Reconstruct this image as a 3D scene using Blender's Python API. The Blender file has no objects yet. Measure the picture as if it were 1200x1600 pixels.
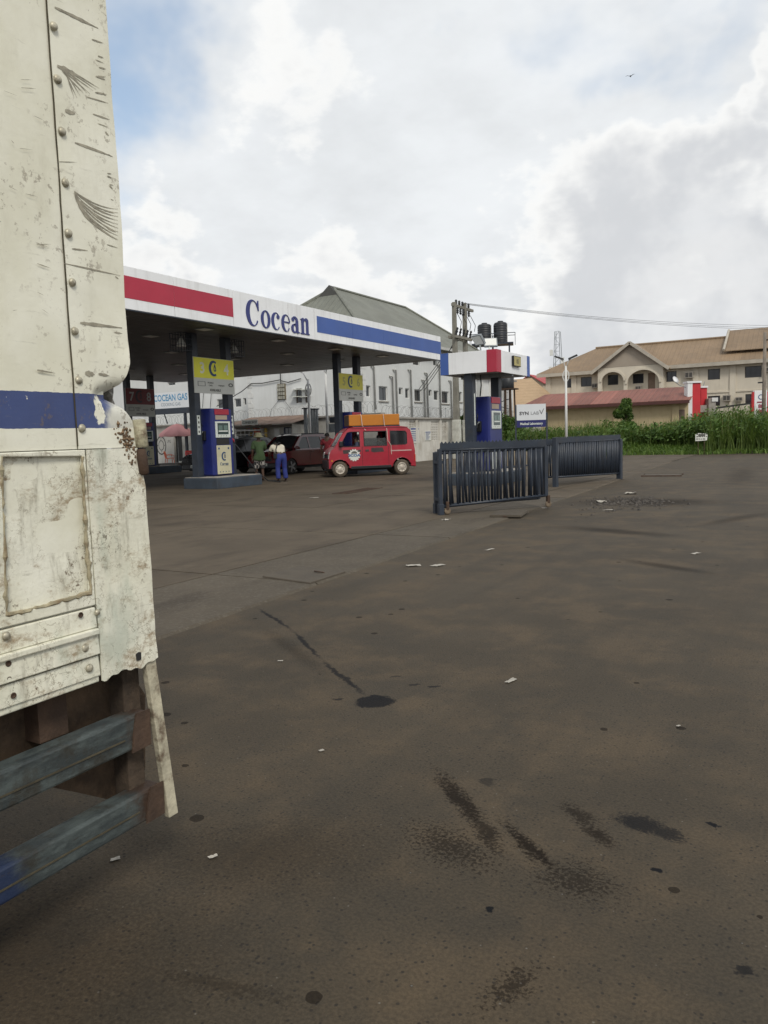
import bpy, bmesh, math, random
from mathutils import Vector, Matrix
random.seed(7)
PI = math.pi
R = math.radians
scene = bpy.context.scene
COL = scene.collection

# ------------------------------------------------------------------ camera
YAW, PITCH, ROLL, EYE, FOCAL = R(29.858), R(5.5915), R(1.7803), 1.5, 1200.0
fwd = Vector((-math.sin(YAW) * math.cos(PITCH), math.cos(YAW) * math.cos(PITCH), -math.sin(PITCH)))
rgt = Vector((math.cos(YAW), math.sin(YAW), 0))
dwn = fwd.cross(rgt)
rgt, dwn = math.cos(ROLL) * rgt + math.sin(ROLL) * dwn, -math.sin(ROLL) * rgt + math.cos(ROLL) * dwn
CAM = Vector((0, 0, EYE))
cd = bpy.data.cameras.new('camera')
cam = bpy.data.objects.new('camera', cd)
COL.objects.link(cam)
cd.sensor_fit = 'VERTICAL'
cd.sensor_height = 36.0
cd.lens = FOCAL / 1600.0 * 36.0
cd.clip_start, cd.clip_end = 0.05, 3000
cam.matrix_world = Matrix(((rgt.x, -dwn.x, -fwd.x, 0), (rgt.y, -dwn.y, -fwd.y, 0), (rgt.z, -dwn.z, -fwd.z, EYE), (0, 0, 0, 1)))
scene.camera = cam

def ray(x, y):
    return rgt * ((x - 600) / FOCAL) + dwn * ((y - 800) / FOCAL) + fwd
def G(x, y, z=0.0):                 # where the sight line meets height z
    d = ray(x, y); return CAM + d * ((z - EYE) / d.z)
def AX(x, y, X):                    # ... meets the plane at X
    d = ray(x, y); return CAM + d * (X / d.x)
def AY(x, y, Y):
    d = ray(x, y); return CAM + d * (Y / d.y)
def AD(x, y, D):
    return CAM + ray(x, y) * D

# ------------------------------------------------------------------ light
SUN_EL, SUN_AZ = R(44), R(132)      # azimuth clockwise from +Y: behind the camera, to the right
sl = bpy.data.lights.new('sun', 'SUN')
sl.energy = 1.5
sl.angle = R(15)
sl.color = (1.0, 0.95, 0.86)
so = bpy.data.objects.new('sun', sl)
COL.objects.link(so)
sdir = Vector((math.sin(SUN_AZ) * math.cos(SUN_EL), math.cos(SUN_AZ) * math.cos(SUN_EL), math.sin(SUN_EL)))
so.rotation_euler = sdir.to_track_quat('Z', 'Y').to_euler()
so.location = (20, -20, 40)

world = bpy.data.worlds.new('World')
scene.world = world
world.use_nodes = True
vs = scene.view_settings
vs.view_transform = 'Standard'
vs.look = 'None'
vs.exposure = 0.4
vs.gamma = 1.0
vs.use_curve_mapping = False

class NT:
    """small helper to write node trees"""
    def __init__(s, tree):
        s.t = tree; s.n = tree.nodes; s.l = tree.links
    def new(s, typ, **kw):
        nd = s.n.new(typ)
        for k, v in kw.items(): setattr(nd, k, v)
        return nd
    def put(s, sock, v):
        if v is None: return
        if isinstance(v, (int, float)):
            sock.default_value = v if sock.type == 'VALUE' else ((v, v, v) if sock.type == 'VECTOR' else (v, v, v, 1))
        elif isinstance(v, (tuple, list, Vector)):
            v = tuple(v)
            sock.default_value = v if sock.type == 'VECTOR' else (v if len(v) == 4 else v + (1,))
        else: s.l.new(v, sock)
    def math(s, op, a, b=None, c=None, clamp=False):
        nd = s.new('ShaderNodeMath', operation=op, use_clamp=clamp)
        s.put(nd.inputs[0], a); s.put(nd.inputs[1], b); s.put(nd.inputs[2], c)
        return nd.outputs[0]
    def vec(s, op, a, b=None):
        nd = s.new('ShaderNodeVectorMath', operation=op)
        s.put(nd.inputs[0], a); s.put(nd.inputs[1], b)
        return nd.outputs[1] if op in ('LENGTH', 'DOT_PRODUCT', 'DISTANCE') else nd.outputs[0]
    def scale(s, a, k):
        nd = s.new('ShaderNodeVectorMath', operation='SCALE')
        s.put(nd.inputs[0], a); s.put(nd.inputs[3], k)
        return nd.outputs[0]
    def noise(s, v, scale, detail=4, rough=.55, dist=0, color=False):
        nd = s.new('ShaderNodeTexNoise')
        s.put(nd.inputs['Vector'], v); nd.inputs['Scale'].default_value = scale
        nd.inputs['Detail'].default_value = detail; nd.inputs['Roughness'].default_value = rough
        nd.inputs['Distortion'].default_value = dist
        return nd.outputs['Color'] if color else nd.outputs['Fac']
    def ramp(s, x, a, b, lo=0., hi=1., smooth=True):
        nd = s.new('ShaderNodeMapRange')
        nd.interpolation_type = 'SMOOTHSTEP' if smooth else 'LINEAR'
        s.put(nd.inputs[0], x); s.put(nd.inputs[1], a); s.put(nd.inputs[2], b); s.put(nd.inputs[3], lo); s.put(nd.inputs[4], hi)
        return nd.outputs[0]
    def mix(s, f, a, b):
        nd = s.new('ShaderNodeMix', data_type='RGBA')
        s.put(nd.inputs[0], f); s.put(nd.inputs[6], a); s.put(nd.inputs[7], b)
        return nd.outputs[2]

# sky: Nishita behind a broken sheet of bright cloud with grey cumulus
def build_sky():
    t = NT(world.node_tree)
    bg = world.node_tree.nodes['Background']
    sky = t.new('ShaderNodeTexSky', sky_type='NISHITA', sun_disc=False)
    sky.sun_elevation = SUN_EL
    sky.sun_rotation = SUN_AZ
    sky.dust_density = 2.0
    d = t.vec('NORMALIZE', t.new('ShaderNodeTexCoord').outputs['Generated'])
    sep = t.new('ShaderNodeSeparateXYZ'); t.put(sep.inputs[0], d)
    dz = t.math('MAXIMUM', sep.outputs[2], 0.0)
    flat = t.vec('DIVIDE', d, t.math('ADD', dz, 0.30))         # stretched towards the horizon
    n1 = t.noise(flat, 1.7, 5, .58)
    n2 = t.noise(t.vec('ADD', flat, (7, 3, 1)), 5.0, 6, .6)
    wob = t.scale(t.vec('SUBTRACT', t.noise(d, 7.0, 4, .62, color=True), (.5, .5, .5)), .30)
    dw = t.vec('ADD', d, wob)
    def blob(x, y, r, sz=1.0):
        c = ray(x, y).normalized()
        v = t.vec('MULTIPLY', t.vec('SUBTRACT', dw, c), (1, 1, sz))
        return t.ramp(t.vec('LENGTH', v), 0.0, r, 1.0, 0.0)
    def add(*a):
        r = a[0]
        for k in a[1:]: r = t.math('MAXIMUM', r, k)
        return r
    # thin veil with blue gaps high up
    gap = add(blob(235, 40, .31, 1.2), t.math('MULTIPLY', blob(850, 10, .24, 2.0), .5), t.math('MULTIPLY', blob(600, 30, .16, 2.0), .45), t.math('MULTIPLY', blob(440, 240, .12, 2.2), .5), t.math('MULTIPLY', blob(1090, 40, .16, 2), .35))
    keep = add(t.math('MULTIPLY', blob(430, 110, .30), .9))
    veil = t.math('ADD', t.math('SUBTRACT', t.math('ADD', n1, t.math('MULTIPLY', keep, .35)), t.math('MULTIPLY', gap, .44)), .14)
    veil = t.ramp(veil, .22, .62)
    shade = t.ramp(t.math('ADD', t.math('MULTIPLY', n1, .5), t.math('MULTIPLY', n2, .5)), .30, .66, 7.6, 9.0)
    tint = t.new('ShaderNodeCombineColor')
    t.put(tint.inputs[0], t.math('MULTIPLY', shade, .97)); t.put(tint.inputs[1], shade); t.put(tint.inputs[2], t.math('MULTIPLY', shade, 1.025))
    blue = t.vec('MULTIPLY', sky.outputs[0], (1.25, 1.22, 1.12))
    blue = t.vec('ADD', blue, (2.1, 2.5, 3.0))
    c1 = t.mix(veil, blue, tint.outputs[0])
    # cumulus: bright rim, grey body
    low = t.ramp(dz, .02, .26, .34, 0.0)                         # small heaps along the horizon, all the way round
    mass = add(blob(990, 410, .26, 1.0), blob(1080, 350, .22, 1.0), t.math('MULTIPLY', blob(1170, 450, .22), .9), t.math('MULTIPLY', blob(1195, 160, .10), .75), t.math('MULTIPLY', blob(1060, 300, .15), .75),
               t.math('MULTIPLY', blob(240, 400, .14), .62), t.math('MULTIPLY', blob(560, 450, .22, 1.3), .62), t.math('MULTIPLY', blob(420, 100, .20), .45))
    field = t.math('ADD', t.math('ADD', mass, low), t.math('MULTIPLY', t.math('SUBTRACT', n2, .5), 1.0))
    cm = t.ramp(field, .33, .53)
    depth = t.ramp(field, .38, .90)
    lit = t.ramp(t.noise(d, 9, 4, .6), .38, .66)
    body = t.mix(depth, (10.3, 10.25, 10.0), t.mix(lit, (6.3, 6.45, 6.7), (8.0, 8.05, 8.1)))
    c2 = t.mix(t.math('MULTIPLY', cm, .78), c1, body)
    t.put(bg.inputs['Color'], c2)
    bg.inputs['Strength'].default_value = 0.076
build_sky()
world.cycles.sampling_method = 'MANUAL'
world.cycles.sample_map_resolution = 512
cy = scene.cycles
cy.max_bounces, cy.diffuse_bounces, cy.glossy_bounces, cy.transmission_bounces, cy.transparent_max_bounces = 4, 3, 2, 2, 10
cy.use_adaptive_sampling = True
cy.use_denoising = True

# ------------------------------------------------------------------ materials
MATS = {}
def new_mat(name):
    m = bpy.data.materials.new(name); m.use_nodes = True
    t = NT(m.node_tree)
    return m, t, m.node_tree.nodes['Principled BSDF']

def pm(name, col, rough=.6, metal=0., var=.12, vs_=1.5, dirt=0., dcol=(.10, .075, .05), ds=2.2, bump=0., bs=30., streak=0., spec=.5, rib=None, coat=0., rvar=0.):
    """paint / plaster / metal: base colour, blotchy variation, dirt patches, rain streaks, fine relief"""
    if name in MATS: return MATS[name]
    m, t, p = new_mat(name)
    co = t.new('ShaderNodeTexCoord').outputs['Object']
    oi = t.new('ShaderNodeObjectInfo')
    co2 = t.vec('ADD', co, t.vec('MULTIPLY', oi.outputs['Location'], (1, 1, 1)))
    n = t.noise(co2, vs_, 5, .6)
    c = t.mix(t.ramp(n, .3, .7), tuple(k * (1 - var) for k in col), tuple(min(1, k * (1 + var)) for k in col))
    if streak:
        st = t.noise(t.vec('MULTIPLY', co2, (3.2, 3.2, .22)), 1.6, 5, .6)
        c = t.mix(t.math('MULTIPLY', t.ramp(st, .48, .72), streak), c, dcol)
    if dirt:
        dn = t.noise(t.vec('ADD', co2, (3, 9, 4)), ds, 7, .65)
        c = t.mix(t.math('MULTIPLY', t.ramp(dn, .46, .68), dirt), c, dcol)
    if rvar: c = t.mix(oi.outputs['Random'], t.vec('MULTIPLY', c, (1 - rvar,) * 3), t.vec('MULTIPLY', c, (1 + rvar,) * 3))
    t.put(p.inputs['Base Color'], c)
    p.inputs['Roughness'].default_value = rough
    p.inputs['Metallic'].default_value = metal
    p.inputs['Specular IOR Level'].default_value = spec
    p.inputs['Coat Weight'].default_value = coat
    h = None
    if bump:
        h = t.math('MULTIPLY', t.noise(co2, bs, 4, .6), bump)
    if rib:                                   # (axis vector, wavelength, depth)
        ph = t.math('MULTIPLY', t.vec('DOT_PRODUCT', co, rib[0]), 2 * PI / rib[1])
        w = t.math('MULTIPLY', t.ramp(t.math('SINE', ph), .2, .9), rib[2])
        h = w if h is None else t.math('ADD', h, w)
    if h is not None:
        b = t.new('ShaderNodeBump'); b.inputs['Strength'].default_value = 1.0; b.inputs['Distance'].default_value = 1.0
        t.put(b.inputs['Height'], h); t.put(p.inputs['Normal'], b.outputs[0])
    MATS[name] = m
    return m

def glass(name, col=(.02, .025, .03), alpha=.75):
    if name in MATS: return MATS[name]
    m, t, p = new_mat(name)
    p.inputs['Base Color'].default_value = col + (1,)
    p.inputs['Roughness'].default_value = .08
    p.inputs['Alpha'].default_value = alpha
    MATS[name] = m
    return m

# ------------------------------------------------------------------ mesh helpers
class MB:
    def __init__(s): s.v = []; s.f = []; s.m = []
    def add(s, vs_, fs, mi=0):
        o = len(s.v); s.v += [tuple(v) for v in vs_]
        s.f += [tuple(i + o for i in f) for f in fs]; s.m += [mi] * len(fs)
        return s
    def box(s, x0, x1, y0, y1, z0, z1, mi=0):
        x0, x1 = min(x0, x1), max(x0, x1); y0, y1 = min(y0, y1), max(y0, y1); z0, z1 = min(z0, z1), max(z0, z1)
        return s.add([(x0, y0, z0), (x1, y0, z0), (x1, y1, z0), (x0, y1, z0), (x0, y0, z1), (x1, y0, z1), (x1, y1, z1), (x0, y1, z1)],
                     [(3, 2, 1, 0), (4, 5, 6, 7), (0, 1, 5, 4), (1, 2, 6, 5), (2, 3, 7, 6), (3, 0, 4, 7)], mi)
    def hexa(s, b, t_, mi=0):                 # four bottom, four top corners
        return s.add(list(b) + list(t_), [(3, 2, 1, 0), (4, 5, 6, 7), (0, 1, 5, 4), (1, 2, 6, 5), (2, 3, 7, 6), (3, 0, 4, 7)], mi)
    def cyl(s, p0, p1, r0, r1=None, n=10, mi=0, caps=True):
        r1 = r0 if r1 is None else r1
        p0, p1 = Vector(p0), Vector(p1); ax = (p1 - p0).normalized()
        a = ax.orthogonal().normalized(); b = ax.cross(a)
        vs_ = []
        for p, r in ((p0, r0), (p1, r1)):
            vs_ += [p + (a * math.cos(2 * PI * k / n) + b * math.sin(2 * PI * k / n)) * r for k in range(n)]
        fs = [(k, (k + 1) % n, n + (k + 1) % n, n + k) for k in range(n)]
        if caps: fs += [tuple(range(n - 1, -1, -1)), tuple(range(n, 2 * n))]
        return s.add(vs_, fs, mi)
    def bar(s, p0, p1, w, h, mi=0, up=(0, 0, 1)):   # rectangular bar between two points
        p0, p1 = Vector(p0), Vector(p1); ax = (p1 - p0).normalized()
        sd = ax.cross(Vector(up))
        if sd.length < 1e-4: sd = ax.cross(Vector((0, 1, 0)))
        sd.normalize(); u = sd.cross(ax)
        q = [(-w / 2, -h / 2), (w / 2, -h / 2), (w / 2, h / 2), (-w / 2, h / 2)]
        return s.add([p + sd * a + u * b for p in (p0, p1) for a, b in q], [(3, 2, 1, 0), (4, 5, 6, 7), (0, 1, 5, 4), (1, 2, 6, 5), (2, 3, 7, 6), (3, 0, 4, 7)], mi)
    def tube(s, pts, r, n=6, mi=0):
        pts = [Vector(p) for p in pts]; rs = r if isinstance(r, (list, tuple)) else [r] * len(pts)
        vs_ = []; a = None
        for i, p in enumerate(pts):
            ax = (pts[min(i + 1, len(pts) - 1)] - pts[max(i - 1, 0)]).normalized()
            a = ax.orthogonal().normalized() if a is None else (a - ax * a.dot(ax)).normalized()
            b = ax.cross(a)
            vs_ += [p + (a * math.cos(2 * PI * k / n) + b * math.sin(2 * PI * k / n)) * rs[i] for k in range(n)]
        fs = [(i * n + k, i * n + (k + 1) % n, (i + 1) * n + (k + 1) % n, (i + 1) * n + k) for i in range(len(pts) - 1) for k in range(n)]
        fs += [tuple(range(n - 1, -1, -1)), tuple(range((len(pts) - 1) * n, len(pts) * n))]
        return s.add(vs_, fs, mi)
    def lathe(s, prof, c=(0, 0, 0), n=16, mi=0, axis='Z'):
        vs_ = []
        for r, h in prof:
            for k in range(n):
                x, y = r * math.cos(2 * PI * k / n), r * math.sin(2 * PI * k / n)
                vs_.append({'Z': (c[0] + x, c[1] + y, c[2] + h), 'X': (c[0] + h, c[1] + x, c[2] + y), 'Y': (c[0] + y, c[1] + h, c[2] + x)}[axis])
        L = len(prof)
        fs = [(i * n + k, i * n + (k + 1) % n, (i + 1) * n + (k + 1) % n, (i + 1) * n + k) for i in range(L - 1) for k in range(n)]
        fs += [tuple(range(n - 1, -1, -1)), tuple(range((L - 1) * n, L * n))]
        return s.add(vs_, fs, mi)
    def plate(s, outer, holes=(), thick=.02, fn=None, mi=0, res=None):
        """flat plate with holes: 2-D outline (u, v), thickness w; fn maps (u, v, w) to space"""
        cu = bpy.data.curves.new('t', 'CURVE'); cu.dimensions = '2D'; cu.fill_mode = 'BOTH'
        cu.extrude = thick / 2
        for loop in [outer] + list(holes):
            sp = cu.splines.new('POLY'); sp.points.add(len(loop) - 1); sp.use_cyclic_u = True
            for k, q in enumerate(loop): sp.points[k].co = (q[0], q[1], 0, 1)
        ob = bpy.data.objects.new('t', cu)
        me = bpy.data.meshes.new_from_object(ob)
        fn = fn or (lambda u, v, w: (u, v, w))
        s.add([fn(v.co.x, v.co.y, v.co.z) for v in me.vertices], [tuple(p.vertices) for p in me.polygons], mi)
        bpy.data.objects.remove(ob); bpy.data.curves.remove(cu); bpy.data.meshes.remove(me)
        return s
    def text(s, body, h, fn, align='CENTER', mi=0, thick=.004, sx=1.0, bold=0.0, shear=0.0, fit=None):
        cu = bpy.data.curves.new('t', 'FONT'); cu.body = body; cu.size = h / .7; cu.align_x = align
        cu.extrude = thick / 2; cu.resolution_u = 3; cu.offset = bold; cu.shear = shear
        ob = bpy.data.objects.new('t', cu)
        me = bpy.data.meshes.new_from_object(ob)
        if fit: sx = fit / (max(v.co.x for v in me.vertices) - min(v.co.x for v in me.vertices))
        s.add([fn(v.co.x * sx, v.co.y, v.co.z) for v in me.vertices], [tuple(p.vertices) for p in me.polygons], mi)
        bpy.data.objects.remove(ob); bpy.data.curves.remove(cu); bpy.data.meshes.remove(me)
        return s
    def mesh(s, name, mats, smooth=False):
        me = bpy.data.meshes.new(name)
        me.from_pydata(s.v, [], s.f)
        for m in (mats if isinstance(mats, (list, tuple)) else [mats]): me.materials.append(m)
        if any(s.m):
            for p, k in zip(me.polygons, s.m): p.material_index = k
        if smooth:
            for p in me.polygons: p.use_smooth = True
        bm = bmesh.new(); bm.from_mesh(me); bmesh.ops.remove_doubles(bm, verts=bm.verts, dist=1e-5)
        bmesh.ops.recalc_face_normals(bm, faces=bm.faces); bm.to_mesh(me); bm.free()
        return me
    def build(s, name, mats, parent=None, world=False, smooth=False, bevel=0., label=None):
        """link as ONE object; world=True: points are in world space, parent is an unrotated root"""
        if world and parent is not None:
            o = parent.location if parent.parent is None else parent.parent.location + parent.location
            s.v = [(a - o.x, b - o.y, c - o.z) for a, b, c in s.v]
        ob = bpy.data.objects.new(name, s.mesh(name, mats, smooth))
        COL.objects.link(ob); ob.parent = parent
        if bevel:
            md = ob.modifiers.new('bevel', 'BEVEL'); md.width = bevel; md.segments = 2; md.limit_method = 'ANGLE'; md.angle_limit = R(35)
        if label: ob['label'] = label
        return ob

def thing(name, label, cat, loc=(0, 0, 0), rz=0., group=None):
    o = bpy.data.objects.new(name, None); COL.objects.link(o)
    o.empty_display_size = .2
    o.location = loc; o.rotation_euler = (0, 0, rz)
    o['label'] = label; o['category'] = cat
    if group: o['group'] = group
    return o
def tag(o, label, cat, group=None):
    o['label'] = label; o['category'] = cat
    if group: o['group'] = group
    return o
def struct(o): o['kind'] = 'structure'; return o
def inst(name, me, parent, loc=(0, 0, 0), rot=(0, 0, 0), sc=(1, 1, 1)):
    ob = bpy.data.objects.new(name, me); COL.objects.link(ob); ob.parent = parent
    ob.location = loc; ob.rotation_euler = rot; ob.scale = sc
    return ob
def copy_tree(o, parent=None):
    c = o.copy(); COL.objects.link(c); c.parent = parent
    for ch in list(o.children): copy_tree(ch, c)
    return c

def FX(X, s=1):      # faces +X: u runs along +Y, v up, w outwards
    return lambda u, v, w: (X + w * s, u, v)
def FY(Y):           # faces -Y: u along +X, v up
    return lambda u, v, w: (u, Y - w, v)
def rect(a, b, c, d): return [(a, c), (b, c), (b, d), (a, d)]

M_white = pm('white_panel', (.80, .81, .82), .45, var=.03, dirt=.10, dcol=(.45, .44, .42), ds=.6, streak=.28)
M_red = pm('red_panel', (.40, .022, .05), .5, var=.07, vs_=.8, dirt=.12, dcol=(.30, .06, .07))
M_blue = pm('blue_panel', (.045, .10, .33), .5, var=.07, vs_=.8, dirt=.12, dcol=(.10, .15, .32))
M_navy = pm('navy_paint', (.012, .02, .14), .38, var=.12, dirt=.15, dcol=(.05, .05, .09))
M_steel = pm('dark_blue_grey_steel', (.022, .03, .045), .45, var=.15, vs_=4, dirt=.35, dcol=(.045, .043, .042), ds=5, bump=.002, bs=25)
M_grey = pm('galvanised_steel', (.26, .28, .29), .5, .4, var=.15, vs_=6)
M_black = pm('black_plastic', (.012, .013, .015), .45, var=.2)
M_dark = pm('dark_recess', (.02, .02, .02), .8, var=.1)
M_conc = pm('concrete', (.30, .28, .25), .9, var=.12, dirt=.45, dcol=(.14, .12, .10), bump=.01, bs=18)
M_plaster = pm('white_plaster', (.64, .65, .64), .85, var=.04, vs_=.4, dirt=.14, dcol=(.40, .40, .38), ds=.5, streak=.16, bump=.004, bs=8)
M_lamp = pm('pale_diffuser', (.7, .7, .66), .5, var=.03)
M_wirem = pm('wire_dark', (.03, .03, .03), .6)
M_rust = pm('rusty_steel', (.062, .036, .022), .85, var=.35, vs_=9, dirt=.5, dcol=(.05, .03, .02), ds=14, bump=.004, bs=60)
M_glassb = glass('dark_glass', (.03, .035, .04), 1.0)

# ------------------------------------------------------------------ ground
def asphalt(name, near):
    # worn asphalt; stains and dark patches each have their own place and outline
    m, t, p = new_mat(name)
    co = t.new('ShaderNodeNewGeometry').outputs['Position']
    big = t.noise(co, .35, 3, .6)
    mid = t.noise(t.vec('ADD', co, (5, 2, 0)), 1.7, 5, .65)
    c = t.mix(t.ramp(big, .32, .68), (.050, .0398, .0275), (.068, .0545, .038))
    c = t.mix(t.math('MULTIPLY', t.ramp(mid, .42, .66), .7), c, (.095, .0695, .043))          # dusty brown film
    lane = t.noise(t.vec('MULTIPLY', t.vec('ADD', co, t.scale(co, .0)), (1.5, .10, 1)), 1.0, 5, .65)
    c = t.mix(t.math('MULTIPLY', t.ramp(lane, .48, .66), .38), c, (.040, .033, .024))          # tyre-darkened lanes
    c = t.mix(t.math('MULTIPLY', t.ramp(t.noise(t.vec('ADD', co, (9, 9, 0)), 1.5, 6, .72), .50, .68), .62), c, (.042, .0355, .027))
    fine = t.noise(co, 85, 3, .75)
    c = t.mix(t.ramp(fine, .36, .64), t.vec('MULTIPLY', c, (.80, .795, .785)), t.vec('MULTIPLY', c, (1.17, 1.16, 1.12)))
    wv = t.scale(t.vec('SUBTRACT', t.noise(co, 9, 3, .65, color=True), (.5, .5, .5)), .085)
    cw = wv = t.vec('ADD', co, wv)
    speck = t.noise(co, 70, 2, .7) if near else fine
    if near:
        cw = t.vec('ADD', cw, t.scale(t.vec('SUBTRACT', t.noise(co, 45, 2, .6, color=True), (.5, .5, .5)), .040))
        vo = t.new('ShaderNodeTexVoronoi'); vo.inputs['Scale'].default_value = 62; t.put(vo.inputs['Vector'], co)
        vsx = t.new('ShaderNodeSeparateXYZ'); t.put(vsx.inputs[0], vo.outputs['Color'])
        pit = t.math('MULTIPLY', t.math('LESS_THAN', vsx.outputs[0], .17), t.ramp(vo.outputs['Distance'], .22, .42, 1, 0))
        c = t.mix(t.math('MULTIPLY', pit, .7), c, (.017, .015, .013))                        # dark pits
        bright = t.math('MULTIPLY', t.math('GREATER_THAN', vsx.outputs[1], .985), t.ramp(vo.outputs['Distance'], .12, .26, 1, 0))
        c = t.mix(t.math('MULTIPLY', bright, .6), c, (.19, .175, .15))                       # pale chips
    def ground_mark(cx, cy, a, b, ang, hard=.35, sp=0., k=1.):
        mp = t.new('ShaderNodeMapping', vector_type='TEXTURE')
        t.put(mp.inputs[0], cw); mp.inputs[1].default_value = (cx, cy, 0); mp.inputs[2].default_value = (0, 0, R(ang)); mp.inputs[3].default_value = (a, b, 1e3)
        ln = t.vec('LENGTH', mp.outputs[0])
        if sp: ln = t.math('ADD', ln, t.math('MULTIPLY', t.math('SUBTRACT', speck, .50), sp))
        return t.math('MULTIPLY', t.ramp(ln, 1 - hard, 1.0, 1, 0), k)
    if near:
        hardst = [ground_mark(-2.19, 3.645, .135, .11, 40, .2, .3, .92), ground_mark(-2.416, 3.591, .045, .03, 40, .5, .8, k=.8),
                  ground_mark(-.58, 2.90, .12, .085, -10, .55, 1.3, .85), ground_mark(-.48, 2.87, .10, .06, -20, .6, 1.6, .8), ground_mark(-2.0, 4.02, .05, .02, 40, .4, k=.8), ground_mark(-2.12, 4.0, .05, .022, 40, .4, k=.7), ground_mark(-2.3, 4.1, .05, .02, 40, .4, k=.6),
                  ground_mark(-.33, 3.0, .028, .02, 0, .4), ground_mark(-.16, 2.2, .03, .03, 0, .4, k=.8), ground_mark(-1.24, 2.98, .05, .05, 0, .5, k=.55), ground_mark(-.47, 2.6, .025, .02, 0, .4), ground_mark(-.9, 2.14, .02, .02, 0, .4)]
        for a, b in (((-4.40, 5.32), (-3.6, 4.78)), ((-3.6, 4.78), (-2.95, 4.21)), ((-2.95, 4.21), (-2.28, 3.70))):
            L = math.dist(a, b)
            hardst.append(ground_mark((a[0] + b[0]) / 2, (a[1] + b[1]) / 2, L * .60, .030, math.degrees(math.atan2(b[1] - a[1], b[0] - a[0])), .6, k=.85))
        soft_marks = [ground_mark(-1.27, 2.77, .36, .062, -46, .7, 2.2, .9), ground_mark(-1.08, 2.58, .20, .05, -46, .7, 2.4, .8), ground_mark(-.90, 2.55, .25, .045, -40, .7, 2.0, .95), ground_mark(-.80, 2.86, .16, .06, -47, .8, 2.8, .75), ground_mark(-.70, 2.74, .12, .05, -40, .8, 2.2, .85),
                  ground_mark(-1.16, 2.43, .22, .12, -20, .9, 4.6, .75), ground_mark(-.69, 2.42, .16, .11, 0, .9, 5.0, .7), ground_mark(-.707, 1.852, .13, .05, 70, .9, 4.2, .75),
                  ground_mark(-1.45, 1.47, .34, .045, 12, .9, 2.4, .5), ground_mark(-1.47, 8.68, .8, .16, -30, .8, 1.5, .6),
                  ground_mark(-1.8, 2.05, .8, .38, 30, 1., 1.6, .42), ground_mark(-2.1, 1.3, 1.1, .7, 0, 1., 1.2, .55), ground_mark(-3.3, 4.35, .9, .10, -35, 1., 1.6, .4), ground_mark(-.3, 9.0, .25, 3.0, 8, .9, 1.5, .4)]  # starts with broad, weak dark patches beside and under the truck
    else:
        hardst = []
        soft_marks = [ground_mark(-1.47, 8.68, .8, .16, -30, .8, 1.5, .6), ground_mark(-2.67, 11.5, 1.3, .35, -20, .8, 1.5, .65), ground_mark(-3.2, 16.3, 1.9, 1.3, 10, .8, 1.4, .85), ground_mark(-1.2, 13.6, 1.6, .25, 70, .8, 1.5, .5),
                  ground_mark(-.3, 9.0, .25, 3.0, 8, .9, 1.5, .4), ground_mark(1.2, 12.0, .3, 4.5, 8, .9, 1.5, .35), ground_mark(-2.2, 26, .6, 7, 3, .9, 1.5, .4), ground_mark(-.4, 27, .5, 8, 2, .9, 1.5, .4)]
    vd = t.new('ShaderNodeTexVoronoi'); vd.inputs['Scale'].default_value = 5.0; t.put(vd.inputs['Vector'], t.vec('ADD', t.scale(co, .65), t.scale(wv, .35)))
    vdx = t.new('ShaderNodeSeparateXYZ'); t.put(vdx.inputs[0], vd.outputs['Color'])
    drops = t.math('MULTIPLY', t.math('LESS_THAN', vdx.outputs[0], .34), t.math('LESS_THAN', vd.outputs['Distance'], t.math('MULTIPLY', vdx.outputs[1], .17)))
    ss = t.math('MULTIPLY', drops, .75)
    for s_ in soft_marks: ss = t.math('MAXIMUM', ss, s_)
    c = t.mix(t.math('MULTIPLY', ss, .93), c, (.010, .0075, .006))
    p.inputs['Roughness'].default_value = .80
    if hardst:
        hs = hardst[0]
        for s_ in hardst[1:]: hs = t.math('MAXIMUM', hs, s_)
        c = t.mix(t.math('MULTIPLY', hs, .95), c, (.008, .009, .0115))
        t.put(p.inputs['Roughness'], t.math('SUBTRACT', .80, t.math('MULTIPLY', hs, .05)))
        ss = t.math('MAXIMUM', ss, hs)
    t.put(p.inputs['Base Color'], c)
    t.put(p.inputs['Specular IOR Level'], t.math('SUBTRACT', .26, t.math('MULTIPLY', ss, .20)))
    b = t.new('ShaderNodeBump'); b.inputs['Strength'].default_value = .6; b.inputs['Distance'].default_value = .005
    t.put(b.inputs['Height'], fine); t.put(p.inputs['Normal'], b.outputs[0])
    MATS[name] = m
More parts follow.
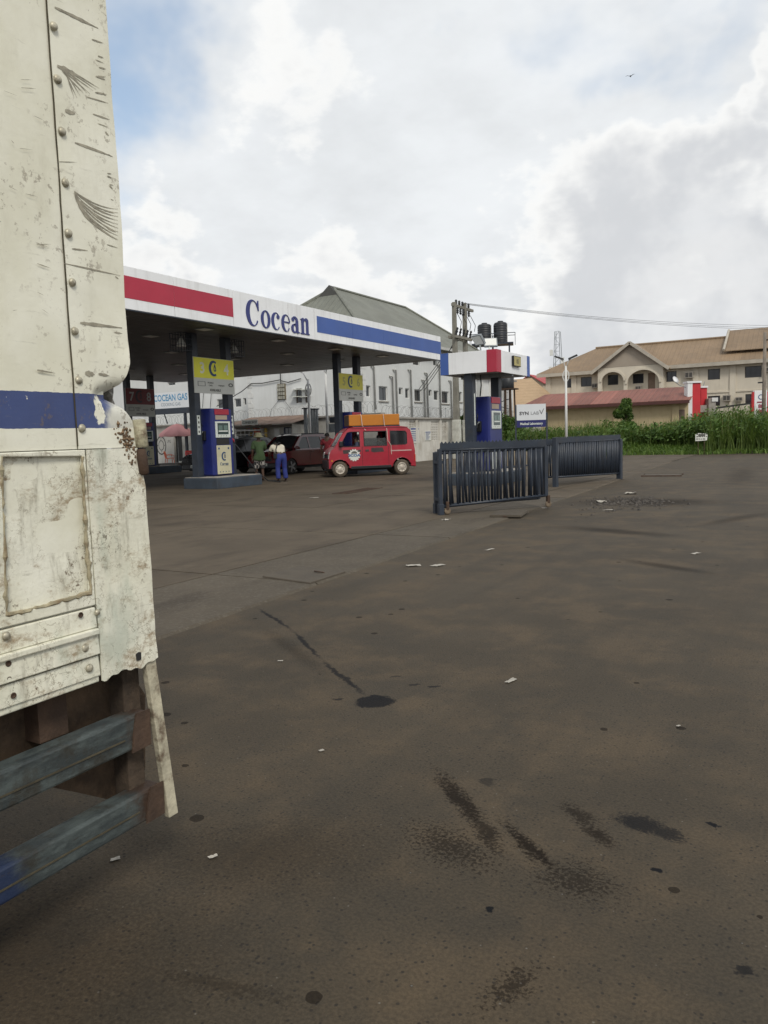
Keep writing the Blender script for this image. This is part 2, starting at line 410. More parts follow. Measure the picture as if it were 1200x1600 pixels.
def ground_mats():
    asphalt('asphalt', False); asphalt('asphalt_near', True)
    # oil-stained forecourt concrete
    for nm, lo, hi, grit in (('forecourt_concrete', (.072, .0565, .039), (.112, .088, .061), .35), ('exposed_aggregate', (.066, .054, .039), (.106, .087, .063), .7)):
        m, t, p = new_mat(nm)
        co = t.new('ShaderNodeNewGeometry').outputs['Position']
        rnd = t.new('ShaderNodeObjectInfo').outputs['Random']
        n = t.noise(co, .5, 6, .65)
        c = t.mix(t.ramp(n, .3, .7), lo, hi)
        c = t.mix(t.math('MULTIPLY', rnd, .5), c, t.vec('MULTIPLY', c, (.80, .80, .80)))
        d = t.noise(t.vec('ADD', t.vec('MULTIPLY', co, (1.2, .5, 1)), (2, 6, 0)), 1.0, 7, .7)
        c = t.mix(t.math('MULTIPLY', t.ramp(d, .5, .68), .62), c, (.040, .031, .022))
        g = t.noise(co, 30 if grit > .5 else 60, 3, .75)
        c = t.mix(t.math('MULTIPLY', t.ramp(g, .5, .66), grit * .6), c, (.145, .128, .103) if grit > .5 else (.105, .087, .062))
        t.put(p.inputs['Base Color'], c); p.inputs['Roughness'].default_value = .82; p.inputs['Specular IOR Level'].default_value = .28
        b = t.new('ShaderNodeBump'); b.inputs['Strength'].default_value = .6; b.inputs['Distance'].default_value = .008
        t.put(b.inputs['Height'], g); t.put(p.inputs['Normal'], b.outputs[0])
        MATS[nm] = m
ground_mats()

def ground():
    xs, ys = (-400, -5.2, 3.0, 400), (-200, -1.0, 9.5, 700)
    mb = MB()
    for i in range(3):
        for j in range(3):
            mb.add([(xs[i], ys[j], 0), (xs[i + 1], ys[j], 0), (xs[i + 1], ys[j + 1], 0), (xs[i], ys[j + 1], 0)], [(0, 1, 2, 3)], 1 if i == 1 and j == 1 else 0)
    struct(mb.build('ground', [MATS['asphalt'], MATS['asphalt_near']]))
ground()

def bx(y): return -4.42 - .045 * (y - 4)         # where the road surface meets the forecourt
def forecourt():
    root = bpy.data.objects.new('forecourt', None); COL.objects.link(root); struct(root)
    rnd = random.Random(3)
    S = 3.6
    y = -4.0; row = 0
    while y < 45:
        y2 = y + S * rnd.choice((.9, 1.0, 1.1))
        k = 0; x_r = None
        while True:
            g = .011
            if k == 0: a0, a1 = bx(y) , bx(y2)
            else: a0 = a1 = x_r
            x_l = -5.95 - .03 * row * 0 if k == 0 else x_r - S
            z = .018 + rnd.uniform(-.003, .003)
            ke = .12 if k == 0 else 0.
            mt = MATS['exposed_aggregate'] if (k == 0 and y < 15) else MATS['forecourt_concrete']
            mb = MB().hexa([(x_l + g, y + g, -.05), (a0 - g + ke, y + g, -.05), (a1 - g + ke, y2 - g, -.05), (x_l + g, y2 - g, -.05)],
                           [(x_l + g, y + g, z), (a0 - g, y + g, z), (a1 - g, y2 - g, z + rnd.uniform(-.002, .002)), (x_l + g, y2 - g, z)])
            ob = mb.build('slab', mt, root)
            x_r = x_l; k += 1
            if x_l < -58: break
        y = y2; row += 1
    return root
FC = forecourt()
GZ = .02

def road_covers():
    # drain cover in the rough strip by the road edge
    M_cov = pm('cover_concrete', (.074, .060, .043), .9, var=.15, vs_=3, dirt=.4, dcol=(.045, .038, .03), bump=.006, bs=50)
    a, b, c = G(408, 905), G(485, 916), G(542, 897)
    u = (b - a); v = (c - b)
    t = thing('drain_cover', 'square concrete drain cover with a lifting loop in rough strip by the road edge', 'drain cover', (a.x, a.y, 0))
    def P(s, q, z): return (u.x * s + v.x * q, u.y * s + v.y * q, z)
    MB().hexa([P(.01, .01, 0), P(.99, .01, 0), P(.99, .99, 0), P(.01, .99, 0)], [P(.015, .015, .036), P(.985, .015, .036), P(.985, .985, .034), P(.015, .985, .034)]).build('slab', M_cov, t, bevel=.006)
    MB().tube([P(.56, .72, .036), P(.58, .68, .046), P(.66, .64, .05), P(.74, .66, .046), P(.76, .70, .036)], .008, 6).build('lifting_loop', M_rust, t)
    p = G(795, 806)
    t = thing('loose_slab', 'loose flat concrete slab lying on the ground in front of the angled barrier', 'slab', (p.x, p.y, GZ), R(12))
    MB().hexa([(-.28, -.42, .0), (.28, -.45, .0), (.30, .42, .0), (-.26, .45, .0)], [(-.27, -.41, .045), (.27, -.44, .042), (.29, .41, .05), (-.25, .44, .046)]).build('slab', M_cov, t, bevel=.008)
    MB().box(-.03, .03, -.46, -.43, .005, .03).build('lifting_eye', M_rust, t)
    p = G(1035, 743)
    t = thing('utility_cover', 'flat dark utility cover on the ground beyond the end of the long barrier', 'drain cover', (p.x, p.y, 0), R(5))
    MB().box(-.55, .55, -.45, .45, 0, .03).build('plate', M_cov, t, bevel=.006)
    MB().box(-.6, .6, -.5, -.455, 0, .034).build('frame_edge', M_rust, t); MB().box(-.6, .6, .455, .5, 0, .034).build('frame_edge', M_rust, t)
    p = G(560, 768)
    t = thing('channel_grate', 'low dark drainage grate in the forecourt in front of the red van', 'drain cover', (p.x, p.y, GZ), R(5))
    MB().box(-.24, -.20, -1.1, 1.1, 0, .016).build('frame_edge', M_rust, t); MB().box(.20, .24, -1.1, 1.1, 0, .016).build('frame_edge', M_rust, t)
    mb = MB()
    for i in range(22): mb.box(-.20, .20, -1.1 + i * .1, -1.06 + i * .1, .0, .012)
    o = mb.build('grate_bars', M_rust, t); o['kind'] = 'stuff'
road_covers()

# ------------------------------------------------------------------ the battered truck beside the camera
XT = -1.92
def truck():
    def paint(name, stripe, wear, crack):
        m, t, p = new_mat(name)
        co = t.new('ShaderNodeNewGeometry').outputs['Position']
        sp = t.new('ShaderNodeSeparateXYZ'); t.put(sp.inputs[0], co)
        n = t.noise(co, 3.0, 5, .6)
        c = t.mix(t.ramp(n, .3, .7), (.70, .68, .545), (.80, .785, .67))
        n2 = t.noise(t.vec('MULTIPLY', co, (1, 1, .35)), 9, 6, .7)
        c = t.mix(t.math('MULTIPLY', t.ramp(n2, .50, .75), .35), c, (.47, .44, .33))
        if stripe:
            wob = t.math('MULTIPLY', t.math('SUBTRACT', t.noise(co, 35, 3, .6), .5), .006)
            z = t.math('ADD', sp.outputs[2], wob)
            band = t.math('MULTIPLY', t.math('GREATER_THAN', z, 1.553), t.math('LESS_THAN', z, 1.656))
            chip = t.math('ADD', t.noise(t.vec('MULTIPLY', co, (1, 1, .6)), 26, 5, .7), 0)
            # paint knocked off round the dent
            d = t.vec('MULTIPLY', t.vec('SUBTRACT', t.vec('ADD', co, t.scale(t.vec('SUBTRACT', t.noise(co, 55, 3, .6, color=True), (.5, .5, .5)), .035)), (XT, 1.618, 1.608)), (1, 50, 21))
            worn = t.math('MAXIMUM', t.ramp(t.vec('LENGTH', d), .85, 1.0, 1, 0), t.ramp(chip, .66, .70))
            d2 = t.vec('MULTIPLY', t.vec('SUBTRACT', co, (XT, 1.72, 1.58)), (1, 9, 12))
            fade = t.ramp(t.math('ADD', t.vec('LENGTH', d2), t.math('MULTIPLY', t.noise(co, 30, 4, .7), .5)), .75, 1.15, 1, 0)
            band = t.math('MULTIPLY', band, t.math('SUBTRACT', 1.0, t.math('MAXIMUM', worn, t.math('MULTIPLY', fade, .8))))
            bl = t.mix(t.noise(co, 8, 4, .6), (.008, .024, .125), (.016, .05, .205))
            c = t.mix(t.math('MULTIPLY', band, .95), c, bl)
        # grey-brown scuffs
        sc = t.noise(t.vec('MULTIPLY', co, (1, 3, 22)), 2.4, 6, .72)
        c = t.mix(t.math('MULTIPLY', t.ramp(sc, .60, .72), .5 * wear), c, (.24, .22, .17))
        ch = t.noise(t.vec('ADD', co, (4, 1, 7)), 42, 5, .72)
        msk = t.noise(t.vec('ADD', co, (1, 8, 3)), 5, 4, .6)
        c = t.mix(t.math('MULTIPLY', t.math('MULTIPLY', t.ramp(ch, .56, .63), t.ramp(msk, .46, .60)), wear), c, (.16, .12, .08))
        if crack:
            vo = t.new('ShaderNodeTexVoronoi', feature='DISTANCE_TO_EDGE'); vo.inputs['Scale'].default_value = 26
            t.put(vo.inputs['Vector'], t.vec('ADD', co, t.scale(t.noise(co, 22, 4, .7, color=True), .08)))
            ck = t.math('MULTIPLY', t.ramp(vo.outputs['Distance'], .0, .035, 1, 0), t.ramp(t.noise(t.vec('ADD', co, (9, 9, 2)), 6, 4, .65), .44, .58))
            c = t.mix(t.math('MULTIPLY', ck, .8), c, (.16, .12, .065))
            ru = t.math('MULTIPLY', t.ramp(t.noise(t.vec('MULTIPLY', co, (1, 1, 1.8)), 7, 6, .78), .50, .68), .85)
            c = t.mix(ru, c, t.mix(t.noise(co, 60, 3, .6), (.24, .125, .045), (.32, .27, .17)))
            gn = t.ramp(t.noise(t.vec('MULTIPLY', co, (1, 1, .4)), 6.5, 4, .6), .5, .7)
            c = t.mix(t.math('MULTIPLY', gn, .55), c, (.40, .45, .37))
            sm = t.noise(t.vec('MULTIPLY', t.vec('ADD', co, (3, 3, 3)), (1, 2.4, .5)), 8, 6, .72)
            c = t.mix(t.math('MULTIPLY', t.ramp(sm, .52, .72), .6), c, (.22, .20, .145))
        t.put(p.inputs['Base Color'], c); p.inputs['Roughness'].default_value = .52
        b = t.new('ShaderNodeBump'); b.inputs['Strength'].default_value = .8; b.inputs['Distance'].default_value = 1
        h = t.math('MULTIPLY', t.noise(co, 6, 3, .5), .004)
        h = t.math('ADD', h, t.math('MULTIPLY', t.noise(co, 70, 4, .6), .0008 if not crack else .002))
        t.put(b.inputs['Height'], h); t.put(p.inputs['Normal'], b.outputs[0])
        return m
    P_side, P_low = paint('truck_paint', True, .55, False), paint('truck_paint_worn', False, 1.0, True)
    P_rail = pm('truck_rail_paint', (.085, .105, .105), .6, var=.22, vs_=5, dirt=.75, dcol=(.04, .033, .023), ds=6, bump=.003, bs=40)
    def rail_mat():
        m, t, p = new_mat('guard_bar_shaded_paint')
        co = t.new('ShaderNodeNewGeometry').outputs['Position']
        sp = t.new('ShaderNodeSeparateXYZ'); t.put(sp.inputs[0], co)
        n = t.noise(t.vec('MULTIPLY', co, (2, .8, 3)), 9, 6, .7)
        c = t.mix(t.ramp(n, .35, .65), (.030, .038, .039), (.074, .090, .087))  # paint colour darkened to carry the shade beneath the truck box
        c = t.mix(t.math('MULTIPLY', t.ramp(t.noise(t.vec('ADD', co, (1, 2, 3)), 5, 6, .72), .46, .62), .75), c, (.027, .022, .014))
        blue = t.math('MULTIPLY', t.math('LESS_THAN', sp.outputs[2], .37), t.ramp(t.math('ADD', sp.outputs[1], t.math('MULTIPLY', n, .12)), 1.27, 1.33, 1, 0))
        c = t.mix(t.math('MULTIPLY', blue, .85), c, (.006, .017, .06))
        rs = t.ramp(t.math('ADD', sp.outputs[1], t.math('MULTIPLY', t.noise(co, 22, 5, .7), .16)), 1.70, 1.80)
        sc = t.ramp(t.noise(t.vec('MULTIPLY', co, (1, .3, 1)), 26, 6, .75), .60, .68)
        c = t.mix(t.math('MAXIMUM', rs, t.math('MULTIPLY', sc, .7)), c, t.mix(t.noise(co, 45, 4, .7), (.018, .011, .008), (.06, .032, .017)))
        t.put(p.inputs['Base Color'], c); p.inputs['Roughness'].default_value = .62
        b = t.new('ShaderNodeBump'); b.inputs['Distance'].default_value = .003; t.put(b.inputs['Height'], t.noise(co, 40, 4, .65)); t.put(p.inputs['Normal'], b.outputs[0])
        return m
    P_rail = rail_mat()
    P_railb = pm('truck_rail_blue', (.012, .03, .10), .6, var=.2, vs_=6, dirt=.6, dcol=(.10, .10, .08), ds=7)
    M_wood = pm('old_wood', (.055, .038, .025), .95, var=.4, vs_=14, dirt=.5, dcol=(.02, .015, .01), ds=8, bump=.006, bs=35)
    M_flap = pm('rusty_sheet', (.085, .055, .033), .95, var=.4, vs_=7, dirt=.6, dcol=(.028, .018, .012), ds=9, bump=.006, bs=40)
    M_seam = pm('grimy_seam', (.06, .05, .03), .95, var=.3, vs_=20)
    rn = random.Random(5)
    T = thing('box_truck', 'battered cream box truck with a blue stripe and dented riveted corner, standing at the roadside', 'truck', (XT - 1.15, 0, 0))
    edge = [(3.45, 1.742), (2.84, 1.742), (2.28, 1.750), (1.93, 1.745), (1.80, 1.746), (1.755, 1.742), (1.72, 1.730), (1.69, 1.712), (1.668, 1.680), (1.655, 1.668), (1.635, 1.690), (1.61, 1.718), (1.575, 1.742), (1.48, 1.757), (1.40, 1.770), (1.364, 1.777), (1.067, 1.782), (.775, 1.785), (.5, 1.79)]
    def Ye(z):
        for (za, ya), (zb, yb) in zip(edge, edge[1:]):
            if zb <= z <= za: return yb + (ya - yb) * (z - zb) / (za - zb)
        return edge[0][1]
    def lump(y, z):
        return .0014 * (math.sin(9 * z + 4 * y) + math.sin(23 * z - 17 * y + 1) * .6 + math.sin(41 * z + 29 * y) * .35)
    def sheet(ya, yb, za, zb, ny, nz, X, curl=True, skip=(), amp=1.0):
        vs_ = []; fs = []
        for j in range(nz + 1):
            z = za + (zb - za) * j / nz
            y1 = yb if isinstance(yb, float) else yb(z)
            for i in range(ny + 1):
                s = i / ny; y = ya + (y1 - ya) * s
                x = X + lump(y, z) * amp
                if curl:
                    w = max(0, (s - .45) / .55)
                    x += .010 * w * w * math.exp(-((z - 1.755) / .055) ** 2) - .050 * w * math.exp(-((z - 1.652) / .030) ** 2) + .004 * w * w * math.exp(-((z - 1.16) / .08) ** 2) - .003 * w * math.exp(-((z - .87) / .03) ** 2)
                vs_.append((x, y, z + (.006 * math.sin(y * 47) + .004 * math.sin(y * 131) if j == 0 and za < 1 else 0)))
        n = ny + 1
        for j in range(nz):
            for i in range(ny):
                if (i, j) in skip: continue
                fs.append((j * n + i, j * n + i + 1, (j + 1) * n + i + 1, (j + 1) * n + i))
        return vs_, fs
    def sheet_part(name, mat_, *a, **k):
        v, f = sheet(*a, **k)
        o = MB().add(v, f).build(name, mat_, T, world=True, smooth=True)
        md = o.modifiers.new('solid', 'SOLIDIFY'); md.thickness = .004; md.offset = -1
        es = o.modifiers.new('split', 'EDGE_SPLIT'); es.split_angle = R(50)
        return o
    MB().box(XT - 2.33, XT - .012, -6.2, 1.62, .80, 3.45).build('cargo_box', P_side, T, world=True)
    sheet_part('side_panel', P_side, -6.2, 1.531, 1.492, 3.45, 60, 60, XT, curl=False, amp=.9)
    sheet_part('corner_panel', P_side, 1.5335, Ye, 1.492, 3.45, 14, 260, XT + .005)
    MB().tube([(XT + .003 + rn.uniform(-.0006, .0006), 1.5315 + rn.uniform(-.0012, .0012), 1.50 + k * .05) for k in range(39)], .0021, 6).build('seam', M_seam, T, world=True)
    # lower plates
    y_hole, z_hole = AX(212, 1025, XT).y, AX(212, 1025, XT).z
    ny, nz = 26, 80; skip = set()
    for j in range(nz):
        z = .785 + (1.489 - .785) * (j + .5) / nz
        for i in range(ny):
            y = 1.557 + (Ye(z) - 1.557) * (i + .5) / ny
    sheet_part('corner_plate', P_low, 1.557, Ye, .785, 1.489, ny, nz, XT + .009, skip=skip, amp=1.3)
    MB().plate([(y_hole - .008, z_hole - .012), (y_hole + .009, z_hole - .013), (y_hole + .011, z_hole + .011), (y_hole + .003, z_hole + .014), (y_hole - .009, z_hole + .010)], (), .004, FX(XT + .0125)).build('slot_shade_plate', M_dark, T, world=True)  # dark plate on the surface, its colour standing for the unlit hole
    MB().plate(rect(-6.2, 1.5555, 1.018, 1.489), [[(1.262, 1.048), (1.540, 1.058), (1.543, 1.47), (1.285, 1.478)]], .012, FX(XT)).build('frame_plate', P_low, T, world=True, bevel=.003)
    v, f = sheet(1.24, 1.55, 1.035, 1.485, 30, 40, XT - .010, curl=False, amp=1.4)
    MB().add(v, f).build('inset_panel', P_low, T, world=True, smooth=True)
    mb = MB()
    for (a, b) in (((1.262, 1.048), (1.540, 1.058)), ((1.540, 1.058), (1.543, 1.47)), ((1.285, 1.478), (1.262, 1.048))):
        mb.tube([(XT + .004 + rn.uniform(-.002, .002), a[0] + (b[0] - a[0]) * k / 24 + rn.uniform(-.003, .003), a[1] + (b[1] - a[1]) * k / 24 + rn.uniform(-.003, .003)) for k in range(25)], [.004 + rn.uniform(-.0015, .004) for k in range(25)], 6)
    mb.build('caulk_bead', pm('old_caulk', (.34, .30, .20), .95, var=.3, vs_=30, dirt=.6, dcol=(.16, .09, .04), ds=20), T, world=True)
    # three stepped rails below
    for z0, z1, dx in ((.950, 1.012, .012), (.868, .944, .017), (.800, .862, .012)):
        MB().hexa([(XT - .01, -6.2, z0), (XT + dx, -6.2, z0), (XT + dx, 1.552, z0), (XT - .01, 1.552, z0)], [(XT - .01, -6.2, z1), (XT + dx - .005, -6.2, z1), (XT + dx - .005, 1.552, z1), (XT - .01, 1.552, z1)]).build('rail', P_low, T, world=True, bevel=.003)
    MB().box(XT - .01, XT + .024, -6.2, 1.550, .930, .949).build('rail_lip', P_low, T, world=True, bevel=.004)
    MB().box(XT - .05, XT + .006, -6.2, 1.55, .780, .799).build('rail_edge', P_low, T, world=True, bevel=.004)
    # rivets and bolts
    dome = MB().lathe([(.0122, 0), (.0122, .0015), (.0105, .005), (.006, .0078), (.0008, .0085)], n=14, axis='X').mesh('rivet', pm('rivet_metal', (.42, .39, .30), .45, .35, var=.3, vs_=60, dirt=.6, dcol=(.13, .10, .06), ds=60), True)
    hole = MB().lathe([(.0085, 0), (.0085, .002), (.006, .0025), (.0055, .001)], n=12, axis='X').mesh('bolt_hole', M_rust, True)
    for x, y in ((83, 40), (89, 123), (96, 205), (101, 285), (106, 364), (112, 441), (116, 517), (122, 594), (127, 669)):
        q = AX(x, y, XT + .009); inst('rivet', dome, T, (XT + .0075 - T.location.x, q.y + .003, q.z), (rn.uniform(0, 6), 0, 0), (1, rn.uniform(.95, 1.1), 1))
    q = AX(83, 40, XT); inst('rivet', dome, T, (XT + .009 - T.location.x, q.y, q.z + .142))
    for x, y, s in ((153, 957, .8), (134, 1013, 1.05), (141, 1044, 1.05), (11, 994, 1.0)):
        q = AX(x, y, XT + .017); inst('bolt', dome, T, (XT + .013 - T.location.x, q.y, q.z), (0, 0, 0), (1, s, s))
    for x, y in ((127, 961), (14, 1037), (15, 1062), (22, 1087), (12, 851)):
        q = AX(x, y, XT + .017); inst('bolt_hole', hole, T, (XT + (.014 if y > 900 else -.004) - T.location.x, q.y, q.z))
    # scrapes through the paint of the corner panel
    M_scr = pm('bare_scrape', (.30, .275, .21), .6, var=.25, vs_=50)
    mb = MB()
    def scr(x0, y0, x1, y1, w, bend=0.):
        a, b = AX(x0, y0, XT + .012), AX(x1, y1, XT + .012); n = 10
        L = []; Rr = []
        d = (b - a); pn = Vector((0, -d.z, d.y)).normalized()
        for k in range(n + 1):
            s = k / n; c = a + d * s + pn * (bend * 4 * s * (1 - s))
            ww = w * (.25 + .75 * math.sin(PI * min(1, s * 1.15 + .02)) ** .5) * rn.uniform(.7, 1.2) * .5
            x = XT + .0062 + lump(c.y, c.z)
            L.append((x, c.y + pn.y * ww, c.z + pn.z * ww)); Rr.append((x, c.y - pn.y * ww, c.z - pn.z * ww))
        mb.add(L + Rr, [(k, k + 1, n + 2 + k, n + 1 + k) for k in range(n)])
    scr(88, 10, 156, 43, .010); scr(92, 102, 125, 118, .016)
    for k in range(9): scr(100 + rn.uniform(-3, 8), 108 + rn.uniform(-5, 10), 118 + k * 5, 152 - k * 1.5 + rn.uniform(-3, 3), .0035)
    for k in range(9): scr(118 + rn.uniform(-1, 6) + k * 1.2, 298 + k * 3, 186, 326 + k * 6, .0045, -.012)
    scr(118, 298, 150, 352, .013, -.01); scr(138, 340, 184, 374, .006, -.004)
    scr(119, 222, 178, 244, .007); scr(148, 177, 174, 186, .005); scr(103, 411, 190, 430, .004); scr(128, 504, 193, 512, .011); scr(92, 252, 122, 253, .002)
    scr(115, 388, 139, 391, .005); scr(135, 583, 150, 585, .018); scr(156, 584, 173, 587, .010); scr(104, 172, 120, 177, .012); scr(137, 150, 172, 160, .004); scr(60, 578, 88, 583, .006)
    for k in range(26):
        yy = rn.uniform(60, 560); scr(163 + yy * .066 - rn.uniform(8, 22), yy, 163 + yy * .066 - rn.uniform(2, 6), yy + rn.uniform(0, 7), rn.uniform(.002, .006))
    for k in range(14):
        xx, yy = rn.uniform(5, 70), rn.uniform(90, 560); scr(xx, yy, xx + rn.uniform(4, 26), yy + rn.uniform(-2, 9), rn.uniform(.001, .003))
    o = mb.build('scrape_marks', M_scr, T, world=True); o['kind'] = 'stuff'
    # grease smear on the edge
    cr = []
    for j in range(9):
        for i in range(6): cr.append((XT - .03 - .02 * rn.random() - .02 * (i % 2), 1.60 + .027 * i + rn.uniform(-.004, .004), 1.585 + .0165 * j + rn.uniform(-.003, .003)))
    MB().add(cr, [(j * 6 + i, j * 6 + i + 1, (j + 1) * 6 + i + 1, (j + 1) * 6 + i) for j in range(8) for i in range(5)]).build('crumpled_edge', pm('grimy_metal', (.14, .13, .11), .7, var=.4, vs_=30, dirt=.7, dcol=(.03, .025, .02), ds=25), T, world=True)
    # door hinge, rusty and bent
    P_h = pm('hinge_paint', (.42, .39, .27), .8, var=.3, vs_=25, dirt=.85, dcol=(.12, .07, .04), ds=22, bump=.004, bs=70)
    hx = XT + .012
    a, b = AX(214, 657, hx), AX(222, 699, hx)
    H = MB().lathe([(.016, 0), (.021, .002), (.021, .042), (.0215, .087), (.017, .09)], (0, 0, 0), 14).build('hinge', P_h, T, smooth=True)
    H.location = (hx - T.location.x, b.y, b.z); H.rotation_euler = (R(5), 0, 0)
    a2 = AX(222, 742, hx)
    MB().lathe([(.010, 0), (.018, .006), (.019, .05), (.016, .082), (.012, .085)], (0, 0, 0), 12).build('hinge_pin', M_rust, H, smooth=True).location = (0, a2.y - b.y, a2.z - b.z)
    mb = MB()
    for k in range(150):                          # clotted weld and rust
        s = rn.random(); q = AX(188 + 22 * s + rn.uniform(-9, 9), 664 + 50 * s + rn.uniform(-14, 14), hx)
        r = rn.uniform(.0018, .0058)
        mb.lathe([(r * .3, -r), (r, -r * .4), (r, r * .4), (r * .3, r)], (hx - .006 + rn.uniform(-.003, .003), q.y, q.z), 6)
    o = mb.build('weld_crust', pm('weld_crust', (.16, .105, .06), .9, var=.5, vs_=60, dirt=.6, dcol=(.05, .03, .018), ds=45), T, world=True, smooth=True); o['kind'] = 'stuff'
    # frame under the box
    MB().hexa([(XT - .02, 1.800, .225), (XT + .004, 1.800, .225), (XT + .004, 1.842, .225), (XT - .02, 1.842, .225)], [(XT - .02, 1.738, .79), (XT + .004, 1.738, .79), (XT + .004, 1.782, .79), (XT - .02, 1.782, .79)]).build('corner_post', pm('post_paint', (.46, .42, .31), .8, var=.25, vs_=12, dirt=.9, dcol=(.10, .06, .035), ds=13, bump=.004, bs=60), T, world=True, bevel=.003)
    MB().box(XT - .12, XT - .05, 1.685, 1.755, .27, .80).build('timber_upright', M_wood, T, world=True, bevel=.004)
    for z0, z1, y1 in ((.515, .628, 1.735), (.258, .362, 1.775)):
        b_ = MB().box(XT - .075, XT, -4.5, y1, z0, z1).build('guard_bar', P_rail, T, world=True, bevel=.009)
        MB().box(XT + .001, XT + .004, -4.5, y1 - .10, z0 + .042, z0 + .047).build('pressed_line', M_seam, b_, world=True)
        MB().plate([(y1 - .075, z0 - .006), (y1 + .004, z0 - .004), (y1 + .006, z1 + .003), (y1 - .05, z1 + .005), (y1 - .066, z0 + .05)], (), .006, FX(XT + .003)).build('end_bracket', M_rust, b_, world=True)
    out = [(-60, 1110), (30, 1085), (200, 1046), (226, 1085), (226, 1200), (222, 1212), (214, 1222), (208, 1219), (200, 1236), (190, 1240), (184, 1256), (165, 1248), (120, 1238), (60, 1226), (-60, 1210)]
    pts = [AX(x, y, XT - .16) for x, y in out]
    MB().plate([(q.y, q.z) for q in pts], (), .006, FX(XT - .16)).build('mud_flap', M_flap, T, world=True)
    for dx in (.55, 1.6): MB().box(XT - dx - .09, XT - dx, -6.2, 1.60, .55, .80).build('chassis_rail', M_rust, T, world=True)
    MB().box(XT - 2.3, XT - .09, 1.40, 1.50, .62, .795).build('cross_member', M_rust, T, world=True)
    ty = MB().lathe([(.30, -.13), (.48, -.14), (.52, -.10), (.52, .10), (.48, .14), (.30, .13)], (0, 0, 0), 28, axis='X').mesh('tyre', M_black, True)
    rim = MB().lathe([(.30, -.10), (.30, .11), (.24, .10), (.12, .03), (.10, .09), (.01, .09)], (0, 0, 0), 20, axis='X').mesh('rim', M_rust, True)
    for x in (XT - .32, XT - 2.0):
        for y in (-.35, -1.5):
            w = inst('wheel', ty, T, (x - T.location.x, y, .52)); inst('rim', rim, w)
    MB().cyl((XT - .3, -.35, .52), (XT - 2.0, -.35, .52), .07).build('axle', M_rust, T, world=True)
    MB().cyl((XT - .3, -1.5, .52), (XT - 2.0, -1.5, .52), .07).build('axle', M_rust, T, world=True)
    for y0, y1 in ((XT - 2.33 + .01, XT - 1.17), (XT - 1.16, XT - .02)):
        MB().box(y0, y1, 1.622, 1.66, .85, 3.42).build('rear_door', P_side, T, world=True, bevel=.004)
truck()

# ------------------------------------------------------------------ lettering drawn by hand (bold serif)
def ell(cx, cy, a, b, t0=0, t1=360, n=28):
    return [(cx + a * math.cos(R(t0 + (t1 - t0) * k / n)), cy + b * math.sin(R(t0 + (t1 - t0) * k / n))) for k in range(n + (0 if t1 - t0 == 360 else 1))]
def serif_word():
    """pieces for 'Cocean': list of (advance-shifted outer, holes)"""
    out = []
    def crescent(cx, cy, a, b, ia, ib, dx, t0, t1):
        return ell(cx, cy, a, b, t0, t1, 30) + ell(cx + dx, cy, ia, ib, t1 + 4, t0 - 4, 30)
    # C
    out.append((crescent(.44, .70, .44, .72, .27, .655, .07, 38, 322), []))
    out.append(([(.80, .86), (.86, .86), (.86, 1.42), (.81, 1.42), (.72, 1.20)], []))
    x = 1.0
    def o_(x): out.append((ell(x + .33, .48, .33, .50), [ell(x + .33, .48, .155, .44)[::-1]]))
    def c_(x):
        out.append((crescent(x + .33, .48, .33, .50, .20, .45, .06, 48, 318), []))
        out.append((ell(x + .50, .74, .105, .12), []))
    def e_(x):
        out.append((crescent(x + .33, .48, .33, .50, .20, .45, .06, 10, 322), []))
        out.append(([(x + .16, .50), (x + .645, .50), (x + .645, .57), (x + .16, .57)], []))
    def a_(x):
        out.append((ell(x + .24, .25, .24, .27), [ell(x + .275, .26, .10, .19)[::-1]]))
        out.append(([(x + .38, .05), (x + .46, -.02), (x + .66, .02), (x + .66, .08), (x + .56, .09), (x + .56, .70), (x + .50, .86), (x + .36, .97), (x + .20, .96), (x + .16, .90), (x + .28, .88), (x + .36, .78), (x + .37, .5)], []))
        out.append((ell(x + .16, .78, .11, .12), []))
        out.append(([(x + .2, .44), (x + .4, .52), (x + .4, .60), (x + .2, .51)], []))
    def n_(x):
        for s in (.08, .46):
            out.append(([(x + s - .08, 0), (x + s + .27, 0), (x + s + .27, .06), (x + s + .19, .08), (x + s + .19, .80), (x + s, .80), (x + s, .08), (x + s - .08, .06)], []))
        out.append(([(x, .88), (x + .2, .98), (x + .27, .98), (x + .27, .78), (x + .08, .78), (x + .08, .84)], []))
        out.append(([(x + .25, .72), (x + .34, .82), (x + .44, .82), (x + .46, .72), (x + .65, .70), (x + .64, .86), (x + .56, .97), (x + .46, 1.0), (x + .34, .94), (x + .25, .84)], []))
    for f in (o_, c_, e_, a_, n_):
        f(x); x += .74
    return out, x + .03
def put_word(mb, u0, v0, h, fn, width=None, thick=.01):
    pcs, w = serif_word()
    k = h / 1.42; kx = k if width is None else width / w
    for i, (o, hs) in enumerate(pcs):
        f = lambda u, v, ww, e=i: fn(u, v, ww + (e % 3) * .0015)
        mb.plate([(u0 + a * kx, v0 + b * k) for a, b in o], [[(u0 + a * kx, v0 + b * k) for a, b in h_] for h_ in hs], thick, f)
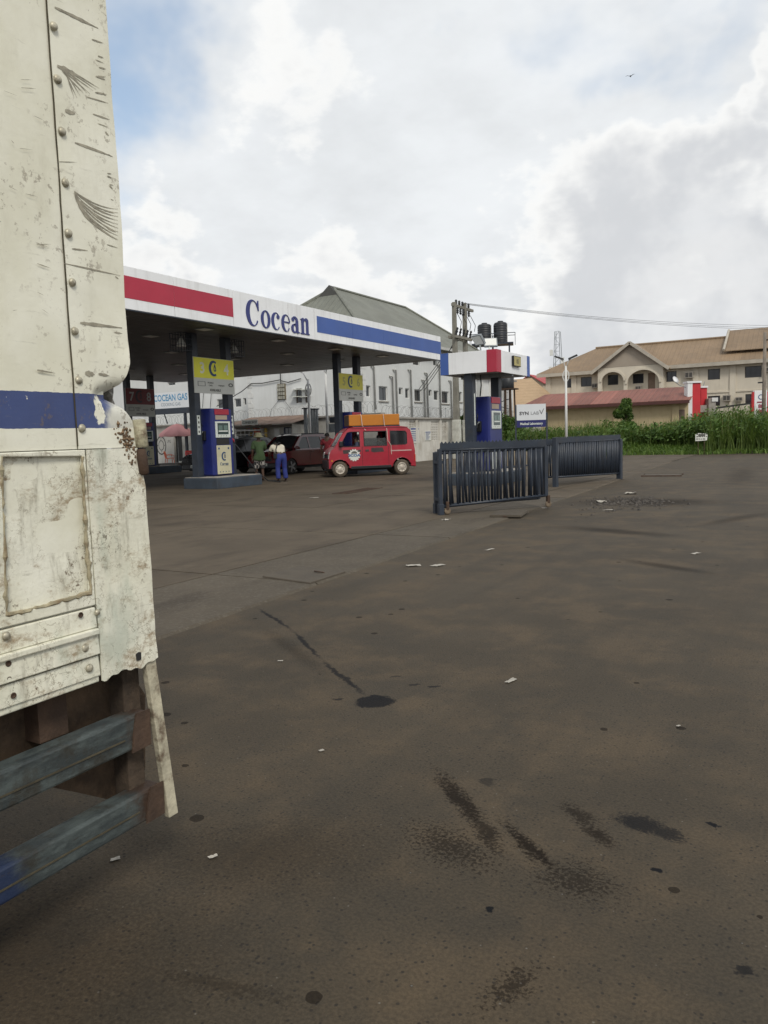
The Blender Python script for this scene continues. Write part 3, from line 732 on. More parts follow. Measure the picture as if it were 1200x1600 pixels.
def drop_logo(mb, u, v, r, fn, thick=.006, mi=0, mj=0):
    """open ring round a drop"""
    mb.plate(ell(u, v, r, r * 1.12, 55, 300, 30) + ell(u + r * .12, v, r * .66, r * .80, 296, 58, 30), (), thick, fn, mi)
    mb.plate([(u + .25 * r, v + .72 * r), (u + .02 * r, v + .10 * r), (u + .02 * r, v - .28 * r), (u + .25 * r, v - .48 * r), (u + .50 * r, v - .28 * r), (u + .50 * r, v + .10 * r)],
             [[(u + .26 * r, v + .34 * r), (u + .38 * r, v + .02 * r), (u + .36 * r, v - .20 * r), (u + .25 * r, v - .30 * r), (u + .14 * r, v - .18 * r), (u + .15 * r, v + .04 * r)]], thick, lambda a, b, w: fn(a, b, w + .001), mj)

# ------------------------------------------------------------------ station canopy
XF, XB, YN, YE, ZS = -15.5, -32.4, 8.8, 32.75, 4.95
ZT = ZS + 1.07
def canopy():
    T = thing('station_canopy', 'large flat filling station canopy with red and blue striped white fascia on dark columns', 'canopy', ((XF + XB) / 2, (YN + YE) / 2, 0))
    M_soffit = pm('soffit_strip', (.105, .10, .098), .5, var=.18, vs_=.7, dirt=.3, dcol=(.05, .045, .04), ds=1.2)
    yj, yb = AX(364, 480, XF).y, AX(495, 505, XF).y
    s0, s1 = ZS + .268, ZS + .83
    cuts = [YN, YN + 2.42, YN + 4.84, yj - 2.42, yj, (yj + yb) / 2 + .55, yb - .15, yb + 2.35, yb + 4.7, yb + 7.05, YE]
    for i, (a, b) in enumerate(zip(cuts, cuts[1:])):
        MB().box(XF - .06, XF, a + .012, b - .012, ZS, ZT).build('fascia_panel', M_white, T, world=True, bevel=.004)
        if b <= yj + .01: MB().box(XF + .001, XF + .006, a + .004, b - .004, s0, s1).build('red_stripe', M_red, T, world=True)
        if b > yb + .2: MB().box(XF + .001, XF + .006, max(a, yb) + .004, b - .004, s0, s1).build('blue_stripe', M_blue, T, world=True)
    n = 7
    for i in range(n):
        a, b = XB + (XF - .062 - XB) * i / n, XB + (XF - .062 - XB) * (i + 1) / n
        for y0, y1 in ((YE - .06, YE), (YN, YN + .06)):
            MB().box(a + .006, b - .006, y0, y1, ZS, ZT).build('fascia_panel', M_white, T, world=True, bevel=.004)
            o = .003
            yy = (YE + .001, YE + .006) if y0 > 20 else (YN - .006, YN - .001)
            MB().box(a + .004, b - .004, yy[0], yy[1], s0, s1).build('blue_stripe', M_blue, T, world=True)
    for i in range(8):
        a, b = YN + (YE - YN) * i / 8, YN + (YE - YN) * (i + 1) / 8
        MB().box(XB - .06, XB - .002, a + .006, b - .006, ZS, ZT).build('fascia_panel', M_white, T, world=True)
    MB().box(XB, XF - .07, YN + .07, YE - .07, ZT - .35, ZT - .30).build('roof_deck', M_grey, T, world=True)
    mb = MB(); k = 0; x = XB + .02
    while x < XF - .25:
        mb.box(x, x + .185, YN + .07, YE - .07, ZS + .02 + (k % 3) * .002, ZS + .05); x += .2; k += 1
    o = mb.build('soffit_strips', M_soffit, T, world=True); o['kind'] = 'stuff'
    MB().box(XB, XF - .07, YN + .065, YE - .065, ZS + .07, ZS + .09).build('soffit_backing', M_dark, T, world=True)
    MB().box(XF - .075, XF - .004, YN, YE, ZS - .03, ZS - .002).build('drip_edge', M_steel, T, world=True)
    for x in (XF - 1.1, XF - 3.4, XF - 6.2, XF - 9.4, XF - 12.6):
        for y in (14.8, 18.2, 21.9, 25.5, 29.2):
            lb = MB().box(x - .22, x + .22, y - .22, y + .22, ZS - .005, ZS + .018).build('ceiling_lamp', M_grey, T, world=True)
            MB().box(x - .19, x + .19, y - .19, y + .19, ZS - .011, ZS - .0055).build('diffuser', M_lamp, lb, world=True)
    for cx in (-17.6, -30.0):
        for y in (18.65, 20.25, 27.1, 28.65):
            c = MB().box(cx - .13, cx + .13, y - .13, y + .13, .02, ZS + .02).build('column', M_steel, T, world=True, bevel=.01)
            MB().box(cx - .17, cx + .17, y - .17, y + .17, .385, .41).build('base_plate', M_steel, c, world=True)
    # caged floodlights beside the near columns
    for y, sgn in ((18.2, 1), (20.7, 1)):
        x = -17.6
        c = MB()
        for dx in (-.24, .24):
            for dy in (-.24, .24): c.bar((x + dx, y + dy, 4.38), (x + dx, y + dy, 4.93), .018, .018)
        for z in (4.38, 4.56, 4.75, 4.92):
            c.bar((x - .24, y - .24, z), (x + .24, y - .24, z), .014, .014); c.bar((x - .24, y + .24, z), (x + .24, y + .24, z), .014, .014)
            c.bar((x - .24, y - .24, z), (x - .24, y + .24, z), .014, .014); c.bar((x + .24, y - .24, z), (x + .24, y + .24, z), .014, .014)
        for k in (-.12, 0, .12):
            for dx in (-.24, .24): c.bar((x + dx, y + k, 4.38), (x + dx, y + k, 4.92), .012, .012)
            for dy in (-.24, .24): c.bar((x + k, y + dy, 4.38), (x + k, y + dy, 4.92), .012, .012)
        c = c.build('lamp_cage', M_steel, T, world=True)
        MB().lathe([(.03, .30), (.06, .22), (.13, .10), (.15, .02), (.14, 0)], (x, y, 4.52), 12).build('flood_lamp', M_lamp, c, world=True, smooth=True)
    # the name
    a = AX(385, 508, XF); b = AX(484, 519, XF); top = AX(405, 468, XF)
    mb = MB()
    put_word(mb, a.y, a.z + .015, .93 * (AX(405, 468, XF).z - AX(405, 511, XF).z), FX(XF + .012), b.y - a.y, .02)
    mb.build('lettering', pm('letter_blue', (.022, .03, .16), .4, var=.05), T, world=True, label='dark blue serif letters reading Cocean')
canopy()

# ------------------------------------------------------------------ pump islands
M_island = pm('island_paint', (.04, .055, .075), .7, var=.2, vs_=2, dirt=.5, dcol=(.035, .03, .027), ds=3, bump=.004, bs=25)
M_cream = pm('cream_enamel', (.55, .52, .36), .5, var=.06, dirt=.25, dcol=(.35, .28, .12), ds=4)
M_whitee = pm('white_enamel', (.62, .66, .62), .4, var=.04, dirt=.2, dcol=(.35, .33, .28), ds=5)
M_screen = pm('dark_screen', (.015, .035, .03), .15, var=.1)
M_lcd = pm('lcd_face', (.10, .16, .14), .2, var=.1)
M_pred = pm('pump_red', (.36, .02, .04), .45, var=.08)
M_plate = pm('beige_plate', (.36, .29, .22), .6, var=.1)
M_grnum = pm('sign_grey_print', (.10, .10, .09), .6)
M_ygrn = pm('yellow_green_sheet', (.85, .82, .04), .45, var=.05, dirt=.15, dcol=(.30, .32, .08))
M_signw = pm('sign_white_sheet', (.62, .63, .58), .5, var=.04, dirt=.15, dcol=(.35, .34, .30))
M_palen = pm('pale_numeral', (.80, .80, .62), .5)
M_logob = pm('logo_blue', (.015, .06, .16), .5)
M_maroon = pm('maroon_sheet', (.20, .018, .022), .5, var=.08)
M_fadedy = pm('faded_yellow_sheet', (.72, .66, .07), .5, var=.08, dirt=.3, dcol=(.40, .40, .25), ds=1.5)

def island(x, y, L, lab):
    t = thing('pump_island', lab, 'pump island', (x, y, 0))
    MB().box(-.72, .72, 0, L, 0, .36).build('kerb_block', M_island, t, bevel=.03)
    MB().box(-.68, .68, .04, L - .04, .361, .385).build('top_slab', M_conc, t, bevel=.01)
    return t
def pump(x, y, lab, cream=True, lower=True, h=2.2):
    """cabinet y..y+1.05, face towards +X"""
    t = thing('fuel_pump', lab, 'fuel pump', (x, y, .385))
    W = 1.02
    MB().box(-.36, .36, 0, W, .02, h).build('cabinet', M_navy, t, bevel=.05)
    f = .362
    MB().box(-.36, f + .015, .17, W - .17, h - .20, h - .02).build('red_header', M_pred, t, bevel=.008)
    MB().box(f - .02, f + .006, .20, W - .26, h - .36, h - .22).build('price_plate', M_plate, t)
    s = MB().box(f - .02, f + .03, .17, W - .15, h - .95, h - .42).build('screen_unit', M_whitee, t, bevel=.012)
    MB().box(f + .031, f + .034, .25, W - .25, h - .84, h - .47).build('display', M_screen, s)
    for a in (.29, .54): MB().box(f + .035, f + .038, a, a + .19, h - .70, h - .55).build('digit_window', M_lcd, s)
    MB().box(f + .035, f + .038, .29, .73, h - .755, h - .715).build('label_strip', M_whitee, s)
    for a in (.27, .4, .53, .66): MB().cyl((f + .03, a, h - .89), (f + .036, a, h - .89), .014, n=8).build('key', M_grnum, s)
    if cream: MB().box(f - .02, f + .004, .20, W - .20, h - 1.18, h - .97).build('nozzle_recess', M_dark, t)
    z0, z1 = (.06, h - 1.2) if cream else (.06, .78)
    if lower:
        lp = MB().box(f - .02, f + .02, .18, W - .16, z0, z1).build('lower_panel', M_cream if cream else M_whitee, t, bevel=.01)
        m2 = MB()
        if cream:
            drop_logo(m2, W / 2, z0 + .58, .13, FX(f + .024), .005)
            m3 = MB(); put_word(m3, .30, z0 + .28, .11, FX(f + .023), .40, .004); m3.build('lettering', M_logob, lp)
            for a in (.27, .41, .55, .69): MB().box(f + .021, f + .024, a, a + .04, z0 + .06, z0 + .09).build('print_dot', M_logob, lp)
            for a in (.24, .70): MB().box(f + .021, f + .024, a, a + .07, z1 - .13, z1 - .07).build('print_dot', M_logob, lp)
        else:
            for a in (.27, .66): MB().box(f + .021, f + .024, a, a + .06, z1 - .40, z1 - .32).build('lock_plate', M_logob, lp)
            m2.box(f + .021, f + .024, .50, .53, z1 - .26, z1 - .22)
        m2.build('panel_print', M_logob, lp)
    # nozzle holster and hose on both ends
    for yy, sg in ((0, -1), (W, 1)):
        hb = MB().box(-.12, .12, yy + sg * .005, yy + sg * .09, h - 1.02, h - .72).build('holster', M_black, t, bevel=.01)
        MB().tube([(0, yy + sg * .06, h - .95), (.02, yy + sg * .12, h - .80), (.10, yy + sg * .14, h - .74)], .02, 8).build('nozzle', M_grey if sg < 0 else M_pred, hb, smooth=True)
        MB().tube([(0, yy + sg * .03, h - .55), (.03, yy + sg * .10, h - .50), (.05, yy + sg * .14, h - .60), (.0, yy + sg * .11, h - .72)], .014, 6).build('hose', M_black, t, smooth=True)
    return t
def price_board(x, y0, y1, z0, z1, top, n1, n2, lab, logo, num, avail=True):
    t = thing('pump_number_board', lab, 'sign', (x, (y0 + y1) / 2, z0))
    w, h = (y1 - y0), z1 - z0
    MB().box(-.03, 0, -w / 2, w / 2, 0, h).build('board', M_signw, t, bevel=.004)
    MB().box(.001, .004, -w / 2 + .01, w / 2 - .01, h * .43, h - .01).build('colour_field', top, t)
    k = .30 * h
    for s, u in ((n1, -w * .30), (n2, w * .30)):
        if s: MB().text(s, k, lambda a, b, c, u=u: (.007 + c, u + a, h * .715 - k / 2 + b), bold=.012).build('numeral', num, t)
    m = MB(); drop_logo(m, -.02 * w, h * .715, h * .20, FX(.007)); m.build('emblem', logo, t)
    m = MB()
    m.plate(rect(-w * .42, -w * .24, h * .20, h * .33), [rect(-w * .41, -w * .25, h * .21, h * .32)], .004, FX(.003))
    m.text('MOBILE', h * .05, lambda a, b, c: (.003 + c, -w * .11 + a, h * .28 + b)); m.text('CARD', h * .04, lambda a, b, c: (.003 + c, -w * .11 + a, h * .21 + b))
    m.text('transact', h * .055, lambda a, b, c: (.003 + c, w * .16 + a, h * .22 + b)); m.plate(ell(w * .40, h * .27, w * .06, h * .055), [ell(w * .40, h * .27, w * .035, h * .03)[::-1]], .004, FX(.003))
    if avail: m.text('AVAILABLE', h * .065, lambda a, b, c: (.003 + c, a, h * .07 + b), bold=.003)
    m.build('payment_print', M_grnum, t)
    return t
def columns_strips():
    for x, y in ((-17.6, 18.65), (-17.6, 20.25)):
        t = thing('sticker_strip', 'narrow white numbered strip on the %s dark column of the nearest pump island' % ('left' if y < 19 else 'right'), 'sticker', (x + .131, y, 1.75))
        MB().box(0, .003, -.07, .07, 0, .62).build('strip', M_whitee, t)
        m = MB()
        for k in range(4): m.box(.0035, .0055, -.03, .03, .06 + k * .15, .13 + k * .15)
        m.build('print', M_grnum, t)
XI = -17.28
island(XI, 18.36, 2.25, 'dark grey raised pump island nearest the road, under the board numbered three and four')
pump(-17.55, 18.93, 'blue fuel pump with cream lower panel standing between columns under board three and four', True)
price_board(-17.42, 18.50, 20.42, 3.08, 4.22, M_ygrn, '3', '4', 'yellow-green and white board numbered 3 and 4 above the nearest blue pump', M_logob, M_palen)
columns_strips()
island(XI, 26.75, 2.75, 'dark grey pump island half hidden behind the red van')
pump(-17.55, 27.36, 'blue fuel pump with red header partly hidden behind the loaded red van', True)
price_board(-17.42, 26.95, 28.85, 3.05, 4.18, M_fadedy, '5', '6', 'faded yellow-green board hanging above the red van between two dark columns', M_logob, pm('faded_numeral', (.42, .40, .12), .5))
island(-29.7, 26.75, 2.75, 'dark pump island in deep shade under the maroon board numbered seven and eight')
pump(-29.95, 27.36, 'fuel pump in shade with cream panel under maroon board seven and eight', True)
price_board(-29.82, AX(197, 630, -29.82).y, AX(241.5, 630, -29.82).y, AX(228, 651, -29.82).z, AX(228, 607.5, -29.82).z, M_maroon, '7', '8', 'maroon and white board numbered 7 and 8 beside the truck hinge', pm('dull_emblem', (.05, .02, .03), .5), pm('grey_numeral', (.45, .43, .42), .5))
def loose_hose():
    t = thing('fuel_hose', 'black fuel hose trailing from the nearest pump over the island edge to the green-shirted man', 'hose', (-17.2, 20.0, GZ))
    pts = []
    A = [(-.05, .05, 1.45), (.25, .25, .95), (.45, .55, .45), (.62, .95, .10), (.70, 1.5, .025), (.35, 2.0, .02), (-.2, 2.3, .02)]
    for k in range(len(A) - 1):
        for s in range(5):
            q = s / 5; e = q * q * (3 - 2 * q)
            pts.append(tuple(A[k][i] * (1 - q) + A[k + 1][i] * q for i in range(3)))
    pts.append(A[-1])
    MB().tube(pts, .017, 6).build('hose', M_black, t, smooth=True)
    MB().tube([(-.05, .05, 1.45), (-.03, .02, 1.53), (-.1, 0, 1.6)], .026, 8).build('nozzle', M_pred, t, smooth=True)
loose_hose()

# ------------------------------------------------------------------ small kiosk with its own canopy
def kiosk():
    z0, z1 = 3.22, 3.83
    xa, xb, ya, yb = -9.70, -7.97, 20.44, 23.24
    T = thing('kiosk_canopy', 'small square pump canopy on two dark posts, white with red corner and blue ends', 'canopy', ((xa + xb) / 2, (ya + yb) / 2, 0))
    # fascia panels: -Y face and +X face
    MB().box(xa + .26, xb - .30, ya, ya + .05, z0, z1).build('fascia_panel', M_white, T, world=True, bevel=.003)
    MB().box(xa, xa + .255, ya - .002, ya + .05, z0 - .004, z1 + .004).build('blue_end', M_blue, T, world=True, bevel=.003)
    MB().box(xb - .295, xb, ya - .003, ya + .05, z0 - .005, z1 + .008).build('red_corner', M_red, T, world=True, bevel=.003)
    MB().box(xb - .05, xb + .003, ya + .052, ya + .36, z0 - .005, z1 + .008).build('red_corner', M_red, T, world=True, bevel=.003)
    MB().box(xb - .05, xb, ya + .365, yb - .26, z0, z1).build('fascia_panel', M_white, T, world=True, bevel=.003)
    MB().box(xb - .05, xb + .002, yb - .255, yb, z0 - .004, z1 + .004).build('blue_end', M_blue, T, world=True, bevel=.003)
    MB().box(xa, xb - .06, yb - .05, yb, z0, z1).build('fascia_panel', M_white, T, world=True, bevel=.003)
    MB().box(xa, xa + .05, ya + .06, yb - .06, z0, z1).build('fascia_panel', M_white, T, world=True, bevel=.003)
    mb = MB()
    for k in range(8): mb.box(xa + .06, xb - .06, ya + .07 + k * .335, ya + .38 + k * .335, z0 + .06, z0 + .09)
    mb.build('soffit', M_signw, T, world=True)
    MB().box(xa + .06, xb - .06, ya + .06, yb - .06, z1 - .14, z1 - .10).build('roof_sheet', M_grey, T, world=True)
    MB().box(xa + .05, xb - .05, (ya + yb) / 2 - .06, (ya + yb) / 2 + .06, z0 - .06, z0 + .058).build('beam', M_grey, T, world=True)
    xc = (xa + xb) / 2 - .08
    for y in (20.74, 22.79):
        MB().box(xc - .13, xc + .13, y - .13, y + .13, 0, z0 + .06).build('post', M_steel, T, world=True, bevel=.008)
    MB().box(xc + .131, xc + .137, 20.74 - .03, 20.74 + .05, 1.75, 2.66).build('white_strip', M_whitee, T, world=True)
    nb = MB().box(xb + .003, xb + .07, 21.64, 22.24, z0 + .22, z0 + .52).build('number_box', M_black, T, world=True, bevel=.004)
    fa = MB().box(xb + .071, xb + .075, 21.66, 22.22, z0 + .24, z0 + .50).build('face', pm('number_face', (.42, .36, .13), .5), nb, world=True)
    MB().text('05', .13, lambda a, b, c: (xb + .078 + c, 21.94 + a, z0 + .305 + b)).build('numerals', M_grnum, T, world=True)
    # chain, hooks below
    MB().tube([(xc + .1, 21.3, z0), (xc + .11, 21.32, z0 - .3), (xc + .08, 21.3, z0 - .62)], .02, 6).build('cable_drop', M_black, T, world=True)
    # floodlights on the roof
    for y, a in ((21.4, -1), (21.95, 1)):
        F = thing('floodlight', 'grey floodlight panel tilted on top of the small kiosk canopy, %s one' % ('left' if a < 0 else 'right'), 'floodlight', (xc + .1, y, z1 - .1), 0)
        MB().tube([(0, 0, 0), (0, a * .05, .25), (0, a * .10, .36)], .025, 6).build('arm', M_whitee, F)
        b = MB().box(-.20, .20, -.035, .035, -.16, .16).build('head', M_grey, F, bevel=.01)
        b.location = (0, a * .2, .50); b.rotation_euler = (R(-35 * a), 0, R(25 * a))
        MB().box(-.17, .17, -.041, -.036, -.13, .13).build('lens', M_lamp, b)
    xq = xc
    island(xq + .1, 20.39, 2.75, 'dark pump island under the small kiosk canopy behind the barriers')
    pump(xq + .05, 21.17, 'tall blue fuel pump with white lower panel under the small kiosk canopy', False)
kiosk()

# ------------------------------------------------------------------ steel barriers
def barrier(lab, p0, p1, z0a, z1a, z0b, z1b, nbar, spikes=True, lean=0., feet=True, rb=.018, grp=None):
    """p0, p1: ends on the ground; rails from z0 to z1 at each end"""
    p0, p1 = Vector(p0), Vector(p1); d = p1 - p0; L = d.length; rz = math.atan2(d.y, d.x)
    T = thing('steel_barrier', lab, 'barrier', (p0.x, p0.y, GZ), rz, grp)
    zb = lambda s: z0a + (z0b - z0a) * s
    zt = lambda s: z1a + (z1b - z1a) * s
    rr = random.Random(int(L * 100))
    MB().cyl((0, 0, zt(0)), (L, 0, zt(1)), .032, n=10).build('top_rail', M_steel, T, smooth=True)
    MB().cyl((0, 0, zb(0)), (L, 0, zb(1)), .030, n=10).build('bottom_rail', M_steel, T, smooth=True)
    for s in (0, 1):
        MB().box(s * L - .035, s * L + .035, -.035, .035, zb(s) - .02, zt(s) + .02).build('end_post', M_steel, T, bevel=.006)
    for k in range(nbar):
        s = (k + .6) / (nbar + .2)
        b0 = Vector((s * L + rr.uniform(-.012, .012), 0, zb(s))); b1 = Vector((s * L + rr.uniform(-.025, .025) + lean, 0, zt(s)))
        bend = rr.uniform(-.03, .03) if rr.random() < .35 else 0
        MB().tube([b0, b0.lerp(b1, .5) + Vector((bend, rr.uniform(-.01, .01), 0)), b1], rb, 8).build('bar', M_steel, T, smooth=True)
    if spikes:
        n = int(L / .075); o = [(0, 0), (L, 0)]
        up = []
        for k in range(n):
            a, b = L * (1 - k / n), L * (1 - (k + 1) / n)
            up += [(a, .10), ((a + b) / 2, .10 + .04)]
        up.append((0, .10))
        MB().plate(o + up, (), .006, lambda u, v, w: (u, w - .03, zt(u / L) + .02 + v)).build('spike_strip', M_steel, T)
    if feet:
        MB().box(-.05, .05, -.05, .05, -.02, zb(0) + .05).build('foot', M_steel, T, bevel=.006)
    return T
pa = G(689, 806); pb = Vector((-4.72, 14.62, 0))
dv = (pb - pa).normalized(); nv = Vector((-dv.y, dv.x, 0))
B1 = barrier('angled dark steel barrier with spiked top nearest the camera, its far end sagging', pa, pb, .15, 1.20, .24, 1.19, 17, rb=.026)
for s, nm in ((.12, 'a'), (2.3, 'b')):
    w = MB().lathe([(.02, -.02), (.055, -.022), (.065, -.01), (.065, .01), (.055, .022), (.02, .02)], (s, -.03, .065), 14, axis='Y').build('castor', pm('castor_rubber', (.16, .12, .08), .8, var=.2, vs_=20), B1, smooth=True)
    MB().box(s - .03, s + .03, -.055, .005, .09, .24).build('castor_fork', M_rust, w)
pa2 = pa + nv * .34 + dv * .06; pb2 = pb + nv * .36 + dv * .05
B1b = barrier('dark steel barrier standing close behind the angled one, seen through its bars', pa2, pb2, .14, 1.14, .16, 1.16, 16, spikes=False, rb=.026)
for s, z in ((.0, .25), (.0, .95)):
    MB().box(-.05, .02, -.34, .0, z, z + .05).build('link_plate', M_steel, B1b)
B2 = barrier('long straight dark steel barrier with closely set bars beyond the angled one', G(868, 762), G(968, 749), .26, 1.18, .17, 1.18, 36, spikes=True, rb=.030)
MB().box(-.06, .06, -.06, .06, -.02, 1.32).build('tall_post', M_steel, B2, bevel=.008)
MB().box(G(968, 749).x * 0 + (G(968, 749) - G(868, 762)).length - .07, (G(968, 749) - G(868, 762)).length + .07, -.07, .07, -.02, 1.2).build('tall_post', M_steel, B2, bevel=.008)
q0, q1 = G(868, 762), G(968, 749)
B3 = barrier('dark steel barrier running behind the long straight one', q0 + Vector((-.75, .3, 0)), q1 + Vector((-.7, -.1, 0)), .2, 1.12, .2, 1.12, 28, spikes=True, rb=.026)
B4 = barrier('far dark steel barrier with latticed bars in front of the laboratory sign', G(770, 741.5), G(905, 727), .2, 1.13, .2, 1.13, 40, spikes=False)

# ------------------------------------------------------------------ buildings
M_frame = pm('white_frame', (.62, .62, .60), .5, var=.05)
M_pipe = pm('grey_pipe', (.46, .46, .44), .6, var=.12)
M_pane = glass('window_pane', (.045, .05, .055), 1.0)
def window(T, fn, u0, u1, v0, v1, depth=.12, frame=None, pane=None, mull=1, sill=False, fw=.05):
    w = MB().plate(rect(u0, u1, v0, v1), [rect(u0 + fw, u1 - fw, v0 + fw, v1 - fw)], .05, lambda a, b, c: fn(a, b, c - depth)).build('window', frame or M_frame, T, world=True)
    n = mull + 1
    for k in range(n):
        a, b = u0 + fw + (u1 - u0 - 2 * fw) * k / n, u0 + fw + (u1 - u0 - 2 * fw) * (k + 1) / n
        MB().plate(rect(a + .012, b - .012, v0 + fw, v1 - fw), (), .01, lambda p, q, c, k=k: fn(p, q, c - depth - .02 * (k % 2) - .005)).build('pane', pane or M_pane, w, world=True)
    if sill: MB().plate(rect(u0 - .08, u1 + .08, v0 - .08, v0 - .004), (), .16, lambda a, b, c: fn(a, b, c - .02)).build('sill', M_conc, w, world=True)
    return w
def box_rect(fn_at, xa, xb, ya, yb, C, axis):
    p, q = fn_at(xa, ya, C), fn_at(xb, yb, C)
    g = (lambda v: v.y) if axis == 'Y' else (lambda v: v.x)
    return min(g(p), g(q)), max(g(p), g(q)), min(p.z, q.z), max(p.z, q.z)

def white_block():
    X1, X0, Y0, Y1, ze = -24.2, -33.0, 40.0, 57.6, 7.9
    T = thing('white_building', 'white plastered block with grey hipped metal roof and drain pipes, behind the canopy', 'building', ((X0 + X1) / 2, (Y0 + Y1) / 2, 0))
    px = [(571.6, 579.6, 602, 620.7), (591.7, 606, 603, 627), (623, 629.5, 605.5, 617.5), (633, 640, 606.6, 623), (647.4, 659, 608, 628), (669.7, 675, 608.8, 619.6), (677.8, 685.8, 610, 626), (690, 701.6, 611, 631), (645, 656, 560, 572), (676.7, 683, 558, 572), (714, 722, 612, 628), (600, 612, 556, 566)]
    wr = [box_rect(AX, a, b, c, d, X1, 'Y') for a, b, c, d in px]
    MB().plate(rect(Y0, Y1, 0, ze), [rect(a, b, c, d) for a, b, c, d in wr], .24, lambda u, v, w: (X1 - .12 + w, u, v)).build('wall', M_plaster, T, world=True)
    for i, (a, b, c, d) in enumerate(wr): window(T, FX(X1), a, b, c, d, .10, mull=2 if b - a > 1.0 else 1, sill=(i % 3 == 1), fw=.06)
    px2 = [(462, 472, 607, 629), (476, 485, 607, 629)]
    wr2 = [box_rect(AY, a, b, c, d, Y0, 'X') for a, b, c, d in px2]
    MB().plate(rect(X0, X1 - .25, 0, ze), [rect(a, b, c, d) for a, b, c, d in wr2], .24, lambda u, v, w: (u, Y0 + .12 - w, v)).build('wall', M_plaster, T, world=True)
    M_shut = pm('brown_shutter', (.10, .065, .05), .7, var=.2)
    for a, b, c, d in wr2:
        w = window(T, FY(Y0), a, b, c, d, .10, frame=pm('brown_frame', (.16, .12, .10), .7), mull=1)
        for z in (d, (c + d) / 2):
            MB().hexa([(a - .16, Y0 - .35, z - .10), (b + .04, Y0 - .35, z - .10), (b + .04, Y0 - .01, z - .05), (a - .16, Y0 - .01, z - .05)], [(a - .16, Y0 - .35, z - .08), (b + .04, Y0 - .35, z - .08), (b + .04, Y0 - .01, z - .03), (a - .16, Y0 - .01, z - .03)]).build('awning', M_signw, w, world=True)
    MB().box(X0, X0 + .2, Y0 + .25, Y1, 0, ze).build('wall', M_plaster, T, world=True)
    MB().box(X0 + .21, X1 - .25, Y1 - .2, Y1, 0, ze).build('wall', M_plaster, T, world=True)
    MB().box(X0 + .22, X1 - .26, Y0 + .26, Y1 - .22, 3.2, 3.3).build('floor_slab', M_conc, T, world=True)
    MB().box(X0 + .5, X0 + .6, Y0 + .26, Y1 - .22, 0, ze - .1).build('inner_partition', M_conc, T, world=True)
    for k in range(24):                                 # toothed corner stones
        w_ = .40 if k % 2 else .24
        MB().box(X1 - w_, X1 + .025, Y0 - .025, Y0 + w_, k * .33 + .01, k * .33 + .31).build('quoin', M_frame, T, world=True)
        MB().box(X0 - .025, X0 + w_, Y0 - .027, Y0 + .02, k * .33 + .01, k * .33 + .31).build('quoin', M_frame, T, world=True)
    # hipped roof of metal sheets, ridge along Y
    M_roofg = pm('grey_green_roof', (.17, .175, .145), .6, .15, var=.12, vs_=.7, dirt=.4, dcol=(.12, .115, .09), ds=.8, streak=.2, rib=((0, 1, 0), .42, .03))
    M_roofx = pm('grey_green_roof_end', (.17, .175, .145), .6, .15, var=.12, vs_=.7, dirt=.4, dcol=(.12, .115, .09), ds=.8, streak=.2, rib=((1, 0, 0), .42, .03))
    ox, xr, zr, r0, r1 = .6, (X0 + X1) / 2, 11.46, 44.0, 54.1
    zb = ze - .18
    xl, xh, yl, yh = X0 - ox, X1 + ox, Y0 - ox, Y1 + .5
    n = 11
    cut = lambda f: Vector((xr, max(r0, min(r1, f)), zr))
    ys = [yl + (yh - yl) * k / n for k in range(n + 1)]
    for side in (xh, xl):
        for a, b in zip(ys, ys[1:]):
            def top(y):
                if y < r0: s = (y - yl) / (r0 - yl)
                elif y > r1: s = (yh - y) / (yh - r1)
                else: s = 1
                return (side + (xr - side) * s, y, zb + (zr - zb) * s)
            pts = [(side, a, zb), (side, b, zb), top(b)]
            for e in (r1, r0):
                if a < e < b: pts.append(top(e))
            pts.append(top(a))
            u = []
            for q in pts:
                if not u or (Vector(q) - Vector(u[-1])).length > 1e-4: u.append(q)
            if (Vector(u[0]) - Vector(u[-1])).length < 1e-4: u.pop()
            if len(u) > 2:
                m_ = len(u); lo = [(p[0], p[1], p[2] - .03) for p in u]
                MB().add(u + lo, [tuple(range(m_)), tuple(range(2 * m_ - 1, m_ - 1, -1))] + [(i, (i + 1) % m_, m_ + (i + 1) % m_, m_ + i) for i in range(m_)]).build('roof_sheet', M_roofg, T, world=True)
    for y, yr in ((yl, r0), (yh, r1)):
        MB().add([(xl, y, zb), (xh, y, zb), (xr, yr, zr), (xl, y, zb - .03), (xh, y, zb - .03), (xr, yr, zr - .03)], [(0, 1, 2), (5, 4, 3), (0, 1, 4, 3), (1, 2, 5, 4), (2, 0, 3, 5)]).build('roof_end', M_roofx, T, world=True)
    for a, b in (((xr, r0, zr), (xr, r1, zr)), ((xr, r0, zr), (xh, yl, zb)), ((xr, r1, zr), (xh, yh, zb)), ((xr, r0, zr), (xl, yl, zb))):
        MB().tube([(a[0], a[1], a[2] + .03), (b[0], b[1], b[2] + .03)], .10, 6).build('ridge_cap', M_roofg, T, world=True)
    MB().add([(xr - .75, r0 - .75, zr - .62), (xr + .75, r0 - .75, zr - .62), (xr, r0 - .55, zr + .12), (xr, r0 + .3, zr + .1)], [(0, 1, 2), (1, 3, 2), (0, 2, 3), (0, 3, 1)]).build('gablet', pm('dark_gablet', (.05, .05, .045), .8), T, world=True)
    mb = MB().box(xh - .1, xh + .08, yl, yh, zb - .22, zb - .031).build('gutter', M_pipe, T, world=True)
    MB().box(xl, xh - .101, yl - .02, yl + .1, zb - .22, zb - .032).build('gutter', M_pipe, T, world=True)
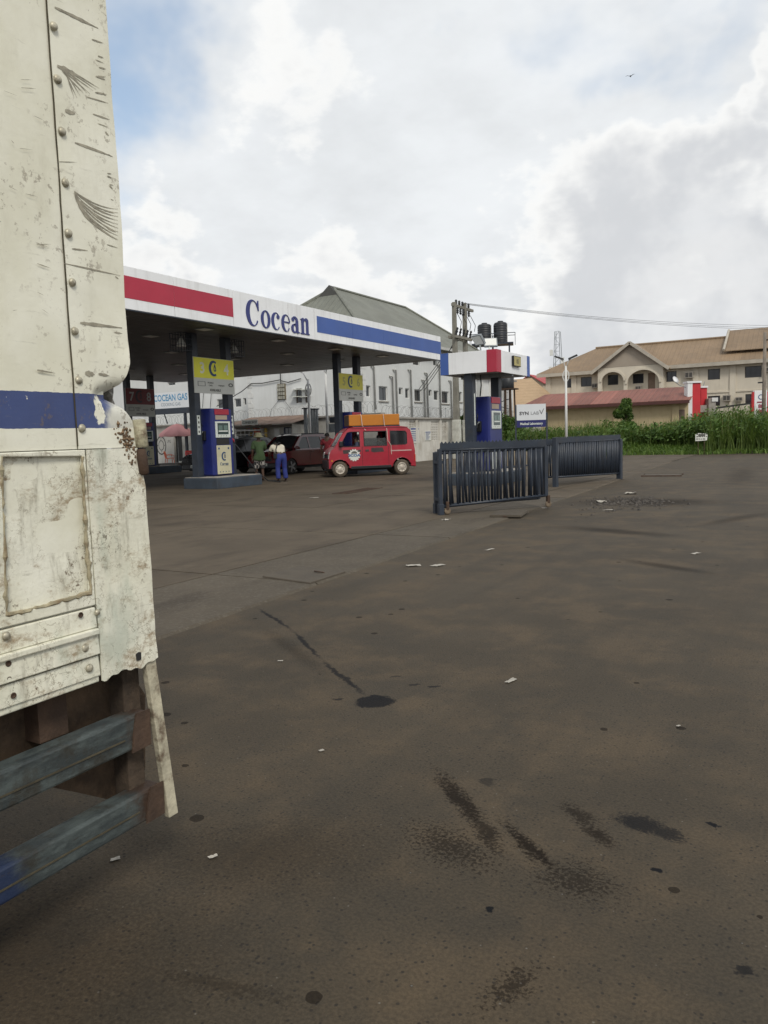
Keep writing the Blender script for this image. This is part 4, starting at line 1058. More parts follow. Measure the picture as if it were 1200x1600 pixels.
    # rain and waste pipes
    for x, ya, yb in ((584.5, 572, 640), (613.5, 588, 660), (619, 578, 660), (642, 578, 660), (663, 594, 660), (667.5, 583, 660), (687, 570, 660), (705, 595, 660)):
        a = AX(x, ya, X1 + .12); zt_ = a.z; zl = AX(x, yb, X1 + .12).z
        MB().tube([(X1 + .02, a.y - .25, zt_), (X1 + .12, a.y - .15, zt_ + .02), (X1 + .12, a.y, zt_ - .05), (X1 + .12, a.y, max(zl, 1.2))], .065, 8).build('drain_pipe', M_pipe, T, world=True, smooth=True)
    # meter board and its wires
    q = AY(440.5, 612, Y0)
    B = MB().box(q.x - .32, q.x + .32, Y0 - .06, Y0 - .002, q.z - .5, q.z + .5).build('meter_board', pm('weathered_board', (.16, .13, .08), .9, var=.3, vs_=6), T, world=True)
    for i in range(4):
        for j in range(4):
            MB().box(q.x - .29 + i * .15, q.x - .18 + i * .15, Y0 - .14, Y0 - .061, q.z - .47 + j * .245, q.z - .28 + j * .245).build('meter', pm('meter_grey', (.34, .33, .28), .6, var=.25, vs_=4), B, world=True)
    W = MB()
    W.tube([(q.x, Y0 - .08, q.z + .5), (q.x, Y0 - .08, 7.4)], .03, 5)
    W.tube([(q.x, Y0 - .1, q.z + .75), (q.x - 1.5, Y0 - .1, q.z + .62), (q.x - 2.4, Y0 - .1, q.z + .66), (q.x - 3.2, Y0 - .1, q.z + .2), (q.x - 5.2, Y0 - .4, q.z - .7)], .03, 5)
    W.tube([(q.x, Y0 - .1, q.z + .70), (q.x + .6, Y0 - .1, q.z + .55), (q.x + 1.6, Y0 - .1, q.z + .72)], .03, 5)
    for dx in (-.9, .8): W.tube([(q.x + dx * .2, Y0 - .08, q.z - .5), (q.x + dx * .9, Y0 - .12, q.z - 1.1), (q.x + dx * 1.2, Y0 - .15, q.z - 1.9)], .012, 5)
    W.build('wiring', M_wirem, T, world=True)
white_block()

def left_block():
    Y0 = 44.0
    x1 = -33.2
    T = thing('white_building', 'white plastered block with small windows, seen past the nearest pump between the columns', 'building', (-45, 49, 0))
    px = [(339, 354, 624, 638), (366, 377, 623, 636), (380, 385, 622, 633), (262, 274, 598, 602)]
    wr = [box_rect(AY, a, b, c, d, Y0, 'X') for a, b, c, d in px]
    MB().plate(rect(-62, x1, 0, 7.2), [rect(a, min(b, x1 - .2), c, d) for a, b, c, d in wr], .24, lambda u, v, w: (u, Y0 + .12 - w, v)).build('wall', M_plaster, T, world=True)
    for a, b, c, d in wr: window(T, FY(Y0), a, min(b, x1 - .2), c, d, .10, mull=1, fw=.05)
    MB().box(-62, x1, Y0 + .26, Y0 + 9, 0, 7.0).build('rear_walls', M_plaster, T, world=True)
    MB().box(-62.3, x1, Y0 - .3, Y0 + 9.3, 7.2, 7.35).build('roof_slab', M_conc, T, world=True)
    MB().tube([(x1 - 1.9, Y0 - .1, 7.1), (x1 - 1.9, Y0 - .1, 1)], .05, 6).build('drain_pipe', M_frame, T, world=True)
    M = MB()
    for k in range(3):
        a = AY(300 + 12 * k, 612, Y0 - .1)
        M.tube([(a.x, a.y, a.z + .9), (a.x + .4, a.y, a.z), (a.x + .2, a.y, a.z - 1.2)], .02, 5)
    M.build('wiring', M_wirem, T, world=True)
left_block()

# boundary walls with razor wire
def helix(mb, p0, p1, r, pitch, tube=.008, n=9):
    p0, p1 = Vector(p0), Vector(p1); L = (p1 - p0).length; ax = (p1 - p0).normalized()
    up = Vector((0, 0, 1)); sd = ax.cross(up); turns = L / pitch; N = int(turns * n)
    rr = random.Random(4)
    pts = [p0 + ax * (L * k / N) + (sd * math.cos(2 * PI * k / n) + up * math.sin(2 * PI * k / n)) * r * (1 + .12 * math.sin(k * .31)) for k in range(N + 1)]
    mb.tube(pts, tube, 3)
M_razor = pm('razor_wire', (.28, .28, .27), .55, .5, var=.2)
def side_wall():
    X = -20.4; Ya, Yb, H = 36.2, 62.0, 2.45
    T = thing('boundary_wall', 'white boundary wall with pierced vent blocks and razor wire, behind the red van', 'wall', (X, 48, 0))
    M_wallp = pm('wall_paint', (.56, .54, .49), .85, var=.08, vs_=.8, dirt=.5, dcol=(.30, .26, .20), ds=1.1, streak=.25, bump=.005, bs=10)
    S = .30; z0 = 1.15
    pan = [(AX(640, 670, X).y, 4, 5), (AX(674, 670, X).y, 7, 4), (AX(705, 670, X).y, 2, 4), (AX(718, 670, X).y, 3, 4)]
    holes = [rect(y, y + n * S, z0, z0 + r * S - (.3 if r == 5 else 0)) for y, n, r in pan]
    MB().plate(rect(Ya, Yb, 0, H), holes, .2, FX(X - .1)).build('wall_body', M_wallp, T, world=True)
    o = S / 2
    blk = MB().plate(rect(-o, o, -o, o), [[(-.115, .02), (-.02, .02), (-.02, .115), (-.09, .115)], [(.02, .02), (.115, .02), (.09, .115), (.02, .115)], [(-.09, -.115), (-.02, -.115), (-.02, -.02), (-.115, -.02)], [(.02, -.115), (.09, -.115), (.115, -.02), (.02, -.02)]], .14, lambda u, v, w: (w, u * .97, v * .97)).mesh('vent_block', M_wallp)
    rr = random.Random(9)
    for y, n, r in pan:
        for i in range(n):
            for j in range(min(r, 4)):
                inst('vent_block', blk, T, (-.1 + rr.uniform(-.006, .006), y + (i + .5) * S - 48, z0 + (j + .5) * S))
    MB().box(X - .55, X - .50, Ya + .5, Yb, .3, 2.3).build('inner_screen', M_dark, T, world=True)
    for k in range(9):
        y = Ya + .2 + k * (Yb - Ya - .4) / 8
        MB().box(X - .14, X + .06, y - .15, y + .15, 0, H + .001).build('pier', M_wallp, T, world=True, bevel=.01)
    for k in range(9):
        a = Ya + k * (Yb - Ya) / 9
        MB().box(X - .26, X + .12, a + .01, a + (Yb - Ya) / 9 - .01, H + .004, H + .10).build('coping', M_conc, T, world=True, bevel=.01)
    mb = MB(); helix(mb, (X - .1, Ya, H + .42), (X - .1, Yb, H + .42), .30, .34)
    o_ = mb.build('razor_wire', M_razor, T, world=True); o_['kind'] = 'stuff'
    for k in range(12):
        y = Ya + 1 + k * 2.2
        MB().cyl((X - .1, y, H + .1), (X - .1, y, H + .75), .018, n=5).build('wire_post', M_grey, T, world=True)
    # notices pasted on the wall
    for (xa, xb, ya, yb, lab) in ((641, 655, 668, 692, 'white notice board with blue printed lines on the vent-block wall beside the van'), (664, 673, 674, 688, 'small square no-smoking style notice on the vent-block wall')):
        a, b, c, d = box_rect(AX, xa, xb, ya, yb, X + .02, 'Y')
        N = thing('wall_notice', lab, 'sign', (X + .003, (a + b) / 2, (c + d) / 2))
        w, h = (b - a) / 2, (d - c) / 2
        MB().box(0, .03, -w, w, -h, h).build('board', M_signw, N)
        m = MB()
        if w > .35:
            m.box(.031, .034, -w + .03, w - .03, h * .72, h * .92)
            for k in range(6): m.box(.031, .034, -w + .08, w - .1 - .1 * (k % 3), h * (.45 - k * .24), h * (.55 - k * .24))
        else:
            m.plate(ell(0, h * .25, h * .4, h * .4), [ell(0, h * .25, h * .3, h * .3)[::-1]], .003, FX(.033)); m.box(.031, .034, -.12, .12, -h * .6, -h * .45)
        m.build('print', pm('print_blue', (.05, .07, .22), .6) if w > .35 else M_grnum, N)
side_wall()

WA = Vector((-20.7, 36.2, 0)); WB = Vector((-47, 40.6, 0))
wdir = (WB - WA).normalized(); wout = Vector((wdir.y, -wdir.x, 0))     # outwards, to the yard
if wout.y > 0: wout = -wout
def WF(off=0.): return lambda u, v, w: tuple(WA + wdir * u + wout * (w + off) + Vector((0, 0, v)))
def on_wall(x, y, off=0.):           # (u, z) where a sight line meets the wall face
    d = ray(x, y); o = WA + wout * off
    t = (o - CAM).dot(wout) / d.dot(wout); P = CAM + d * t
    return (P - o).dot(wdir), P.z
def back_wall():
    L = (WB - WA).length
    T = thing('boundary_wall', 'pale yard wall topped with razor wire running behind the parked cars and umbrella', 'wall', tuple(WA))
    M_wallp = pm('yard_wall_paint', (.42, .41, .38), .85, var=.1, vs_=.7, dirt=.5, dcol=(.22, .19, .15), ds=.9, streak=.25, bump=.005, bs=10)
    H = 2.7
    ud, _ = on_wall(285, 700); ue, _ = on_wall(272, 700)
    MB().plate(rect(0, L, 0, H), [rect(min(ud, ue), max(ud, ue), .05, 2.1)], .2, WF(-.1)).build('wall_body', M_wallp, T, world=True)
    MB().plate(rect(min(ud, ue), max(ud, ue), .05, 2.1), (), .05, WF(-.19)).build('door', M_dark, T, world=True)
    for k in range(9):
        MB().plate(rect(L * k / 9 + .01, L * (k + 1) / 9 - .01, H + .004, H + .1), (), .4, WF(-.08)).build('coping', M_conc, T, world=True)
    mb = MB(); f = WF(-.1); helix(mb, f(0, H + .42, 0), f(L, H + .42, 0), .32, .34)
    o_ = mb.build('razor_wire', M_razor, T, world=True); o_['kind'] = 'stuff'
    # painted ring emblem
    u, z = on_wall(252, 696)
    mb = MB(); g = WF(.004)
    mb.plate(ell(u, z, .58, .66), [ell(u, z, .50, .58)[::-1]], .004, g); mb.plate(ell(u, z, .32, .36), [ell(u, z, .27, .31)[::-1]], .004, g)
    for a in range(0, 360, 90): mb.plate([(u + .44 * math.cos(R(a + k)) * s, z + .48 * math.sin(R(a + k)) * s) for k, s in ((-6, 1), (6, 1), (0, .8))], (), .004, g)
    mb.build('ring_emblem', M_black, T, world=True)
    u, z = on_wall(264, 692)
    MB().text('LPG', .2, lambda a, b, c: g(u - a, z + b, c)).build('lettering', M_grnum, T, world=True)
back_wall()

# ------------------------------------------------------------------ yard: shop, gas canopy, umbrella, chairs
def corner_shop():
    Yf = 35.0
    xa, xb = AY(368, 680, Yf).x, AY(457, 680, Yf).x
    xm = AY(412, 680, Yf).x                                # end of the open front
    T = thing('corner_shop', 'low lean-to shop with rusty sheet roof and shelves of goods, marked Corner Shop', 'shop', ((xa + xb) / 2, Yf, 0))
    M_sw = pm('shop_wall', (.50, .49, .45), .85, var=.1, dirt=.4, dcol=(.28, .25, .20), streak=.2)
    M_sr = pm('rusty_roof_sheet', (.20, .135, .10), .8, var=.25, vs_=2, dirt=.5, dcol=(.09, .06, .045), ds=2, rib=((1, 0, 0), .18, .03))
    z = 2.35
    Yb = 36.9
    wl, wr_ = AY(434, 670, Yf).x, AY(445, 670, Yf).x
    MB().plate(rect(xm, xb, 0, z), [rect(AY(443, 670, Yf).x, AY(455, 670, Yf).x, 1.35, 2.2)], .12, lambda u, v, w: (u, Yf + .06 - w, v)).build('front_wall', M_sw, T, world=True)
    window(T, FY(Yf), AY(443, 670, Yf).x, AY(455, 670, Yf).x, 1.35, 2.2, .08, frame=pm('dull_blue_frame', (.06, .08, .14), .6), mull=1)
    MB().box(AY(429, 670, Yf).x, AY(437, 670, Yf).x, Yf - .03, Yf - .001, .1, 2.15).build('door', M_frame, T, world=True)
    MB().box(xa, xa + .1, Yf, Yb, 0, z).build('side_wall', M_sw, T, world=True)
    MB().box(xb - .1, xb, Yf + .13, Yb, 0, z).build('side_wall', M_sw, T, world=True)
    MB().box(xa + .11, xb - .11, Yb - .1, Yb, 0, z).build('rear_wall', M_dark, T, world=True)
    MB().box(xm, xm + .1, Yf + .13, Yb - .11, 0, z).build('partition', M_sw, T, world=True)
    n = 7
    for k in range(n):
        a, b = xa - .4 + (xb - xa + .9) * k / n, xa - .4 + (xb - xa + .9) * (k + 1) / n
        dz = .012 * (k % 2)
        MB().hexa([(a, Yf - .75, z + .03 + dz), (b + .03, Yf - .75, z + .03 + dz), (b + .03, Yb + .1, z + .55 + dz), (a, Yb + .1, z + .55 + dz)], [(a, Yf - .75, z + .05 + dz), (b + .03, Yf - .75, z + .05 + dz), (b + .03, Yb + .1, z + .57 + dz), (a, Yb + .1, z + .57 + dz)]).build('roof_sheet', M_sr, T, world=True)
    MB().box(xa - .4, xb + .5, Yf - .72, Yf - .66, z - .12, z + .02).build('eave_board', pm('eave_timber', (.10, .085, .07), .9, var=.2), T, world=True)
    MB().box(xa - .2, xm + .2, Yf - .5, Yf - .42, z - .28, z - .22).build('awning_bar', M_frame, T, world=True)
    # sign
    sx0, sx1 = AY(378, 660, Yf - .8).x, AY(403, 660, Yf - .8).x
    zz0, zz1 = AY(390, 664, Yf - .8).z, AY(390, 656, Yf - .8).z
    S = thing('shop_sign', 'small white sign reading Corner Shop above the shop front', 'sign', ((sx0 + sx1) / 2, Yf - .8, zz0))
    w = (sx1 - sx0) / 2; h = zz1 - zz0
    MB().box(-w, w, -.02, .0, 0, h).build('board', M_signw, S)
    MB().text('CORNER SHOP', h * .5, lambda a, b, c: (a, -.023 - c, h * .25 + b), fit=1.8 * w, bold=.004).build('lettering', M_grnum, S)
    # white grille in front of shelves
    ga, gb = AY(371, 690, Yf).x, AY(397, 690, Yf).x
    gz0, gz1 = AY(380, 696, Yf).z, AY(380, 671, Yf).z
    Gt = MB()
    grille = bpy.data.objects.new('grille', None); COL.objects.link(grille); grille.parent = T
    for k in range(5):
        x = ga + (gb - ga) * k / 4; MB().bar((x, Yf - .02, gz0), (x, Yf - .02, gz1), .04 if k % 2 == 0 else .025, .04).build('bar', M_frame, grille, world=True)
    for k in range(4):
        z_ = gz0 + (gz1 - gz0) * k / 3; MB().bar((ga, Yf - .045, z_), (gb, Yf - .045, z_), .03, .03).build('bar', M_frame, grille, world=True)
    MB().box(ga, gb, Yf - .04, Yf + .04, .02, gz0 - .06).build('counter', M_conc, T, world=True)
    # shelves with goods
    R2 = thing('goods_shelf', 'crowded shelf of small coloured packets inside the shop opening', 'shelf', ((ga + xm) / 2, Yf + .9, GZ))
    wdt = (xm - ga)
    for k in range(5): MB().box(-wdt / 2, wdt / 2 - .05, -.2, .2, .4 + k * .42, .43 + k * .42).build('shelf_board', M_frame, R2)
    rr = random.Random(2); cols = [(.5, .32, .03), (.42, .05, .03), (.5, .12, .03), (.45, .43, .38), (.10, .16, .30), (.08, .22, .08), (.55, .5, .4), (.30, .03, .05)]
    mats = [pm('packet_%d' % i, c, .5, var=.1) for i, c in enumerate(cols)]
    mb = MB()
    for k in range(5):
        x = -wdt / 2 + .03
        while x < wdt / 2 - .2:
            w_ = rr.uniform(.08, .2); mb.box(x, x + w_, -.15, .1, .432 + k * .42, .432 + k * .42 + rr.uniform(.15, .34), rr.randrange(8)); x += w_ + .02
    o = mb.build('packets', mats, R2); o['kind'] = 'stuff'
    # hanging packets by the opening
    H_ = thing('snack_hanger', 'orange and yellow snack packets hung in strips at the shop opening', 'goods', (AY(408, 685, Yf - .2).x, Yf - .25, 1.0))
    for i in range(4):
        for j in range(4):
            MB().hexa([(-.45 + i * .25, -.02, .05 + j * .3), (-.26 + i * .25, -.02, .05 + j * .3), (-.26 + i * .25, .02, .05 + j * .3), (-.45 + i * .25, .02, .05 + j * .3)], [(-.44 + i * .25, -.01, .30 + j * .3), (-.27 + i * .25, -.01, .30 + j * .3), (-.27 + i * .25, .01, .30 + j * .3), (-.44 + i * .25, .01, .30 + j * .3)]).build('packet', mats[[0, 2, 1, 3][(i + (j // 2)) % 4]], H_)
corner_shop()

def gas_canopy():
    Y = 35.2
    a, b = AY(236, 620, Y), AY(303.5, 637, Y)
    T = thing('gas_canopy', 'small dark gas point frame carrying a white Cocean Gas board, beyond the left pumps', 'canopy', (a.x, Y, 0))
    z1, z0 = AY(270, 612.5, Y).z, AY(270, 637.5, Y).z
    x0, x1 = a.x, b.x
    MB().box(x0 - 1.2, x1 + .15, Y - .03, Y + .05, z0, z1).build('sign_board', pm('gas_white_sheet', (.70, .72, .74), .4, var=.03), T, world=True)  # plain white sheet, a little paler than the other sign sheets
    cx = AY(271, 620, Y).x
    hh = (z1 - z0)
    blue = pm('gas_letter_blue', (.10, .30, .50), .5)
    ta, tb = AY(240, 620, Y).x, AY(294, 620, Y).x
    MB().text('COCEAN GAS', hh * .40, lambda u, v, c: ((ta + tb) / 2 + u, Y - .033 - c, z0 + hh * .47 + v), fit=(tb - ta) * .97, bold=.012).build('lettering', blue, T, world=True)
    MB().text('COOKING GAS', hh * .20, lambda u, v, c: ((ta + tb) / 2 + u, Y - .033 - c, z0 + hh * .14 + v), fit=(tb - ta) * .56).build('lettering', pm('gas_letter_grey', (.20, .25, .30), .5), T, world=True)
    MB().box(x0 - 1.3, x1 + .3, Y - .08, Y + .10, z0 - .36, z0 - .004).build('beam', M_steel, T, world=True)
    for px in (241, 290):
        p = AY(px, 660, Y); MB().box(p.x - .07, p.x + .07, Y - .07, Y + .07, 0, z0 - .365).build('post', M_steel, T, world=True)
    MB().box(x0 - 1.3, x1 + .3, Y + .11, Y + 2.6, z0 - .2, z0 - .1).build('roof_sheet', M_grey, T, world=True)
    MB().bar(AY(256, 645, Y + .2), AY(262, 662, Y + .2), .05, .05).build('strut', M_steel, T, world=True)
gas_canopy()

def umbrella():
    p = AD(277, 675, 47.5)
    T = thing('parasol', 'faded pink parasol standing over red plastic chairs at the yard wall', 'umbrella', (p.x, p.y, GZ))
    top = AD(277, 662, 47.5).z - GZ; rim = AD(277, 678, 47.5).z - GZ; r = 1.10
    M_p = pm('faded_pink_cloth', (.52, .25, .25), .85, var=.08, dirt=.2, dcol=(.42, .22, .22))
    n = 8
    for k in range(n):
        a0, a1 = 2 * PI * k / n, 2 * PI * (k + 1) / n
        vs_ = []
        for j in range(5):
            s = j / 4
            z = top - (top - rim) * (s ** 1.6)
            for a in (a0, (a0 + a1) / 2, a1):
                q = r * s * (1 if a != (a0 + a1) / 2 else .95)
                vs_.append((q * math.cos(a), q * math.sin(a), z))
        fs = [(j * 3 + i, j * 3 + i + 1, j * 3 + i + 4, j * 3 + i + 3) for j in range(4) for i in range(2)]
        e = len(vs_)
        vs_ += [(r * math.cos(a0), r * math.sin(a0), rim - .13), (r * .95 * math.cos((a0 + a1) / 2), r * .95 * math.sin((a0 + a1) / 2), rim - .17), (r * math.cos(a1), r * math.sin(a1), rim - .13)]
        fs += [(12, 13, e + 1, e), (13, 14, e + 2, e + 1)]
        MB().add(vs_, fs).build('cloth_panel', M_p, T, smooth=True)
        MB().bar((0, 0, top - .04), (r * math.cos(a0), r * math.sin(a0), rim - .01), .012, .012).build('rib', M_grey, T)
    MB().cyl((0, 0, 0), (0, 0, top + .08), .02, n=8).build('pole', M_grey, T)
    MB().lathe([(.22, 0), (.22, .06), (.06, .12), (.05, .2)], n=14).build('base', M_conc, T)
umbrella()

def plastic_chair(lab, loc, rz, mat):
    T = thing('plastic_chair', lab, 'chair', loc, rz, 'plastic chairs by the yard wall')
    MB().hexa([(-.22, -.22, .42), (.22, -.22, .42), (.20, .20, .40), (-.20, .20, .40)], [(-.22, -.22, .45), (.22, -.22, .45), (.20, .20, .43), (-.20, .20, .43)]).build('seat', mat, T, bevel=.01)
    MB().plate([(-.21, 0), (.21, 0), (.23, .25), (.18, .42), (-.18, .42), (-.23, .25)], [rect(-.12 + k * .09, -.07 + k * .09, .06, .33) for k in range(3)], .025, lambda u, v, w: (u, .20 + v * .22 + w, .43 + v)).build('backrest', mat, T)
    for s in (-1, 1):
        MB().tube([(s * .23, .22, .62), (s * .25, -.05, .64), (s * .24, -.2, .60), (s * .22, -.22, .44)], .02, 6).build('armrest', mat, T, smooth=True)
        for y, dy in ((-.2, -.05), (.18, .07)): MB().cyl((s * .20, y, .42), (s * .24, y + dy, 0), .024, .018, 6).build('leg', mat, T)
    return T
M_chair = pm('red_plastic', (.48, .025, .02), .4, var=.06)
M_chairo = pm('orange_red_plastic', (.55, .10, .035), .4, var=.06)
def gnd(px, py, D): p = AD(px, py, D); return (p.x, p.y, GZ)
YARDZ = .18
def yard():
    # raised concrete apron along the yard wall
    a = AD(232, 700, 44.5); b = AD(312, 700, 46.0)
    T = MB().hexa([(a.x - 3, a.y - .5, 0), (b.x + 4.5, b.y - 1.6, 0), (b.x + 5.0, b.y + 1.0, 0), (a.x - 3, a.y + 3, 0)], [(a.x - 3, a.y - .5, YARDZ), (b.x + 4.5, b.y - 1.6, YARDZ), (b.x + 5.0, b.y + 1.0, YARDZ), (a.x - 3, a.y + 3, YARDZ)]).build('yard_apron', M_conc)
    struct(T)
    for lab, px, D, rz, m in (('orange-red plastic chair left of the parasol pole', 264, 46.5, R(150), M_chairo), ('red plastic chair facing left near the dark column', 297, 46.6, R(70), M_chair), ('red plastic chair at the far right, half behind the dark column', 303, 47.2, R(95), M_chair)):
        p = AD(px, 700, D); plastic_chair(lab, (p.x, p.y, YARDZ), rz, m)
    p = AD(270, 715, 42.5)
    t = thing('concrete_plinth', 'low dark concrete plinth on the yard floor below the parasol', 'plinth', (p.x, p.y, 0))
    MB().box(-.75, .75, -.4, .4, 0, .42).build('block', pm('dark_plinth', (.06, .05, .045), .8, var=.2), t, bevel=.03)
    p = AD(284, 716, 45.2)
    t = thing('plastic_tub', 'small pale plastic tub on the yard kerb below the parasol', 'tub', (p.x, p.y, YARDZ))
    MB().lathe([(.14, 0), (.17, .24), (.18, .26), (.16, .26), (.13, .02)], n=14).build('tub', M_signw, t, smooth=True)
yard()

def street_lamp(lab, base, h, arms, col=None, disc=True):
    T = thing('street_lamp', lab, 'street lamp', (base[0], base[1], 0))
    m = col or M_frame
    MB().cyl((0, 0, 0), (0, 0, h), .085, .06, 10).build('pole', m, T, smooth=True)
    MB().box(-.16, .16, -.16, .16, 0, .03).build('base_plate', m, T)
    for (dx, dy, dz) in arms:
        MB().tube([(0, 0, h - .15), (dx * .5, dy * .5, h + dz * .7), (dx, dy, h + dz)], .03, 6).build('arm', m, T, smooth=True)
        hd = MB().hexa([(-.28, -.11, 0), (.28, -.11, 0), (.28, .11, 0), (-.28, .11, 0)], [(-.26, -.09, .09), (.26, -.09, .09), (.26, .09, .09), (-.26, .09, .09)]).build('lamp_head', M_black, T)
        hd.location = (dx * 1.35, dy * 1.35, h + dz + .03); hd.rotation_euler = (0, R(-22) * (1 if dx > 0 else -1), math.atan2(dy, dx) if dx > 0 else math.atan2(-dy, -dx))
        MB().box(-.2, .2, -.08, .08, -.006, -.001).build('lens', M_lamp, hd)
    if disc: MB().plate(ell(0, h - .55, .20, .34), [ell(0, h - .55, .15, .29)[::-1]], .03, FY(-.0)).build('ring_frame', m, T)
p = AY(485, 690, 33.6)
street_lamp('white street lamp with one dark panel arm in front of the white block', (p.x, 33.6), AY(485, 592, 33.6).z, [(-.45, -.15, .45)])
p = AY(512.5, 690, 34.2)
street_lamp('slim white street lamp with forked top beside the faded yellow board', (p.x, 34.2), AY(512, 582, 34.2).z, [(-.25, .1, .35), (.25, -.1, .35)], disc=False)
p = AY(885, 690, 44.0)
street_lamp('tall white street lamp with twin heads and oval frame in front of the tall grass', (p.x, 44.0), AY(885, 572, 44.0).z, [(-.28, -.06, .42), (.30, .06, .42)])

def galv_posts():
    for i, (x, yt) in enumerate(((477, 639), (487, 640), (491, 640), (495, 640))):
        p = AY(x, yt, 34.0)
        T = thing('steel_post', 'capped galvanised post behind the dark red SUV, %s' % ('standing apart on the left', 'leftmost of the close three', 'middle of the close three', 'rightmost of the close three')[i], 'post', (p.x, 34.0, GZ), 0, None if i == 0 else 'close group of galvanised posts')
        MB().box(-.09 if i == 0 else -.045, .09 if i == 0 else .045, -.05, .05, 0, p.z - GZ).build('shaft', M_grey, T)
        MB().box(-.16 if i == 0 else -.1, .16 if i == 0 else .1, -.1, .1, p.z - GZ + .001, p.z - GZ + .06).build('cap_plate', M_steel, T)
    p = AY(522, 668, 34.5)
    T = thing('meter_cabinet', 'grey sheet metal awning box on the yard wall left of the dark column', 'cabinet', (p.x, 34.5, p.z))
    MB().hexa([(-.35, -.3, -.25), (.45, -.3, -.25), (.4, .3, -.25), (-.3, .3, -.25)], [(-.25, -.2, .2), (.40, -.2, .2), (.35, .3, .2), (-.2, .3, .2)]).build('housing', M_grey, T, bevel=.01)
    MB().box(-.2, .5, -.1, .3, .25, .55).build('upper_box', M_steel, T)
    MB().box(-.03, .03, .2, .26, -p.z + GZ, -.251).build('stand', M_grey, T)
galv_posts()

# ------------------------------------------------------------------ poles, tanks, mast, wires
M_polec = pm('concrete_pole', (.20, .19, .16), .9, var=.15, vs_=2, dirt=.3, dcol=(.13, .12, .09))
def hpole():
    p = G(712, 712); X = -19.7
    a, b = AX(713, 640, X), AX(729, 640, X)
    zt = AX(712, 473, X).z
    T = thing('utility_pole', 'twin-leg concrete utility pole with crossarms and fuses behind the kiosk canopy', 'utility pole', (X, a.y, 0))
    for q, zz in ((a, zt), (b, AX(728, 475, X).z)):
        MB().hexa([(-.2, q.y - a.y - .17, 0), (.2, q.y - a.y - .17, 0), (.2, q.y - a.y + .17, 0), (-.2, q.y - a.y + .17, 0)], [(-.1, q.y - a.y - .12, zz), (.1, q.y - a.y - .12, zz), (.1, q.y - a.y + .12, zz), (-.1, q.y - a.y + .12, zz)]).build('leg', M_polec, T, bevel=.02)
        MB().box(-.23, .23, q.y - a.y - .2, q.y - a.y + .2, 0, 2.4).build('white_base', pm('limewash', (.5, .5, .45), .9, var=.15, vs_=3, dirt=.4, dcol=(.25, .23, .18)), T, bevel=.02)
    dy = b.y - a.y
    z1 = AX(720, 480, X).z
    MB().box(-.06, .06, -.3, dy + 1.3, z1 - .08, z1 + .08).build('crossarm', M_polec, T)
    z2 = AX(720, 529, X).z
    MB().box(.15, .28, -.4, dy + .5, z2 - .08, z2 + .08).build('crossarm', M_polec, T)
    MB().box(-.28, -.15, -.4, dy + .5, z2 - .08, z2 + .08).build('crossarm', M_polec, T)
    ins = MB().lathe([(.03, 0), (.09, .04), (.05, .09), (.10, .13), (.05, .18), (.09, .22), (.02, .3)], n=10).mesh('insulator', M_black, True)
    for k in range(5): inst('insulator', ins, T, (0, .3 + k * (dy + .8) / 5, z1 + .08)); 
    for k in range(5): inst('insulator', ins, T, (.0, .5 + k * (dy + .6) / 5, z1 - .08), (PI, 0, 0), (1, 1, 1.3))
    for k in range(5): inst('fuse', ins, T, (.3, -.2 + k * (dy + .5) / 4, z2 + .55), (PI, R(15), 0), (.9, .9, 2.0))
    W = MB()
    for k in range(4):
        y = .3 + k * (dy + .6) / 3
        W.tube([(.0, y, z1 - .35), (.25, y + .2, (z1 + z2) / 2), (.3, y - .1, z2 + .55)], .02, 4)
    for k in range(3): W.tube([(0, .2 + k * .3, z2), (-.6, -.4 - k * .3, z2 - 1.5), (-1.6, -1.2 - k * .4, 4.2)], .02, 4)
    o = W.build('jumper_wires', M_wirem, T)
    # overhead lines leaving to the right
    for k, (ye, D) in enumerate(((503, 64), (507, 64), (510, 65))):
        s = Vector((X, a.y + .3 + (k + 2) * (dy + .8) / 5, z1 + .3)); e = AD(1330, ye + 4, D)
        pts = [s.lerp(e, i / 16) - Vector((0, 0, 4 * .55 * (i / 16) * (1 - i / 16))) for i in range(17)]
        m = MB().tube(pts, .013, 4)
        tag(m.build('power_line', M_wirem), 'thin dark power line right of the twin pole, %s of three' % ('top', 'middle', 'bottom')[k], 'wire')
hpole()

